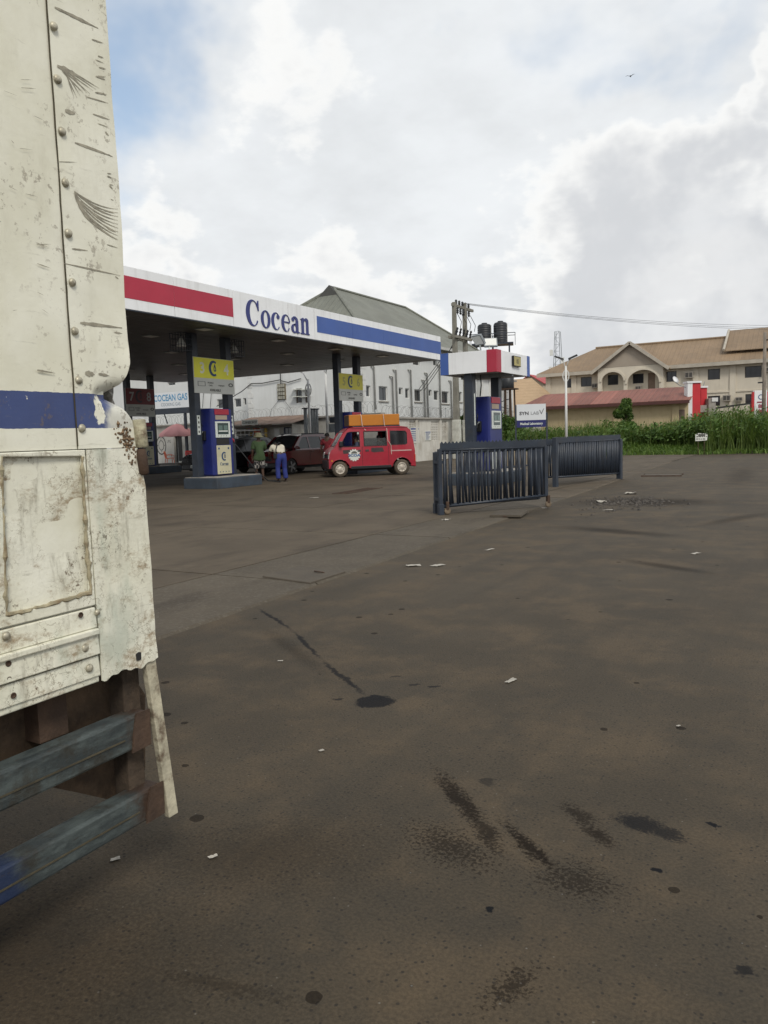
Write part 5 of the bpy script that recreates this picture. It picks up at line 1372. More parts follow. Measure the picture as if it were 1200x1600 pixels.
def tanks():
    D = 66
    M_tank = pm('black_tank', (.018, .02, .024), .5, var=.2, vs_=3)
    S0 = AD(770, 540, D)
    c1, c2 = AD(757, 520, D), AD(782, 519, D)
    zb = AD(770, 537, D).z
    T = thing('tank_stand', 'dark steel tower platform with railing carrying two black water tanks', 'tank stand', (S0.x, S0.y, 0), R(20))
    MB().box(-1.75, 1.75, -.9, .9, zb - .15, zb - .02).build('platform', M_steel, T)
    for x in (-1.4, 0, 1.4):
        for y in (-.75, .75): MB().bar((x, y, 0), (x, y, zb - .15), .12, .12).build('leg', M_steel, T)
    for z in (1.5, 3.5, 5.5, 7.3):
        if z < zb - .4:
            MB().bar((-1.4, -.76, z), (1.4, -.76, z + .9), .06, .06).build('brace', M_steel, T)
            MB().bar((1.4, -.78, z), (-1.4, -.78, z + .9), .06, .06).build('brace', M_steel, T)
    for y in (-.88, .88):
        MB().bar((-1.9, y, zb + .75), (1.9, y, zb + .75), .05, .05).build('rail', M_steel, T)
        for x in (-1.9, -.95, 0, .95, 1.9): MB().bar((x, y, zb - .1), (x, y, zb + .75), .04, .04).build('rail_post', M_steel, T)
    for x in (-1.9, 1.9): MB().bar((x, -.88, zb + .75), (x, .88, zb + .75), .05, .05).build('rail', M_steel, T)
    for k in range(14): MB().bar((.9, -.95, .5 + k * .55), (1.25, -.95, .5 + k * .55), .03, .03).build('ladder_rung', M_steel, T)
    for c, top, lab in ((c1, AD(757, 506, D).z, 'left black plastic water tank, the lower of two on the tower platform'), (c2, AD(782, 503, D).z, 'right black plastic water tank, the taller of two on the tower platform')):
        h = top - zb
        t = thing('water_tank', lab, 'water tank', (c.x, c.y, zb))
        prof = [(.56, 0)]
        for k in range(8):
            z = h * .86 * k / 8; prof += [(.60, z + .03), (.60, z + h * .08), (.575, z + h * .092)]
        prof += [(.60, h * .86), (.5, h * .95), (.24, h * .99), (.24, h * 1.03), (.02, h * 1.04)]
        MB().lathe(prof, n=20).build('shell', M_tank, t, smooth=True)
        MB().cyl((.62, 0, .1), (.62, 0, h * .9), .03, n=6).build('pipe', M_frame, t)
    q = AD(793, 603, 55)
    t = thing('water_tank', 'black water tank on a timber stand behind the right post of the kiosk', 'water tank', (q.x, q.y, AD(793, 607, 55).z))
    hz = AD(793, 590, 55).z - AD(793, 607, 55).z
    MB().lathe([(.42, 0), (.46, .05), (.46, hz), (.3, hz + .1), (.02, hz + .12)], n=16).build('shell', M_tank, t, smooth=True)
    t2 = thing('tank_trestle', 'rough timber trestle under the lone black tank by the kiosk', 'trestle', (q.x, q.y, 0))
    zq = AD(793, 607, 55).z
    MB().box(-.65, .65, -.5, .5, zq - .1, zq - .004).build('deck', M_rust, t2)
    for x in (-.45, 0, .45):
        for y in (-.4, .4): MB().bar((x, y, 0), (x * .8, y, zq - .1), .09, .09).build('leg', M_rust, t2)
tanks()

def mast():
    D = 210
    p = AD(872, 600, D); zt = AD(872, 519, D).z
    T = thing('telecom_mast', 'distant grey lattice telecom mast rising above the beige roof', 'mast', (p.x, p.y, 0))
    w = lambda z: 1.6 - 1.0 * z / zt
    for sx in (-1, 1):
        for sy in (-1, 1): MB().bar((sx * w(0), sy * w(0), 0), (sx * w(zt), sy * w(zt), zt), .13, .13).build('leg', M_grey, T)
    n = 16
    for k in range(n):
        za, zb = zt * k / n, zt * (k + 1) / n
        if zb < 12: continue
        s = 1 if k % 2 else -1
        MB().bar((-s * w(za), -w(za), za), (s * w(zb), -w(zb), zb), .08, .08).build('brace', M_grey, T)
        MB().bar((-w(zb), -w(zb), zb), (w(zb), -w(zb), zb), .08, .08).build('brace', M_grey, T)
    for z, x in ((zt * .72, 1.8), (zt * .64, -1.6), (zt * .8, -1.3)):
        MB().box(x - .4, x + .4, -1.8, -1.4, z - .8, z + .8).build('antenna', M_lamp, T)
mast()

def right_pole():
    D = 56
    p = AD(1193, 660, D); zt = AD(1191.5, 521, D).z
    T = thing('utility_pole', 'plain timber utility pole at the right edge in front of the beige building', 'utility pole', (p.x, p.y, 0))
    MB().cyl((0, 0, 0), (0, 0, zt), .16, .10, 10).build('shaft', pm('grey_timber', (.20, .17, .14), .9, var=.2, vs_=3), T, smooth=True)
    MB().box(-.42, -.1, -.06, .06, AD(1190, 599, D).z, AD(1190, 599, D).z + .1).build('bracket_lamp', M_black, T)
    MB().box(-.02, .25, -.05, .05, zt - .6, zt - .5).build('bracket', M_rust, T)
right_pole()

# ------------------------------------------------------------------ far buildings on the right
def solid(mb, pts, t=.05):
    m_ = len(pts); lo = [(p[0], p[1], p[2] - t) for p in pts]
    return mb.add(list(pts) + lo, [tuple(range(m_)), tuple(range(2 * m_ - 1, m_ - 1, -1))] + [(i, (i + 1) % m_, m_ + (i + 1) % m_, m_ + i) for i in range(m_)])
def beige_building():
    Y = 92.0
    P = lambda x, y, YY=Y: AY(x, y, YY)
    M_b = pm('beige_render', (.58, .525, .43), .85, var=.05, vs_=.25, dirt=.2, dcol=(.36, .31, .24), ds=.4, streak=.22)
    M_b2 = pm('taupe_gable', (.34, .29, .235), .85, var=.06, vs_=.3, dirt=.2, dcol=(.27, .22, .17))
    M_r = pm('brown_roof', (.225, .155, .093), .65, var=.12, vs_=.35, dirt=.45, dcol=(.16, .115, .075), ds=.5, streak=.3, rib=((1, 0, 0), .5, .022), rvar=.10)
    M_wd = glass('dark_window', (.018, .018, .022), 1.0)
    M_df = pm('dark_window_frame', (.05, .045, .04), .6)
    M_ac = pm('ac_grey', (.30, .27, .23), .6, var=.1)
    M_fas = pm('eave_white', (.40, .36, .30), .7, var=.1)
    xl, xr = P(853, 600).x, P(1330, 600).x
    ze = P(1000, 573).z
    T = thing('beige_building', 'long beige building with brown sheet roof, arched balcony gable and dark windows', 'building', ((xl + xr) / 2, Y, 0))
    br = lambda a, b, c, d, YY=Y: box_rect(AY, a, b, c, d, YY, 'X')
    px = [(883.5, 895, 592, 605.5), (907.5, 924.6, 589.6, 603.4), (1041, 1057, 580.6, 596), (1106, 1125, 577, 592.6), (1164, 1190, 572.8, 589), (1106, 1125, 619, 634), (1164.6, 1180, 616, 631.6), (1225, 1250, 570, 586), (949.5, 966, 586, 601), (988.5, 1005.6, 584.5, 598.6)]
    wr = [br(*q) for q in px]
    dr = br(1012.5, 1023.6, 583, 608)
    MB().plate(rect(xl, xr, 0, ze), [rect(*q) for q in wr] + [rect(*dr)], .3, lambda u, v, w: (u, Y + .15 - w, v)).build('wall', M_b, T, world=True)
    for q in wr: window(T, FY(Y), *q, .12, frame=M_df, pane=M_wd, mull=2 if q[1] - q[0] > 1.6 else 1, fw=.07)
    MB().plate(rect(*dr), (), .06, lambda u, v, w: (u, Y + .12 - w, v)).build('door', pm('brown_door', (.20, .14, .10), .7), T, world=True)
    MB().box(xl, xl + .3, Y + .31, Y + 11, 0, ze).build('wall', M_b, T, world=True)
    MB().box(xl + .31, xr, Y + 10.7, Y + 11, 0, ze).build('wall', M_b, T, world=True)
    MB().box(xl + .31, xr, Y + 2.4, Y + 2.5, 0, ze).build('inner_partition', M_dark, T, world=True)
    for x in (857, 897, 1087, 1145, 1205):
        a = P(x, 600).x; MB().box(a - .3, a + .3, Y - .14, Y - .001, 0, ze - .05).build('pilaster', M_b, T, world=True)
    for k in range(2): MB().box(xl - .05, xr, Y - .10, Y - .002, ze - 3.4 * (k + 1), ze - 3.4 * (k + 1) + .16).build('band_course', M_b, T, world=True)
    for (a, b, c, d) in ((926, 934.5, 599.5, 606.5), (1071, 1083.6, 581.5, 590.5), (1130, 1142, 617.5, 626.5), (1150, 1160.5, 620.5, 627), (994, 1003, 603, 609), (1194, 1202, 574, 581)):
        q = br(a, b, c, d)
        A = MB().box(q[0], q[1], Y - .5, Y - .143, q[2], q[3]).build('air_conditioner', M_ac, T, world=True, bevel=.02)
        for s in (.08, .54):
            w_ = q[1] - q[0]; MB().box(q[0] + w_ * s, q[0] + w_ * (s + .38), Y - .52, Y - .501, q[2] + .1, q[3] - .1).build('grille', M_df, A, world=True)
    # front gable on two arches
    Yg = Y - 1.3
    g0, g1 = P(934, 600, Yg).x, P(1036, 600, Yg).x
    ap = P(985, 538, Yg); gl = P(932, 575, Yg).z; gr = P(1040, 569.5, Yg).z; gz = (gl + gr) / 2
    def arch(a, b, yt, yb):
        q = br(a, b, yt, yb, Yg); cx, w = (q[0] + q[1]) / 2, (q[1] - q[0]) / 2; hs = q[3] - w * .85
        return [(q[0], q[2]), (q[1], q[2]), (q[1], hs)] + [(cx + w * math.cos(R(t)), hs + w * .85 * math.sin(R(t))) for t in range(12, 180, 12)] + [(q[0], hs)]
    zb = P(985, 572, Yg).z
    MB().plate([(g0, 0), (g1, 0), (g1, zb), (g0, zb)], [arch(940, 974.5, 582.4, 611), arch(980, 1030, 579.4, 610)], .3, lambda u, v, w: (u, Yg + .15 - w, v)).build('arcade_wall', M_b, T, world=True)
    MB().plate([(g0, zb + .004), (g1, zb + .004), (g1, gz), (ap.x, ap.z), (g0, gz)], (), .3, lambda u, v, w: (u, Yg + .15 - w, v)).build('gable_wall', M_b2, T, world=True)
    for k, (a, b, t_, bb) in enumerate(((940, 974.5, 582.4, 611), (980, 1030, 579.4, 610))):
        o_ = arch(a, b, t_, bb); q = br(a, b, t_, bb, Yg); cx = (q[0] + q[1]) / 2; w = (q[1] - q[0]) / 2; hs = q[3] - w * .85
        ring = [(cx + (w + .22) * math.cos(R(t)), hs + (w * .85 + .22) * math.sin(R(t))) for t in range(0, 181, 12)] + [(cx + w * math.cos(R(t)), hs + w * .85 * math.sin(R(t))) for t in range(180, -1, -12)]
        MB().plate(ring, (), .12, lambda u, v, w: (u, Yg - .065 - w, v)).build('arch_moulding', M_b, T, world=True)
    MB().box(g0, g1, Yg + .32, Y - .15, P(985, 611, Yg).z - .3, P(985, 611, Yg).z - .05).build('balcony_slab', M_b, T, world=True)
    MB().box(g0, g0 + .3, Yg + .31, Y - .15, 0, gz).build('side_wall', M_b, T, world=True)
    MB().box(g1 - .3, g1, Yg + .31, Y - .15, 0, gz).build('side_wall', M_b, T, world=True)
    for sx, xx in ((-1, g0), (1, g1)):
        e = Vector((xx + sx * .7, 0, gz - .45))
        solid(MB(), [(e.x, Yg - .5, e.z), (ap.x, Yg - .5, ap.z + .28), (ap.x, Y + 4.5, ap.z + .28), (e.x, Y + 2.0, e.z)], .12).build('gable_roof', M_r, T, world=True)
        MB().bar((e.x, Yg - .52, e.z - .12), (ap.x, Yg - .52, ap.z + .16), .1, .34).build('bargeboard', M_fas, T, world=True)
    # main roof
    Yr = Y + 5.5
    zr = P(1000, 539, Yr).z
    eo = Y - .75; zeo = ze - .1
    hx = AY(931, 545, Yr).x; xe0 = xl - .9
    n = 18; xs = [xe0 + (xr + 1 - xe0) * k / n for k in range(n + 1)]
    def top(x):
        s = min(1, (x - xe0) / (hx - xe0)); return (x, eo + (Yr - eo) * s, zeo + (zr - zeo) * s)
    for a, b in zip(xs, xs[1:]):
        pts = [(a, eo, zeo), (b, eo, zeo), top(b)] + ([top(hx)] if a < hx < b else []) + ([top(a)] if a > xe0 + .01 else [])
        solid(MB(), pts, .06).build('roof_sheet', M_r, T, world=True)
    solid(MB(), [(xe0, eo, zeo), (hx, Yr, zr), (xe0, Y + 11.7, zeo)], .06).build('roof_end', M_r, T, world=True)
    solid(MB(), [(xe0, Y + 11.7, zeo), (hx, Yr, zr), (xr + 1, Yr, zr), (xr + 1, Y + 11.7, zeo)], .06).build('roof_back', M_r, T, world=True)
    MB().box(xe0, xr + 1, eo - .06, eo - .002, zeo - .42, zeo - .02).build('fascia_board', M_fas, T, world=True)
    MB().box(xe0, xr, eo, Y - .001, zeo - .30, zeo - .22).build('eave_soffit', M_fas, T, world=True)
    MB().tube([(hx, Yr, zr + .05), (xr + 1, Yr, zr + .05)], .16, 6).build('ridge_cap', M_r, T, world=True)
    # higher roof over the right wing
    Yh = Y + 6
    a = AY(1139, 516.5, Yh); b = AY(1139, 545, Yh - 5)
    solid(MB(), [(a.x, Yh - 5.2, b.z - .2), (xr + 1, Yh - 5.2, b.z - .2), (xr + 1, Yh, a.z), (a.x, Yh, a.z)], .08).build('upper_roof', M_r, T, world=True)
    MB().box(a.x + .2, xr, Yh - .5, Yh + 3, ze, a.z - .3).build('upper_wall', M_b2, T, world=True)
    MB().tube([(a.x, Yh - 5.2, b.z - .1), (a.x, Yh, a.z + .05)], .14, 6).build('verge', M_fas, T, world=True)
beige_building()

def red_roof_house():
    Y = 63.0
    xl, xr = AY(808, 640, Y).x, AY(1073, 630, Y).x
    ze = AY(950, 630.5, Y).z
    T = thing('yellow_house', 'long low yellow house with rusty red sheet roof behind the tall grass', 'house', ((xl + xr) / 2, Y, 0))
    M_y = pm('yellow_wall', (.50, .405, .245), .85, var=.06, vs_=.4, dirt=.3, dcol=(.36, .27, .15), streak=.25)
    M_r = pm('rusty_red_roof', (.225, .085, .063), .7, var=.14, vs_=.5, dirt=.45, dcol=(.20, .09, .06), ds=.8, streak=.3, rib=((1, 0, 0), .4, .04), rvar=.2)
    M_gut = pm('dark_red_gutter', (.075, .025, .02), .6, var=.1)
    MB().box(xl + .6, xr, Y + .7, Y + 7, 0, ze).build('wall', M_y, T, world=True)
    for px in (964, 1056):
        a = AY(px, 640, Y + .7).x; MB().box(a - .25, a + .25, Y + .55, Y + .699, 0, ze - .05).build('pilaster', M_y, T, world=True)
    a, b = AY(1061, 640, Y + .7).x, AY(1070, 640, Y + .7).x
    MB().box(a, b, Y + .63, Y + .698, 0, AY(1065, 640, Y + .7).z).build('door', pm('old_door', (.14, .10, .08), .8), T, world=True)
    Yr = Y + 4.2; zr = AY(960, 610.5, Yr).z; hx = AY(852, 615.5, Yr).x
    n = 9; xs = [xl + (xr + .2 - xl) * k / n for k in range(n + 1)]
    def top(x):
        s = min(1, (x - xl) / (hx - xl)); return (x, Y + (Yr - Y) * s, ze + (zr - ze) * s)
    for k, (a, b) in enumerate(zip(xs, xs[1:])):
        pts = [(a, Y, ze), (b + .06, Y, ze), top(b + .06)] + ([top(hx)] if a < hx < b else []) + ([top(a)] if a > xl + .01 else [])
        pts = [(p[0], p[1], p[2] + .015 * (k % 2)) for p in pts]
        solid(MB(), pts, .04).build('roof_sheet', M_r, T, world=True)
    solid(MB(), [(xl, Y, ze), (hx, Yr, zr), (xl, Y + 8.4, ze)], .04).build('roof_end', M_r, T, world=True)
    solid(MB(), [(xl, Y + 8.4, ze), (hx, Yr, zr), (xr + .2, Yr, zr), (xr + .2, Y + 8.4, ze)], .04).build('roof_back', M_r, T, world=True)
    MB().box(xl, xr + .2, Y - .10, Y - .002, ze - .26, ze - .02).build('gutter', M_gut, T, world=True)
    MB().box(xl + .3, xr + .1, Y, Y + .699, ze - .2, ze - .14).build('eave_soffit', M_y, T, world=True)
red_roof_house()

def back_houses():
    # beige roof and red roofs seen between the kiosk and the beige building
    Y = 84
    M_tr = pm('tan_roof', (.40, .28, .17), .75, var=.08, vs_=.4, dirt=.25, dcol=(.30, .21, .13), rib=((0, 0, 1), .35, .03))
    xl, xr = AY(770, 640, Y).x, AY(862, 640, Y).x
    T = thing('tan_roof_house', 'house with plain tan sheet roof between the kiosk and the beige building', 'house', ((xl + xr) / 2, Y + 4, 0))
    ze = AY(820, 650, Y).z; Yr = Y + 5; zr = AY(815, 592, Yr).z
    MB().box(xl + .5, xr - .5, Y + .6, Y + 9.5, 0, ze).build('wall', pm('tan_wall', (.42, .34, .24), .85), T, world=True)
    xa = AY(812, 592, Yr).x
    solid(MB(), [(xl, Y, ze), (xr, Y, ze), (xa + 1.5, Yr, zr), (xl - 1, Yr, zr)], .06).build('roof_front', M_tr, T, world=True)
    solid(MB(), [(xr, Y, ze), (xr, Y + 10, ze), (xa + 1.5, Yr, zr)], .06).build('roof_end', M_tr, T, world=True)
    solid(MB(), [(xr, Y + 10, ze), (xl, Y + 10, ze), (xl - 1, Yr, zr), (xa + 1.5, Yr, zr)], .06).build('roof_back', M_tr, T, world=True)
    Y2 = 118
    M_rr = pm('bright_red_roof', (.36, .045, .045), .6, var=.08, vs_=.5, rib=((1, 0, 0), .4, .03))
    for k, (x0, x1, yt, yb, yy, lab) in enumerate(((806, 852, 585, 600, Y2, 'red gabled roof of a house behind the tan roof'), (838, 872, 592, 603, Y2 + 8, 'low red roof farther back beside the beige building corner'))):
        a, b = AY(x0, yb, yy), AY(x1, yb, yy); t_ = AY((x0 + x1) / 2, yt, yy)
        T = thing('red_roof_house', lab, 'house', ((a.x + b.x) / 2, yy, 0))
        w = (b.x - a.x) / 2; h = t_.z; e = a.z
        MB().plate([(-w * .9, 0), (w * .9, 0), (w * .9, e), (0, h - .1), (-w * .9, e)], (), .3, lambda u, v, ww: (u, ww, v)).build('gable_wall', pm('cream_gable', (.46, .38, .28), .85), T)
        for s in (-1, 1): solid(MB(), [(s * w, -.6, e - .15), (0, -.6, h), (0, 9, h), (s * w, 9, e - .15)], .12).build('roof_slope', M_rr, T)
        MB().box(-w * .9, w * .9, .2, 8.6, 0, e - .2).build('wall', pm('cream_gable', (.46, .38, .28), .85), T)
back_houses()

def annex():
    # pale wing seen past the kiosk posts
    X = -24.2
    T = thing('white_annex', 'low pale annex with vertical ribs seen between the two kiosk posts', 'building', (X, 61, 0))
    MB().box(X - 6, X, 58.4, 66, 0, 6.0).build('wall', M_plaster, T, world=True)
    for k in range(5): MB().box(X + .001, X + .08, 58.6 + k * 1.6, 58.9 + k * 1.6, 0, 5.9).build('rib', M_frame, T, world=True)
    MB().box(X - 6.2, X + .3, 58.2, 66.2, 6.0, 6.15).build('roof_slab', M_conc, T, world=True)
annex()

def totems():
    D = 60
    M_tr = pm('totem_red', (.48, .02, .028), .45, var=.06)
    M_tw = pm('totem_white', (.70, .70, .70), .45, var=.04)
    for k, (xa, xw, xb, yt, yb, lab) in enumerate(((1071, 1078.5, 1091.4, 599.5, 652, 'tall red and white gate pillar at the right end of the yellow house'), (1092, 1092, 1101.6, 605.5, 652, 'shorter red gate pillar beside the tall red and white one'))):
        c = AD((xa + xb) / 2, yb, D + k * 1.2); top = AD(xa, yt, D).z; w = (xb - xa) * D / FOCAL / 2
        T = thing('gate_pillar', lab, 'pillar', (c.x, c.y, 0), YAW)
        ww = (xw - xa) * D / FOCAL
        MB().box(-w + ww, w, -.35, .35, 0, top).build('shaft', M_tr, T)
        if ww > 0: MB().box(-w, -w + ww - .004, -.40, .30, 1.9, top).build('white_face', M_tw, T)
        MB().box(-w - .05, w + .05, -.45, .45, top + .002, top + .14).build('cap', M_tw, T)
        if k == 0: 
            S = MB().lathe([(.02, 0), (.28, .10), (.30, .12), (.02, .04)], n=14).build('dish', M_tw, T, smooth=True)
            S.location = (-w - .9, -.1, top + .25); S.rotation_euler = (R(60), 0, R(30))
            MB().tube([(-w - .9, 0, top + .2), (-w - .5, 0, top - .1), (-w, 0, top - .3)], .03, 5).build('bracket', M_grey, T)
        else:
            MB().tube([(w * .3, 0, top + .14), (w * .8, 0, top + .5)], .03, 5).build('light_stub', M_grey, T)
    c = AD(1110, 650, D + .5)
    T = thing('gate_pier', 'rough concrete pier right of the red gate pillars', 'pier', (c.x, c.y, 0), YAW)
    h = AD(1110, 622.5, D).z
    MB().box(-.28, .28, -.3, .3, 0, h).build('shaft', M_conc, T)
    MB().box(-.05, .42, -.38, .38, h - .25, h + .05).build('cap', M_frame, T)
    MB().box(-1.3, -.281, -.1, .1, h - 1.05, h - .5).build('beam', M_conc, T)
    # price totem
    c = AD(1187, 650, D); h = AD(1187, 610.5, D).z
    T = thing('price_totem', 'white price totem with red side fins at the right edge behind the pole', 'sign', (c.x, c.y, 0), YAW)
    w = .50
    MB().box(-w, w, -.15, .15, 0, h).build('panel', M_tw, T, bevel=.03)
    for s in (-1, 1): MB().hexa([(s * (w + .14) - .14, -.12, 0), (s * (w + .14) + .14, -.12, 0), (s * (w + .14) + .14, .12, 0), (s * (w + .14) - .14, .12, 0)], [(s * (w + .06) - .05, -.12, h - .1), (s * (w + .06) + .05, -.12, h - .1), (s * (w + .06) + .05, .12, h - .1), (s * (w + .06) - .05, .12, h - .1)]).build('fin', M_tr, T)
    MB().plate(ell(0, h - .5, .22, .20), [ell(0, h - .5, .16, .14)[::-1]], .01, FY(-.16)).build('emblem', M_logob, T)
    mr = pm('maroon_print', (.25, .03, .06), .5)
    MB().box(-.3, .3, -.165, -.152, h - .95, h - .85).build('print_line', mr, T)
    for k in range(2): MB().text('88', .28, lambda a, b, c_, k=k: (a, -.16 - c_, h - 1.35 - .38 * k + b), bold=.02).build('price_digits', mr, T)
    for k, px in enumerate((1130, 1150, 1172)):
        pass
    a, b = AD(1116, 648, D + 2), AD(1175, 640, D + 2)
    T = thing('ramp_rail', 'dark sloping rail between the concrete pier and the price totem', 'rail', (a.x, a.y, 0))
    za, zb = AD(1116, 638, D + 2).z, AD(1175, 630, D + 2).z
    MB().bar((0, 0, za), (b.x - a.x, b.y - a.y, zb), .08, .14).build('rail', M_black, T)
    for s in (.05, .5, .95): MB().bar(((b.x - a.x) * s, (b.y - a.y) * s, 0), ((b.x - a.x) * s, (b.y - a.y) * s, za + (zb - za) * s - .07), .07, .07).build('post', M_black, T)
totems()

def lab_sign():
    D = 31
    c = AD(830, 649, D); w = 45 * D / FOCAL / 2
    zt, zm, zb = AD(830, 631.5, D).z, AD(830, 656.5, D).z, AD(830, 667.5, D).z
    T = thing('laboratory_sign', 'white and navy Synlab Medical Laboratory board on two thin posts behind the barriers', 'sign', (c.x, c.y, 0), YAW - R(4))
    MB().box(-w, w, -.03, .03, zm + .002, zt).build('white_board', pm('lab_white', (.62, .64, .66), .45, var=.03), T)
    MB().box(-w, w, -.031, .03, zb, zm).build('navy_band', pm('lab_navy', (.014, .016, .11), .45, var=.05), T)
    h = zt - zm
    k = pm('lab_grey_letters', (.05, .05, .055), .5)
    MB().text('SYN', h * .20, lambda u, v, ww: (-w * .82 + u, -.036 - ww, zm + h * .34 + v), align='LEFT', bold=.005, sx=1.12).build('lettering', k, T)
    MB().text('LAB', h * .20, lambda u, v, ww: (-w * .05 + u, -.036 - ww, zm + h * .34 + v), align='LEFT', sx=1.05).build('lettering', pm('lab_light_letters', (.22, .23, .24), .5), T)
    MB().plate([(w * .55, zm + h * .62), (w * .60, zm + h * .62), (w * .68, zm + h * .42), (w * .84, zm + h * .70), (w * .88, zm + h * .70), (w * .69, zm + h * .34)], (), .004, lambda u, v, ww: (u, -.034 - ww, v)).build('tick_mark', k, T)
    MB().text('Medical Laboratory', (zm - zb) * .33, lambda u, v, ww: (u, -.036 - ww, zb + (zm - zb) * .36 + v), bold=.004, fit=1.55 * w).build('lettering', M_whitee, T)
    for s in (-1, 1): MB().box(s * (w + .04) - .03, s * (w + .04) + .03, -.03, .03, 0, zt - (0.02 if s < 0 else .35)).build('post', M_steel, T)
    for s in (-1, 1): MB().box(s * (w + .005) - .012, s * (w + .005) + .012, -.02, .02, zb + .1, zb + .16).build('bracket', M_steel, T)
lab_sign()

# ------------------------------------------------------------------ vegetation
def leaf_mat(name, lo, hi):
    m, t, p = new_mat(name)
    ge = t.new('ShaderNodeNewGeometry')
    n = t.noise(ge.outputs['Position'], .6, 4, .6)
    f = t.math('ADD', t.math('MULTIPLY', ge.outputs['Random Per Island'], .6), t.math('MULTIPLY', n, .5))
    c = t.mix(t.ramp(f, .2, .9), lo, hi)
    t.put(p.inputs['Base Color'], c); p.inputs['Roughness'].default_value = .6; p.inputs['Specular IOR Level'].default_value = .25
    tr = t.new('ShaderNodeBsdfTranslucent'); t.put(tr.inputs[0], t.vec('MULTIPLY', c, (1.2, 1.4, .7)))
    mx = t.new('ShaderNodeMixShader'); mx.inputs[0].default_value = .28
    t.l.new(p.outputs[0], mx.inputs[1]); t.l.new(tr.outputs[0], mx.inputs[2])
    t.l.new(mx.outputs[0], m.node_tree.nodes['Material Output'].inputs[0])
    return m
M_gr = leaf_mat('tall_grass_leaf', (.040, .075, .014), (.135, .185, .045))
M_gr2 = leaf_mat('low_grass_leaf', (.05, .10, .018), (.15, .22, .05))
M_leaf = leaf_mat('shrub_leaf', (.030, .065, .014), (.11, .17, .04))
M_leaf2 = leaf_mat('broad_weed_leaf', (.035, .075, .016), (.12, .19, .05))
M_dry = leaf_mat('dry_stem', (.12, .11, .05), (.26, .23, .12))
M_soil = pm('damp_soil', (.05, .042, .03), .95, var=.3, vs_=1.5, bump=.02, bs=6)

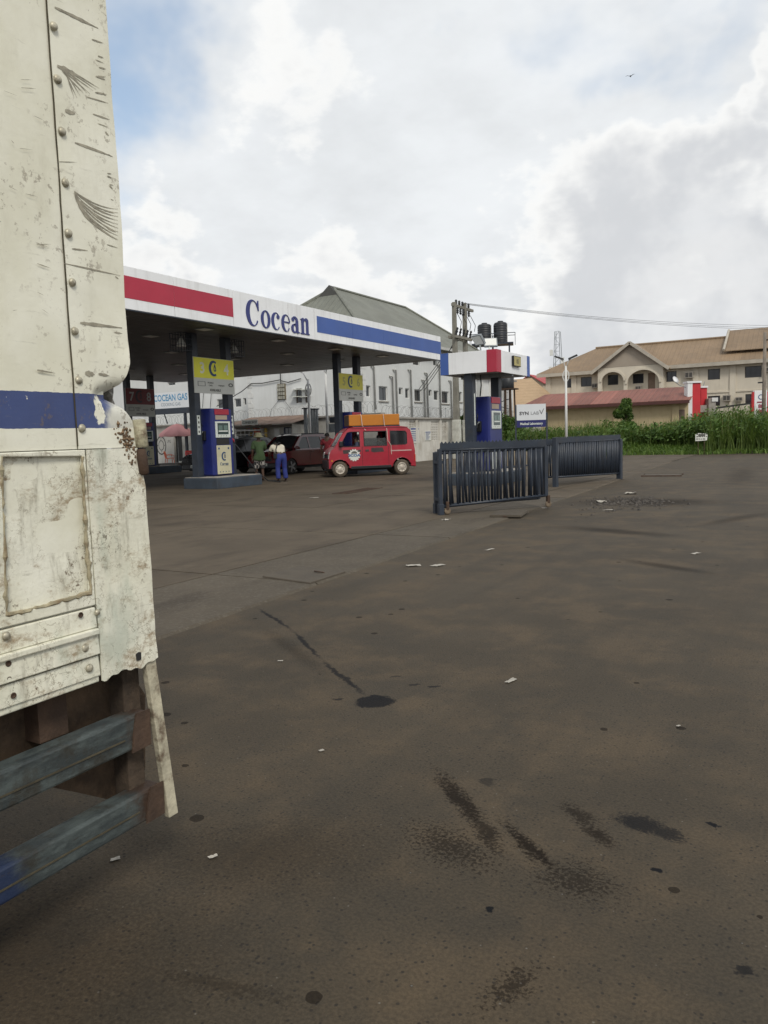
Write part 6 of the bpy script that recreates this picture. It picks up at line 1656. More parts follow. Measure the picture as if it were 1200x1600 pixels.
def blade(V, F, x, y, z, h, w, az, bend, segs=4):
    dx, dy = math.cos(az), math.sin(az); px, py = -dy, dx
    o = len(V)
    for k in range(segs + 1):
        s = k / segs; r = bend * h * s * s * .8; zz = z + h * (s - .35 * bend * s * s * s)
        ww = w * (1 - s) ** .7 * .5 + .002
        V.append((x + dx * r + px * ww, y + dy * r + py * ww, zz)); V.append((x + dx * r - px * ww, y + dy * r - py * ww, zz))
    F += [(o + 2 * k, o + 2 * k + 1, o + 2 * k + 3, o + 2 * k + 2) for k in range(segs)]
def grass():
    rr = random.Random(11)
    # mound the grass grows on
    vs_, fs = [], []
    nx, ny = 44, 14
    x0, x1, y0, y1 = -24.0, 1.2, 45.2, 61
    front = lambda x: 45.3 + (.25 * math.sin(x * 1.3)) + (max(0, x + 2.6) * 2.2)
    def hz(x, y):
        f = front(x); return max(0., min(.55, (y - f) * .18)) * (1 + .3 * math.sin(x * .9 + y * .5)) + .01
    for j in range(ny + 1):
        for i in range(nx + 1):
            x = x0 + (x1 - x0) * i / nx; y = front(x) + (y1 - front(x)) * (j / ny) ** 1.4
            vs_.append((x, y, hz(x, y) if j else .006))
    n = nx + 1
    fs = [(j * n + i, j * n + i + 1, (j + 1) * n + i + 1, (j + 1) * n + i) for j in range(ny) for i in range(nx)]
    struct(MB().add(vs_, fs).build('verge_soil', M_soil, smooth=True))
    V, F = [], []
    def tallness(x): return 1.55 + .65 * max(0, min(1, (x + 9) / 4.0))
    for c in range(1900):
        x = rr.uniform(-22, .9)
        edge = front(x) + (2.6 if -10.5 < x < -5.6 else 1.0 if x < -10.5 else .5)
        y = edge + (rr.random() ** 1.7) * 10
        H = tallness(x) * rr.uniform(.72, 1.18) * (1 - .25 * max(0, 1 - (y - edge)))
        for b in range(rr.randint(8, 13)):
            blade(V, F, x + rr.gauss(0, .16), y + rr.gauss(0, .16), hz(x, y), H * rr.uniform(.55, 1.05), rr.uniform(.03, .055), rr.uniform(0, 2 * PI), rr.uniform(.15, .85))
    # broad-leaved growth mixed in, and dry stems
    i_leaf = len(F)
    for c in range(230):
        x = rr.uniform(-21, .6); edge = front(x) + (2.2 if -10.5 < x < -5.6 else .7)
        y = edge + rr.random() ** 1.8 * 7; hh = tallness(x) * rr.uniform(.5, .95); w_ = rr.uniform(.3, .7); z0 = hz(x, y)
        for k in range(46):
            q = Vector((x + rr.gauss(0, w_ * .5), y + rr.gauss(0, w_ * .5), z0 + hh * rr.uniform(.35, 1.0)))
            nv = Vector((rr.gauss(0, 1), rr.gauss(0, 1) - .4, rr.gauss(0, 1) + .8)).normalized(); a = nv.orthogonal().normalized(); b = nv.cross(a); l = rr.uniform(.06, .14); o = len(V)
            V += [tuple(q - a * l), tuple(q + b * l * .5), tuple(q + a * l), tuple(q - b * l * .5)]; F.append((o, o + 1, o + 2, o + 3))
    i_dry = len(F)
    for c in range(420):
        x = rr.uniform(-21, .8); y = front(x) + (2.6 if -10.5 < x < -5.6 else .8) + rr.random() ** 1.5 * 8
        blade(V, F, x, y, hz(x, y), tallness(x) * rr.uniform(.6, 1.22), rr.uniform(.018, .03), rr.uniform(0, 2 * PI), rr.uniform(.05, .5))
    me = bpy.data.meshes.new('tall_grass'); me.from_pydata(V, [], F); me.materials.append(M_gr); me.materials.append(M_leaf2); me.materials.append(M_dry)
    for i_, pl in enumerate(me.polygons): pl.material_index = 2 if i_ >= i_dry else 1 if i_ >= i_leaf else 0
    o = bpy.data.objects.new('tall_grass', me); COL.objects.link(o); o['kind'] = 'stuff'
    tag(o, 'dense tall green elephant grass across the far side of the road', 'grass')
    V, F = [], []
    for c in range(9000):
        x = rr.uniform(-13, 1.0); y = front(x) - .55 + rr.random() ** .8 * 3.7
        blade(V, F, x, y, hz(x, y), rr.uniform(.10, .42), rr.uniform(.03, .07), rr.uniform(0, 2 * PI), rr.uniform(.3, 1.0), 2)
    me = bpy.data.meshes.new('short_grass'); me.from_pydata(V, [], F); me.materials.append(M_gr2)
    o = bpy.data.objects.new('short_grass', me); COL.objects.link(o); o['kind'] = 'stuff'
    tag(o, 'short bright green grass and weeds along the road verge', 'grass')
grass()

def leaves(n, shape, size, rr):
    V, F = [], []
    for _ in range(n):
        c = shape(rr)
        nv = Vector((rr.gauss(0, 1), rr.gauss(0, 1), rr.gauss(0, 1) + .5)).normalized(); a = nv.orthogonal().normalized()
        a = (Matrix.Rotation(rr.uniform(0, 6.28), 3, nv) @ a); b = nv.cross(a); s = size * rr.uniform(.6, 1.3)
        o = len(V)
        V += [c - a * s, c + b * s * .42, c + a * s, c - b * s * .42]
        F.append((o, o + 1, o + 2, o + 3))
    return V, F
def clumps(cs):
    def f(rr):
        c, r = rr.choice(cs)
        while True:
            v = Vector((rr.uniform(-1, 1), rr.uniform(-1, 1), rr.uniform(-1, 1)))
            if .3 < v.length < 1: break
        return Vector(c) + Vector((v.x * r, v.y * r, v.z * r * .85))
    return f
def shrub(lab, loc, h, w, n, seed, name='shrub', cat='shrub', size=.10):
    rr = random.Random(seed)
    T = thing(name, lab, cat, loc)
    cs = []
    tips = []
    for k in range(7):
        a = rr.uniform(0, 6.28); r = rr.uniform(.1, .7) * w; z = h * rr.uniform(.45, .95)
        tips.append((r * math.cos(a), r * math.sin(a), z))
        cs.append(((r * math.cos(a), r * math.sin(a), z), w * rr.uniform(.28, .5)))
    for k in range(5): cs.append(((rr.uniform(-.5, .5) * w, rr.uniform(-.5, .5) * w, h * rr.uniform(.25, .5)), w * rr.uniform(.3, .5)))
    M_bark = pm('bark', (.08, .06, .04), .9, var=.3, vs_=8)
    MB().tube([(0, 0, 0), (.03, .02, h * .3), (.0, .04, h * .6)], [.05 * w + .02, .035 * w + .015, .015], 6).build('trunk', M_bark, T)
    for t_ in tips: MB().tube([(0, 0, h * .2), (t_[0] * .4, t_[1] * .4, h * .25 + t_[2] * .35), t_], [.022, .016, .006], 5).build('limb', M_bark, T)
    V, F = leaves(n, clumps(cs), size, rr)
    MB().add(V, F).build('crown', M_leaf, T)
p = AY(978, 655, 55.0); q = AY(978, 625, 55.0)
shrub('small leafy tree standing out of the tall grass before the yellow house', (p.x, 55, .3), q.z - .3, .95, 4200, 3, 'young_tree', 'tree', .12)
for i, (px, D, top, w, lab) in enumerate(((752, 52, 648, 1.5, 'leafy green shrub just right of the kiosk pump'), (778, 50, 652, 1.5, 'broad leafy shrub left of the laboratory sign'), (798, 52, 657, 1.3, 'low shrub directly behind the laboratory sign post'), (722, 49.5, 642, .8, 'creeper shrub growing between the legs of the twin utility pole'))):
    p = AD(px, 690, D); z = AD(px, top, D).z
    shrub(lab, (p.x, p.y, 0), z, w, 1600, 20 + i, size=.13)
rr_ = random.Random(77)
for k in range(6):
    px = (1008, 1052, 1075, 1128, 1150, 1180)[k]
    p = G(px, 706 - rr_.uniform(0, 3))
    shrub('leafy roadside weed, %s along the grass edge from the barrier end' % ('first', 'second', 'third', 'fourth', 'fifth', 'sixth')[k], (p.x, p.y + .3, .05), rr_.uniform(.5, .95), rr_.uniform(.3, .5), 260, 60 + k, 'weed', 'weed', .08)
def mound():
    p = AD(775, 690, 36)
    rr = random.Random(3)
    vs_, fs = [], []; n, m = 22, 8
    for j in range(m + 1):
        for i in range(n):
            a = 2 * PI * i / n; r = j / m; k = 1 + .25 * math.sin(3 * a + 1) + .12 * math.sin(7 * a)
            vs_.append((2.4 * r * k * math.cos(a), 1.2 * r * k * math.sin(a), .95 * (1 - r ** 1.6) * (1 + .25 * math.sin(5 * a + j)) + rr.uniform(-.05, .05) * (j < m)))
    fs = [(j * n + i, j * n + (i + 1) % n, (j + 1) * n + (i + 1) % n, (j + 1) * n + i) for j in range(m) for i in range(n)]
    o = MB().add(vs_, fs).build('soil_heap', pm('dry_soil', (.16, .13, .09), .95, var=.3, vs_=3, bump=.03, bs=6), smooth=True)
    o.location = (p.x, p.y, 0.0); tag(o, 'heap of dry soil and rubble behind the far barrier under the laboratory sign', 'soil heap')
mound()
def verge_sign():
    p = G(1096, 710.5); D = (p - CAM).dot(fwd) - .1
    c = AD(1096, 684, D)
    T = thing('verge_sign', 'small hand-painted white sign with dark lettering standing in the roadside grass', 'sign', (c.x, c.y, .05), YAW)
    zb, zt = AD(1096, 690.5, D).z, AD(1096, 677.5, D).z; w = 19 * D / FOCAL / 2
    MB().plate([(-w, zb), (w * .9, zb + .03), (w, zt - .12), (w * .6, zt - .05), (-w * .5, zt - .02), (-w, zt - .1)], (), .02, lambda u, v, ww: (u, ww, v)).build('board', M_signw, T)
    M = MB(); rr = random.Random(8)
    M.box(-w * .55, w * .6, -.018, -.013, zt - .2, zt - .08)
    for k in range(3):
        x = -w * .85
        while x < w * .75:
            l = rr.uniform(.05, .14); M.box(x, x + l, -.018, -.013, zb + .08 + k * .13, zb + .13 + k * .13 + rr.uniform(0, .02)); x += l + .05
    M.build('painted_letters', M_grnum, T)
    for s in (-.5, .5): MB().bar((s * w, .03, -.05), (s * w, .03, zt - .1), .03, .03).build('stake', M_rust, T)
verge_sign()

# ------------------------------------------------------------------ vehicles (local frame: +x forwards, z up)
M_tyre = pm('tyre_rubber', (.075, .06, .044), .9, var=.2, vs_=10, dirt=.5, dcol=(.14, .11, .075), ds=8)
M_tyred = pm('black_tyre', (.02, .02, .02), .85, var=.2)
M_hub = pm('hub_steel', (.50, .45, .38), .5, .4, var=.2, vs_=12, dirt=.4, dcol=(.14, .11, .08), ds=12)
M_alloy = pm('alloy', (.45, .45, .46), .3, .8, var=.1)
M_chrome = pm('chrome', (.5, .5, .5), .2, .9, var=.05)
M_hlamp = pm('headlamp_glass', (.55, .56, .55), .12, var=.05)
def add_wheel(T, x, y, r, w, hub, tyre, spokes=False):
    s = 1 if y > 0 else -1
    W = MB().lathe([(r * .6, -w / 2), (r * .92, -w / 2), (r, -w * .32), (r, w * .32), (r * .92, w / 2), (r * .6, w / 2)], n=26, axis='Y').build('wheel', tyre, T, smooth=True)
    W.location = (x, y, r)
    e = s * w / 2
    MB().lathe([(r * .63, e * .97), (r * .61, e * 1.08), (r * .55, e * 1.10), (r * .52, e * 1.03), (r * .32, e * 1.05), (r * .26, e * 1.16), (r * .02, e * 1.18)] if not spokes else [(r * .66, e * .98), (r * .64, e * 1.03), (r * .02, e * 1.03)], n=20, axis='Y').build('rim', hub if not spokes else M_dark, W, smooth=True)
    if spokes:
        for k in range(5):
            a = 2 * PI * k / 5
            MB().bar((0, e * 1.1, 0), (math.cos(a) * r * .66, e * 1.1, math.sin(a) * r * .66), .07, .03, up=(0, 1, 0)).build('spoke', hub, W)
    else:
        for k in range(8):
            a = 2 * PI * k / 8; MB().cyl((math.cos(a) * r * .44, e * 1.0, math.sin(a) * r * .44), (math.cos(a) * r * .44, e * 1.06, math.sin(a) * r * .44), r * .05, n=6).build('vent', M_dark, W)
def side_outline(prof, zb, arches):
    """prof: from rear-bottom over the top to front-bottom; arches (x, r) cut from the sill"""
    pts = [(x, z) for x, z in prof]
    bot = []
    for x, r in sorted(arches, reverse=True):
        n = 12; zc = .30
        a0 = math.asin(max(-1, min(1, (zb - zc) / r)))
        for k in range(n + 1):
            a = a0 + (PI - 2 * a0) * k / n
            bot.append((x + r * math.cos(a), zc + r * math.sin(a)))
    return pts + bot
def loft(mb, poly, W, lean, belt, crown=.03, ny=6, mi=0):
    n = ny + 1; vs_ = []
    for x, z in poly:
        hw = W - max(0, z - belt) * lean
        for k in range(n):
            s = -1 + 2 * k / ny
            vs_.append((x, s * hw, z + crown * (1 - s * s) * (1 if z > belt else .3)))
    mb.add(vs_, [(j * n + k, j * n + k + 1, (j + 1) * n + k + 1, (j + 1) * n + k) for j in range(len(poly) - 1) for k in range(ny)], mi)

def van():
    r0, f0 = Vector((math.cos(YAW), math.sin(YAW), 0)), Vector((-math.sin(YAW), math.cos(YAW), 0))
    h = -r0 * math.cos(R(13)) - f0 * math.sin(R(13)); L = 2.42
    left = Vector((-h.y, h.x, 0))
    W = .74
    mid = G(580.5, 744.5); mid.z = 0
    mid = mid - left * (W - .05)
    T = thing('minivan', 'small boxy red minivan with muddy wheels and gear emblem, loaded with an orange box', 'van', (mid.x, mid.y, GZ), math.atan2(h.y, h.x))
    wb = L / 2
    M_vr = pm('van_red', (.34, .018, .035), .35, var=.08, vs_=2, dirt=.22, dcol=(.26, .05, .05), ds=3, coat=.3)
    M_vd = pm('van_dark_patch', (.045, .03, .032), .6, var=.2, vs_=6)
    k = wb / 1.22
    prof = [(-1.74 * k, .34), (-1.76 * k, .92), (-1.70 * k, 1.32), (-1.60 * k, 1.72), (-1.45 * k, 1.84), (-1.2 * k, 1.875), (.62 * k, 1.875), (.86 * k, 1.82), (1.02 * k, 1.68), (1.38 * k, 1.14), (1.54 * k, 1.02), (1.62 * k, .90), (1.65 * k, .62), (1.65 * k, .34)]
    lean, belt = .07, 1.0
    out = side_outline(prof, .34, [(-wb, .37), (wb, .37)])
    wins = [[(.44 * k, 1.16), (1.20 * k, 1.16), (.90 * k, 1.66), (.80 * k, 1.69), (.44 * k, 1.69)], [(-.62 * k, 1.16), (.24 * k, 1.16), (.24 * k, 1.69), (-.62 * k, 1.69)], [(-1.44 * k, 1.22), (-1.36 * k, 1.18), (-.80 * k, 1.18), (-.80 * k, 1.69), (-1.38 * k, 1.67), (-1.44 * k, 1.6)]]
    B = MB()
    for s in (-1, 1):
        B.plate(out, wins, .03, lambda u, v, w, s=s: (u, s * (W - .015 - max(0, v - belt) * lean * (1 if v > belt else 0)) + s * w, v))
    loft(B, prof[:3], W - .02, lean, belt); loft(B, prof[2:9], W - .02, lean, belt); loft(B, prof[9:], W - .02, lean, belt)
    B.add([(prof[0][0], -W + .03, .34), (prof[-1][0], -W + .03, .34), (prof[-1][0], W - .03, .34), (prof[0][0], W - .03, .34)], [(0, 1, 2, 3)])
    B.build('body', M_vr, T)
    gl = glass('van_glass', (.10, .11, .11), .35); gd = glass('van_tinted_glass', (.02, .02, .022), 1.0)
    for s in (-1, 1):
        for i, w in enumerate(wins):
            if i == 2 or s < 0 or i == 1:
                pts = w if i != 1 else [(w[0][0], w[0][1]), (w[1][0], w[1][1]), (w[1][0], 1.44), (w[0][0], 1.44)]
                MB().plate(pts, (), .006, lambda u, v, ww, s=s: (u, s * (W - .02 - max(0, v - belt) * lean) + ww, v)).build('side_window', gd if i == 2 else gl, T)
    ws = MB(); loft(ws, [(1.37 * k, 1.15), (1.03 * k, 1.67)], W - .12, lean, belt, .03); ws.build('windscreen', glass('windscreen_glass', (.03, .035, .04), .85), T)
    rw2 = MB(); loft(rw2, [(-1.755 * k, 1.05), (-1.70 * k, 1.34), (-1.63 * k, 1.66)], W - .14, lean, belt, .03); rw2.build('rear_window', gd, T)
    for s in (-1, 1):
        MB().bar((1.385 * k, s * (W - .05), 1.13), (1.03 * k, s * (W - .09), 1.68), .05, .05).build('pillar', M_vr, T)
        hl = MB().hexa([(1.50 * k, s * (W + .003), .70), (1.665 * k, s * (W - .03), .70), (1.665 * k, s * (W - .26), .70), (1.50 * k, s * (W - .26), .70)], [(1.48 * k, s * (W + .003), .95), (1.625 * k, s * (W - .03), .95), (1.625 * k, s * (W - .26), .95), (1.48 * k, s * (W - .26), .95)]).build('headlight', M_hlamp, T, bevel=.015)
        MB().box(-1.775 * k, -1.72 * k, s * (W - .16), s * (W + .005), .50, .78).build('tail_light', pm('tail_red', (.45, .02, .01), .3), T, bevel=.01)
        MB().box(.50 * k, .505 * k, s * (W + .002), s * (W + .012), .5, 1.7).build('door_seam', M_dark, T) if False else None
        for xx in (.34, -.70): MB().box(xx * k - .006, xx * k + .006, s * (W - .004), s * (W + .002), .36, 1.14).build('door_seam', M_dark, T)
        MB().box(-.70 * k, 1.10 * k, s * (W - .003), s * (W + .006), .62, .645).build('waist_crease', M_vr, T)
        for xx in (.40, .08): MB().box(xx * k, (xx + .14) * k, s * W, s * (W + .012), .94, 1.02).build('door_handle', M_vd, T, bevel=.004)
        MB().box(-1.62 * k, -.78 * k, s * (W - .002), s * (W + .006), .92, .965).build('sliding_rail', pm('pale_trim', (.45, .30, .28), .5), T)
        MB().plate([(-.52 * k, .92), (-.10 * k, .90), (.0 * k, .94), (-.02 * k, 1.08), (-.46 * k, 1.08)], (), .003, lambda u, v, w, s=s: (u, s * (W + .003) + w, v)).build('dark_patch', M_vd, T)
        MB().plate([(.56 * k, .90), (1.08 * k, .88), (1.10 * k, 1.02), (.60 * k, 1.04)], (), .003, lambda u, v, w, s=s: (u, s * (W + .003) + w, v)).build('dark_patch', M_vd, T)
    MB().box(1.50 * k, 1.69 * k, -W + .03, W - .03, .30, .66).build('front_bumper', pm('dark_maroon_plastic', (.045, .014, .018), .6, var=.2, vs_=4), T, bevel=.04)
    MB().box(1.628 * k, 1.645 * k, -.42, .42, .72, .86).build('grille', M_dark, T)
    MB().box(-1.80 * k, -1.70 * k, -W + .04, W - .04, .30, .52).build('rear_bumper', M_vr, T, bevel=.03)
    M_rub = pm('window_rubber', (.012, .012, .013), .7)
    for s in (-1, 1):
        for w in wins:
            cx_ = sum(q[0] for q in w) / len(w); cz_ = sum(q[1] for q in w) / len(w)
            grow = lambda f: [(cx_ + (q[0] - cx_) * f, cz_ + (q[1] - cz_) * f * (1.0 if f == 1 else 1.02)) for q in w]
            MB().plate(grow(1.07), [grow(.985)[::-1]], .008, lambda u, v, ww, s=s: (u, s * (W + .001 - max(0, v - belt) * lean) + ww, v)).build('window_rubber', M_rub, T)
        mm = MB().box(1.12 * k, 1.24 * k, s * (W + .03), s * (W + .17), 1.16, 1.36).build('wing_mirror', M_black, T, bevel=.02)
        MB().bar((1.2 * k, s * (W - .03), 1.18), (1.18 * k, s * (W + .06), 1.22), .03, .03).build('mirror_arm', M_black, mm)
        MB().box(-.80 * k, .80 * k, s * (W - .03), s * (W + .004), .30, .40).build('sill', M_black, T, bevel=.006)
        MB().bar((-1.5 * k, s * (W - .055), 1.83), (.75 * k, s * (W - .055), 1.83), .02, .025).build('rain_gutter', pm('gutter_red', (.20, .012, .022), .5), T)
        for x_ in (wb, -wb):
            MB().tube([(x_ + .385 * math.cos(R(a_)), s * (W + .002), .30 + .385 * math.sin(R(a_))) for a_ in range(8, 173, 12)], .013, 5).build('arch_lip', M_vr, T, smooth=True)
        MB().box(1.50 * k, 1.56 * k, s * (W - .002), s * (W + .008), .60, .66).build('indicator', pm('amber_lens', (.5, .18, .02), .3), T)
    for y_ in (-.3, .25): MB().bar((1.40 * k, y_, 1.16), (1.28 * k, y_ + .34, 1.35), .012, .012).build('wiper', M_black, T)
    # emblem on the near door
    gx, gz, gr = .66 * k, .82, .235
    g = lambda u, v, w: (u, W + .010 + w, v)
    ring = []
    for i in range(14):
        a = 2 * PI * i / 14
        for da, q in ((-.13, .86), (-.09, 1.0), (.09, 1.0), (.13, .86)): ring.append((gx + gr * q * math.cos(a + da), gz + gr * q * math.sin(a + da)))
    E = MB().plate(ring, (), .004, g).build('gear_emblem', M_signw, T)
    m = MB().plate(ell(gx, gz + .06, gr * .5, gr * .4, 0, 180, 14), (), .003, lambda u, v, w: (u, W + .014 + w, v)); m.build('emblem_dome', M_grnum, E)
    MB().text('SCOA', .09, lambda u, v, w: (gx - u, W + .016 + w, gz - .05 + v), bold=.006, sx=1.35).build('emblem_letters', pm('emblem_blue', (.03, .10, .25), .5), E)
    for x in (wb, -wb):
        for y in (W - .09, -W + .09): add_wheel(T, x, y, .30, .16, M_hub, M_tyre)
    # inside
    M_seat = pm('grey_seat', (.12, .115, .11), .9, var=.1)
    for x in (.45, -.55):
        MB().box(x * k - .25, x * k + .2, -.58, .58, .42, .70).build('seat', M_seat, T, bevel=.03)
        MB().box(x * k - .33, x * k - .22, -.58, .58, .6, 1.22).build('seat_back', M_seat, T, bevel=.03)
    MB().box(.98 * k, 1.3 * k, -W + .06, W - .06, .6, 1.08).build('dashboard', M_dark, T, bevel=.03)
    MB().box(-1.7 * k, 1.5 * k, -W + .04, W - .04, .36, .40).build('floor_pan', M_dark, T)
    MB().box(-1.5 * k, 1.5 * k, -.5, .5, .22, .33).build('underbody', M_dark, T)
    for s in (-1, 1): MB().bar((-1.2 * k, s * .6, 1.90), (.6 * k, s * .6, 1.90), .03, .04).build('roof_rail', M_steel, T)
    # the load
    M_or = pm('orange_cover', (.46, .165, .012), .6, var=.05, vs_=2, dirt=.15, dcol=(.35, .13, .02))
    M_br = pm('brown_cover_end', (.15, .085, .055), .7, var=.1)
    lx0, lx1, lw, lh = -1.22 * k, .78 * k, .52, .42
    Q = thing('roof_load', 'long orange wrapped box with brown end strapped on the roof of the red minivan', 'load', (mid.x, mid.y, GZ + 1.925), math.atan2(h.y, h.x))
    MB().box(lx0, lx1, -lw, lw, 0, lh).build('box', M_or, Q, bevel=.02)
    MB().box(lx1 + .001, lx1 + .006, -lw + .02, lw - .02, .02, lh - .02).build('end_cover', M_br, Q)
    M_st = pm('pale_strap', (.55, .42, .36), .7)
    for x, dx in ((.30 * k, -.12), (-.58 * k, -.10)):
        MB().tube([(x + dx * 1.1, W - .03, -.62 if x < 0 else -.18), (x + dx * .8, W - .05, -.15), (x + dx * .2, lw + .06, 0), (x, lw + .012, lh * .9), (x, lw - .05, lh + .012), (x, -lw + .05, lh + .012), (x, -lw - .012, lh * .9), (x, -W + .1, -.12)], .016, 6).build('strap', M_st, Q)
    if True:
        tail = MB().tube([(-.70 * k, W + .005, -.62), (-.80 * k, W + .012, -.78), (-.80 * k, W + .012, -1.0), (-.81 * k, W + .012, -1.12)], .014, 5).build('strap_tail', M_st, Q)
    return T, mid, math.atan2(h.y, h.x), k
VAN, vmid, vrz, vk = van()

def saloon(name, lab, base, rz, paint, dims, roofp=None, dark=True, plate=None):
    """SUV / hatchback: lower body, greenhouse, glass, lamps, wheels"""
    L, W, H = dims
    T = thing(name, lab, 'car', base, rz)
    sx, sz = L / 4.5, H / 1.70
    prof = [(-2.20, .40), (-2.25, .72), (-2.22, .98), (-2.05, 1.12), (-1.78, 1.52), (-1.55, 1.65), (-1.2, 1.70), (.15, 1.69), (.48, 1.62), (1.18, 1.10), (1.9, .98), (2.14, .86), (2.23, .66), (2.22, .36)]
    prof = [(x * sx, z * sz) for x, z in prof]
    lean, belt = .30, 1.02 * sz
    wx = 1.36 * sx
    out = side_outline(prof, .36 * sz, [(-wx, .40), (wx, .40)])
    wins = [[(.02, 1.08), (.92, 1.08), (.40, 1.55), (.30, 1.58), (.02, 1.59)], [(-1.02, 1.08), (-.06, 1.08), (-.06, 1.59), (-.95, 1.58)], [(-1.75, 1.12), (-1.12, 1.08), (-1.05, 1.57), (-1.40, 1.54)]]
    wins = [[(x * sx, z * sz) for x, z in w] for w in wins]
    hw = W / 2
    yy = lambda v: hw - .02 - max(0, v - belt) * lean
    # split at the belt so the upper half can lean in
    low = [p for p in out]
    B = MB()
    lower = [(x, min(z, belt)) for x, z in out]; 
    clean = []
    for p in lower:
        if not clean or math.dist(p, clean[-1]) > 1e-4: clean.append(p)
    for s in (-1, 1): B.plate(clean, (), .04, lambda u, v, w, s=s: (u, s * (hw - .02) + w, v))
    up = [(x, z) for x, z in prof if z > belt]
    up = [(up[0][0] - .05, belt + .001)] + up + [(up[-1][0] + .1, belt + .001)]
    for s in (-1, 1): B.plate(up, wins, .03, lambda u, v, w, s=s: (u, s * (yy(v)) + w, v))
    loft(B, prof[:4], hw - .02, lean, belt); loft(B, prof[5:9], hw - .02, lean, belt, .04); loft(B, prof[9:], hw - .02, lean, belt, .05)
    B.build('body', paint, T)
    gd = glass('car_glass', (.03, .032, .035), .92)
    for s in (-1, 1):
        for w in wins: MB().plate(w, (), .006, lambda u, v, ww, s=s: (u, s * (yy(v) - .006) + ww, v)).build('side_window', gd, T)
        for (a, b) in ((8, 9), (4, 5), (3, 4)):
            MB().bar((prof[a][0], s * (yy(prof[a][1]) - .02), prof[a][1]), (prof[b][0], s * (yy(prof[b][1]) - .02), prof[b][1]), .07, .05).build('pillar', paint, T)
        MB().hexa([(1.92 * sx, s * (hw - .01), .72 * sz), (2.20 * sx, s * (hw - .22), .70 * sz), (2.19 * sx, s * (hw - .42), .72 * sz), (1.92 * sx, s * (hw - .3), .72 * sz)], [(1.90 * sx, s * (hw - .01), .90 * sz), (2.13 * sx, s * (hw - .22), .88 * sz), (2.12 * sx, s * (hw - .42), .88 * sz), (1.92 * sx, s * (hw - .3), .90 * sz)]).build('headlight', M_hlamp, T, bevel=.02)
        MB().box(-2.27 * sx, -2.0 * sx, s * (hw - .22), s * (hw + .004), .80 * sz, 1.02 * sz).build('tail_light', pm('tail_red', (.45, .02, .01), .3), T, bevel=.01)
        m_ = MB().box(.95 * sx, 1.12 * sx, s * (hw + .01), s * (hw + .18), 1.06 * sz, 1.20 * sz).build('wing_mirror', paint, T, bevel=.03)
        MB().bar((-1.5 * sx, s * (hw - .30), 1.72 * sz), (.2 * sx, s * (hw - .30), 1.73 * sz), .04, .05).build('roof_rail', M_black, T)
        for xx in (0.0, -1.04): MB().box(xx * sx - .006, xx * sx + .006, s * (hw + .0005), s * (hw + .003), .42, belt - .02).build('door_seam', M_dark, T)
        for xx in (-.25, -1.0): MB().box(xx * sx, (xx + .18) * sx, s * hw, s * (hw + .025), .93 * sz, .965 * sz).build('door_handle', paint, T, bevel=.006)
    ws = MB(); loft(ws, [prof[9], prof[8]], hw - .10, lean, belt, .05); ws.build('windscreen', gd, T)
    rw = MB(); loft(rw, [prof[3], prof[4], prof[5]], hw - .10, lean, belt, .03); rw.build('rear_window', gd, T)
    MB().box(2.16 * sx, 2.245 * sx, -.48, .48, .60 * sz, .80 * sz).build('grille', M_dark, T, bevel=.02)
    MB().box(2.05 * sx, 2.27 * sx, -hw + .05, hw - .05, .30, .52 * sz).build('front_bumper', paint if not dark else M_black, T, bevel=.04)
    MB().box(-2.28 * sx, -2.1 * sx, -hw + .05, hw - .05, .32, .56 * sz).build('rear_bumper', paint, T, bevel=.04)
    MB().box(2.272 * sx, 2.282 * sx, -.26, .26, .40 * sz, .52 * sz).build('number_plate', M_signw, T)
    mb = MB()
    for i in range(6): mb.box(2.283 * sx, 2.285 * sx, -.2 + i * .07, -.155 + i * .07, .425 * sz, .495 * sz)
    mb.build('plate_print', M_grnum, T)
    MB().box(-1.9 * sx, 1.9 * sx, -hw + .1, hw - .1, .24, .36).build('underbody', M_dark, T)
    for x in (.15, -.85):
        MB().box(x - .2, x + .3, -hw + .2, hw - .2, .45, .68).build('seat', M_dark, T, bevel=.03)
        MB().box(x - .3, x - .18, -hw + .2, hw - .2, .6, 1.25).build('seat_back', M_dark, T, bevel=.03)
    for x in (wx, -wx):
        for y in (hw - .11, -hw + .11): add_wheel(T, x, y, .34, .2, M_alloy, M_tyred, True)
    return T
M_sr = pm('suv_dark_red', (.11, .007, .011), .22, var=.06, coat=.6)
M_bk = pm('car_black', (.012, .012, .014), .2, var=.1, coat=.6)
rwp = G(502, 737)
saloon('parked_car', 'dark red SUV standing behind the two men at the pumps', (-20.55, rwp.y - 1.15, GZ), R(-93), M_sr, (4.3, 1.78, 1.70))
saloon('parked_car', 'black car half hidden behind the dark red SUV, its number plate facing left', (-23.3, 27.0, GZ), R(-96), M_bk, (4.5, 1.80, 1.66))

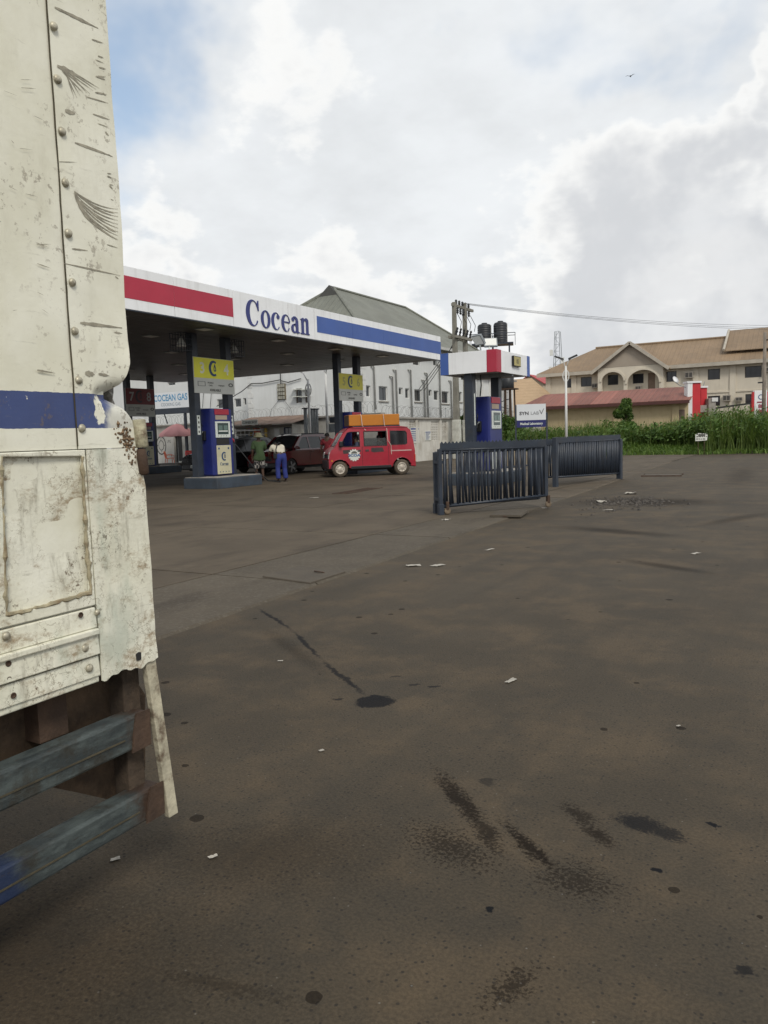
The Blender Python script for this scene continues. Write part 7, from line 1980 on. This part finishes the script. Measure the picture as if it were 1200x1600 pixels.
# ------------------------------------------------------------------ people
def person(lab, loc, rz, J, bones, cloth, skin, name='person', extra=None):
    """J: joint -> (x, y, z, r); one continuous skinned body; cloth: list of (name, material, test(bone, t, p), puff)"""
    names = list(J); idx = {n: i for i, n in enumerate(names)}
    me = bpy.data.meshes.new('body')
    me.from_pydata([J[n][:3] for n in names], [(idx[a], idx[b]) for a, b in bones], [])
    ob = bpy.data.objects.new('tmp', me); COL.objects.link(ob)
    md = ob.modifiers.new('skin', 'SKIN'); md.use_smooth_shade = True
    for n in names:
        sv = me.skin_vertices[0].data[idx[n]]
        r = J[n][3]; sv.radius = r if isinstance(r, tuple) else (r, r)
        sv.use_root = (n == 'pelvis')
    sd = ob.modifiers.new('sub', 'SUBSURF'); sd.levels = 2; sd.render_levels = 2
    dg = bpy.context.evaluated_depsgraph_get(); dg.update()
    bm_ = bpy.data.meshes.new_from_object(ob.evaluated_get(dg))
    bpy.data.objects.remove(ob)
    T = bpy.data.objects.new(name, None); COL.objects.link(T)
    T.location = loc; T.rotation_euler = (0, 0, rz)
    tag(T, lab, 'person')
    bm_.materials.clear(); bm_.materials.append(skin)
    b = bpy.data.objects.new('body', bm_); COL.objects.link(b); b.parent = T
    for p in bm_.polygons: p.use_smooth = True
    V = [v.co.copy() for v in bm_.vertices]; N = [v.normal.copy() for v in bm_.vertices]
    seg = [(Vector(J[a][:3]), Vector(J[c][:3]), a + '>' + c) for a, c in bones]
    def near(p):
        best = None
        for a, c, nm in seg:
            d = c - a; t_ = max(0, min(1, (p - a).dot(d) / d.length_squared)); q = (p - a - d * t_).length
            if best is None or q < best[0]: best = (q, nm, t_)
        return best[1], best[2]
    reg = [near(v) for v in V]
    for nm, mat_, test, puff in cloth:
        ok = [test(reg[i][0], reg[i][1], V[i]) for i in range(len(V))]
        mp = {}; vs_ = []; fs = []
        for p in bm_.polygons:
            if all(ok[i] for i in p.vertices):
                for i in p.vertices:
                    if i not in mp: mp[i] = len(vs_); vs_.append(tuple(V[i] + N[i] * (puff(V[i]) if callable(puff) else puff)))
                fs.append(tuple(mp[i] for i in p.vertices))
        if fs:
            o = MB().add(vs_, fs).build(nm, mat_, T, smooth=True)
            so_ = o.modifiers.new('solid', 'SOLIDIFY'); so_.thickness = .008; so_.offset = 1
    return T

def fingers(J, B, wrist, hand, side, d, up):
    """palm with four unequal fingers and a thumb from its side; d: finger direction"""
    h = Vector(J[hand][:3]); d = Vector(d).normalized(); s = Vector(up).normalized()
    for k, (o, l) in enumerate(((-.027, .062), (-.009, .072), (.009, .068), (.027, .052))):
        a = h + s * o + d * .03; c = a + d * l * .55; e = c + (d * .6 + d.cross(s) * .5).normalized() * l * .45
        for i, p in enumerate((a, c, e)): J['%s_f%d%d' % (hand, k, i)] = (*p, .010 - .001 * i)
        B += [(hand, '%s_f%d0' % (hand, k)), ('%s_f%d0' % (hand, k), '%s_f%d1' % (hand, k)), ('%s_f%d1' % (hand, k), '%s_f%d2' % (hand, k))]
    a = h - s * .035; c = a - s * .02 + d * .03
    J[hand + '_t0'] = (*a, .011); J[hand + '_t1'] = (*c, .009)
    B += [(hand, hand + '_t0'), (hand + '_t0', hand + '_t1')]
BASE_B = [('pelvis', 'spine'), ('spine', 'chest'), ('chest', 'neck'), ('neck', 'head'), ('head', 'crown'), ('head', 'nose')]
for S_ in 'LR':
    BASE_B += [('pelvis', 'hip' + S_), ('hip' + S_, 'knee' + S_), ('knee' + S_, 'ankle' + S_), ('ankle' + S_, 'toe' + S_), ('chest', 'sh' + S_), ('sh' + S_, 'elbow' + S_), ('elbow' + S_, 'wrist' + S_), ('wrist' + S_, 'hand' + S_)]
M_skin = pm('brown_skin', (.085, .045, .028), .55, var=.08)
M_hair = pm('black_hair', (.010, .009, .008), .8)
def face_bits(T, hc, fdir, r=.095):
    """eyes, mouth, ears"""
    hc = Vector(hc); f = Vector(fdir).normalized(); sd = Vector((0, 0, 1)).cross(f).normalized(); up = f.cross(sd)
    for s in (-1, 1):
        q = hc + f * r * .86 + sd * s * .034 + up * .012
        MB().lathe([(.002, -.010), (.011, -.004), (.011, .004), (.002, .010)], tuple(q), 8).build('eye', M_whitee, T, smooth=True)
        q = hc + sd * s * r * .93
        MB().lathe([(.006, -.03), (.016, -.012), (.018, .012), (.008, .03)], tuple(q), 8).build('ear', M_skin, T, smooth=True)
    q = hc + f * r * .86 - up * .045
    MB().tube([q - sd * .022, q + f * .006, q + sd * .022], .007, 6).build('mouth', pm('lip', (.10, .04, .035), .5), T, smooth=True)
def hair_cap(T, hc, r, name='hair', mat_=None):
    n, m = 16, 7; vs_ = []
    for j in range(m + 1):
        a = PI * .56 * j / m
        for i in range(n): vs_.append((hc[0] + r * math.sin(a) * math.cos(2 * PI * i / n), hc[1] + r * math.sin(a) * math.sin(2 * PI * i / n), hc[2] + r * 1.08 * math.cos(a)))
    MB().add(vs_, [(j * n + i, j * n + (i + 1) % n, (j + 1) * n + (i + 1) % n, (j + 1) * n + i) for j in range(m) for i in range(n)]).build(name, mat_ or M_hair, T, smooth=True)
def stand_J():
    J = {'pelvis': (0, 0, .95, (.15, .115)), 'spine': (0, 0, 1.12, (.145, .11)), 'chest': (0, 0, 1.32, (.165, .12)), 'neck': (.015, 0, 1.48, .055), 'head': (.025, 0, 1.58, .088), 'crown': (.02, 0, 1.665, .078), 'nose': (.115, 0, 1.575, .016)}
    for s, k in (('L', 1), ('R', -1)):
        J.update({'hip' + s: (0, k * .095, .88, .088), 'knee' + s: (.02, k * .105, .50, .060), 'ankle' + s: (-.015, k * .11, .085, .042), 'toe' + s: (.14, k * .125, .035, .034),
                  'sh' + s: (0, k * .19, 1.395, .062), 'elbow' + s: (-.03, k * .255, 1.12, .046), 'wrist' + s: (.06, k * .25, .88, .031), 'hand' + s: (.085, k * .245, .80, .034)})
    return J
torso = ('pelvis>spine', 'spine>chest', 'chest>shL', 'chest>shR')
M_foot = pm('dark_sandal', (.03, .022, .018), .8)
def shoes(T, J):
    for s in 'LR':
        a, t_ = J['ankle' + s], J['toe' + s]
        d = Vector((t_[0] - a[0], t_[1] - a[1], 0)).normalized(); p = Vector((a[0], a[1], 0))
        MB().bar(p - d * .07 + Vector((0, 0, .012)), p + d * .22 + Vector((0, 0, .012)), .095, .022).build('sandal', M_foot, T, bevel=.008)
def green_man():
    J = stand_J()
    J['elbowR'] = (.10, -.26, 1.13, .046); J['wristR'] = (.27, -.20, 1.08, .031); J['handR'] = (.35, -.17, 1.08, .034)
    J['kneeL'] = (.05, .11, .5, .06); J['ankleL'] = (.07, .12, .085, .042); J['toeL'] = (.22, .15, .035, .034)
    B = list(BASE_B); fingers(J, B, 'wristL', 'handL', 1, (.2, 0, -1), (1, 0, .2)); fingers(J, B, 'wristR', 'handR', -1, (1, .2, 0), (0, 0, 1))
    p = G(407, 752.5)
    gm = pm('olive_green_shirt', (.050, .085, .035), .9, var=.15, vs_=5)
    m, t, pr = new_mat('chequered_shorts')
    co = t.new('ShaderNodeTexCoord').outputs['Object']
    ck = t.new('ShaderNodeTexChecker'); ck.inputs['Scale'].default_value = 14; t.put(ck.inputs[0], t.vec('MULTIPLY', co, (1, 1, .6)))
    ck.inputs[1].default_value = (.36, .34, .31, 1); ck.inputs[2].default_value = (.02, .02, .025, 1)
    t.put(pr.inputs['Base Color'], ck.outputs[0]); pr.inputs['Roughness'].default_value = .9
    def shirt(b, t_, v):
        if b in torso or b == 'chest>neck' and v.z < 1.45: return v.z > .72
        if b.startswith('pelvis>hip') or b.startswith('hip'): return v.z > .74
        return b.startswith('sh') and t_ < .85
    def shorts(b, t_, v): return v.z < .95 and (b.startswith('pelvis>hip') or b.startswith('hip') or b.startswith('knee') and t_ < .12)
    T = person('person in loose green shirt, chequered shorts and bucket hat beside the nearest pump', (p.x, p.y, GZ), YAW + R(115), J, B,
               [('shorts', m, shorts, .03), ('shirt', gm, shirt, lambda v: .022 + max(0, 1.15 - v.z) * .09)], M_skin)
    face_bits(T, (.025, 0, 1.60), (1, 0, 0)); hair_cap(T, (.02, 0, 1.615), .102)
    MB().lathe([(.215, -.055), (.22, -.05), (.125, .01), (.115, .09), (.07, .115), (.005, .118), (.06, .10), (.105, .08), (.115, .005), (.21, -.062)], (.02, 0, 1.66), 20).build('bucket_hat', pm('hat_khaki', (.22, .21, .13), .9, var=.2, vs_=9), T, smooth=True)
    shoes(T, J)
def white_man():
    J = {'pelvis': (0, 0, .92, (.15, .12)), 'spine': (.13, 0, 1.08, (.145, .11)), 'chest': (.30, 0, 1.22, (.165, .12)), 'neck': (.44, 0, 1.28, .055), 'head': (.54, 0, 1.27, .088), 'crown': (.62, 0, 1.29, .078), 'nose': (.57, 0, 1.175, .016)}
    for s, k in (('L', 1), ('R', -1)):
        J.update({'hip' + s: (0, k * .10, .86, .092), 'knee' + s: (.05, k * .13, .48, .064), 'ankle' + s: (-.02, k * .14, .085, .044), 'toe' + s: (.14, k * .16, .035, .034),
                  'sh' + s: (.35, k * .19, 1.23, .062), 'elbow' + s: (.46, k * .27, 1.00, .046), 'wrist' + s: (.64, k * .20, .86, .031), 'hand' + s: (.71, k * .17, .83, .034)})
    B = list(BASE_B)
    for s, k in (('L', 1), ('R', -1)): fingers(J, B, 'wrist' + s, 'hand' + s, k, (.9, -.2 * k, -.3), (0, k, .3))
    p = G(441, 753.5)
    wm = pm('cream_tshirt', (.60, .56, .46), .9, var=.08, vs_=5); bm2 = pm('blue_trousers', (.018, .03, .17), .85, var=.15, vs_=6)
    def shirt(b, t_, v):
        if b == 'pelvis>spine': return t_ > .15
        return b in torso or (b.startswith('sh') and t_ < .55) or (b == 'chest>neck' and t_ < .35)
    def trousers(b, t_, v): return b.startswith('pelvis>hip') or b.startswith('hip') or (b.startswith('knee') and t_ < .93) or (b == 'pelvis>spine' and t_ < .35)
    T = person('person in cream shirt and blue trousers bending forward before the dark red SUV', (p.x, p.y, GZ), YAW + R(118), J, B,
               [('trousers', bm2, trousers, lambda v: .018 + max(0, .45 - v.z) * .05), ('shirt', wm, shirt, .022)], M_skin)
    face_bits(T, (.55, 0, 1.25), (.3, 0, -1)); hair_cap(T, (.56, 0, 1.30), .098)
    st = [(.40, -.13, 1.38), (.30, -.05, 1.395), (.2, .05, 1.335), (.08, .15, 1.16), (.02, .175, 1.02)]
    MB().tube(st, .020, 6).build('bag_strap', M_black, T, smooth=True)
    MB().box(-.06, .12, .17, .25, .82, 1.02).build('shoulder_bag', M_black, T, bevel=.02)
    shoes(T, J)
def red_man():
    J = stand_J(); B = list(BASE_B)
    for s, k in (('L', 1), ('R', -1)): fingers(J, B, 'wrist' + s, 'hand' + s, k, (.2, 0, -1), (1, 0, .2))
    p = AD(511, 690, 32.0)
    rm = pm('dark_red_shirt', (.16, .012, .02), .85, var=.12, vs_=5); dm = pm('dark_trousers', (.018, .018, .022), .9)
    def shirt(b, t_, v):
        if b in torso: return v.z > .88
        return b.startswith('sh') and t_ < .7 or (b == 'chest>neck' and t_ < .35) or (b.startswith('pelvis>hip') and v.z > .88)
    def trousers(b, t_, v): return v.z < .97 and (b.startswith('pelvis') or b.startswith('hip') or (b.startswith('knee') and t_ < .93))
    T = person('person in dark red shirt standing behind the front of the red minivan', (p.x, p.y, GZ), YAW + R(80), J, B, [('trousers', dm, trousers, .016), ('shirt', rm, shirt, .024)], M_skin)
    face_bits(T, (.025, 0, 1.60), (1, 0, 0)); hair_cap(T, (.02, 0, 1.615), .100)
    shoes(T, J)
def seated(lab, x, y, col):
    J = {'pelvis': (0, 0, 0.0, (.14, .12)), 'spine': (-.04, 0, .17, (.14, .11)), 'chest': (-.05, 0, .37, (.16, .12)), 'neck': (-.02, 0, .52, .055), 'head': (0, 0, .63, .088), 'crown': (0, 0, .71, .078), 'nose': (.09, 0, .62, .016)}
    for s, k in (('L', 1), ('R', -1)):
        J.update({'hip' + s: (.05, k * .10, 0, .09), 'knee' + s: (.42, k * .11, .03, .062), 'ankle' + s: (.46, k * .11, -.22, .042), 'toe' + s: (.58, k * .12, -.25, .034),
                  'sh' + s: (-.04, k * .19, .44, .06), 'elbow' + s: (.06, k * .24, .20, .046), 'wrist' + s: (.28, k * .18, .24, .031), 'hand' + s: (.35, k * .16, .27, .034)})
    B = list(BASE_B)
    for s, k in (('L', 1), ('R', -1)): fingers(J, B, 'wrist' + s, 'hand' + s, k, (.8, -.3 * k, .2), (0, k, .4))
    cm = pm('shirt_' + col[0], col[1], .9, var=.1)
    rot = Matrix.Rotation(vrz, 3, 'Z'); q = vmid + rot @ Vector((x, y, 0))
    def shirt(b, t_, v): return b in torso or (b.startswith('sh') and t_ < .7) or (b == 'chest>neck' and t_ < .35)
    def tr(b, t_, v): return b.startswith('pelvis>hip') or b.startswith('hip') or (b.startswith('knee') and t_ < .8)
    T = person(lab, (q.x, q.y, GZ + .80), vrz, J, B, [('trousers', pm('dark_trousers', (.018, .018, .022), .9), tr, .014), ('shirt', cm, shirt, .02)], M_skin)
    face_bits(T, (0, 0, .65), (1, 0, 0)); hair_cap(T, (-.005, 0, .66), .100)
green_man(); white_man(); red_man()
seated('person driving, seen through the front window of the red minivan', .50 * vk, .34, ('blue', (.05, .06, .10)))
seated('person sitting in the rear, seen through the middle window of the red minivan', -.42 * vk, .30, ('black', (.03, .028, .028)))

# ------------------------------------------------------------------ litter and a bird
def litter():
    rr = random.Random(21)
    M_pap = pm('litter_paper', (.36, .335, .29), .8, var=.15, vs_=20, dirt=.3, dcol=(.25, .22, .18), ds=30)
    items = [(798, 1064, .13, .05, 'long white paper scrap lying alone on the open asphalt'), (646, 884, .16, .10, 'left of two white paper scraps beyond the drain cover'), (684, 884, .15, .09, 'right of two white paper scraps beyond the drain cover'), (765, 859, .16, .05, 'thin pale scrap on the asphalt short of the loose slab'),
             (438, 1033, .05, .03, 'small white scrap left of the thin oil run'), (502, 1173, .035, .03, 'tiny white crumb below the oil puddle'), (180, 1343, .045, .03, 'small white scrap near the truck guard bar end'), (333, 1340, .045, .022, 'small curled white scrap right of the truck post'),
             (1087, 865, .14, .06, 'pale scrap on the far right of the asphalt'), (940, 785, .20, .14, 'crumpled white bag at the left of the dark debris patch'), (951, 797, .22, .07, 'flat white wrapper just below the debris patch'), (697, 813, .12, .10, 'crumpled white cup at the near foot of the angled barrier'), (850, 794, .10, .08, 'white scrap under the sagging end of the angled barrier'),
             (491, 778, .22, .10, 'white wrapper on the forecourt in front of the people'), (1060, 1135, .03, .02, 'tiny pale chip on the right of the asphalt'), (985, 772, .25, .16, 'grey-white rubbish lump in the middle of the debris patch')]
    for x, y, l, w, lab in items:
        if y > 1000: l, w = l * .72, w * .62
        z = GZ if G(x, y).x < bx(G(x, y).y) else .002
        p = G(x, y, z); n, m = 5, 4; vs_ = []
        cr = .25 if 'crumpled' in lab or 'lump' in lab or 'curled' in lab else .10
        for j in range(m + 1):
            for i in range(n + 1):
                vs_.append(((i / n - .5) * l + rr.uniform(-.06, .06) * l, (j / m - .5) * w + rr.uniform(-.1, .1) * w, .003 + rr.random() * cr * w * 1.2))
        o = MB().add(vs_, [(j * (n + 1) + i, j * (n + 1) + i + 1, (j + 1) * (n + 1) + i + 1, (j + 1) * (n + 1) + i) for j in range(m) for i in range(n)]).build('paper_scrap', M_pap)
        o.location = p; o.rotation_euler = (0, 0, rr.uniform(-.6, .9) + YAW)
        so_ = o.modifiers.new('solid', 'SOLIDIFY'); so_.thickness = .0015
        tag(o, lab, 'litter', 'litter on the ground')
    # dark wet debris
    V, F = [], []
    for k in range(240):
        p = G(985, 785); x, y = p.x + rr.gauss(0, .45), p.y + rr.gauss(0, .8); s = rr.uniform(.015, .06); o = len(V); a = rr.uniform(0, 3)
        V += [(x + s * math.cos(a + q), y + s * math.sin(a + q), .002) for q in (0, 2.1, 4.2)] + [(x, y, .004 + s * .7)]; F += [(o, o + 1, o + 3), (o + 1, o + 2, o + 3), (o + 2, o, o + 3)]
    ob = MB().add(V, F).build('debris', pm('wet_debris', (.05, .042, .034), .7, var=.5, vs_=9)); ob['kind'] = 'stuff'
    tag(ob, 'scatter of dark wet crumbs and rubble on the road edge beyond the barrier', 'debris')
litter()
def bird():
    p = AD(985, 119, 60)
    T = thing('bird', 'tiny dark bird flying high in the cloudy sky', 'bird', tuple(p), YAW + R(60))
    m = pm('bird_dark', (.03, .03, .03), .8)
    MB().lathe([(.002, -.16), (.03, -.10), (.045, 0), (.035, .08), (.02, .12), (.025, .15), (.004, .20)], n=8, axis='X').build('body', m, T, smooth=True)
    for s in (-1, 1):
        MB().add([(.06, s * .03, 0), (-.05, s * .03, 0), (-.02, s * .22, .10), (.08, s * .22, .11), (-.02, s * .42, .05)], [(0, 1, 2, 3), (3, 2, 4)]).build('wing', m, T)
bird()
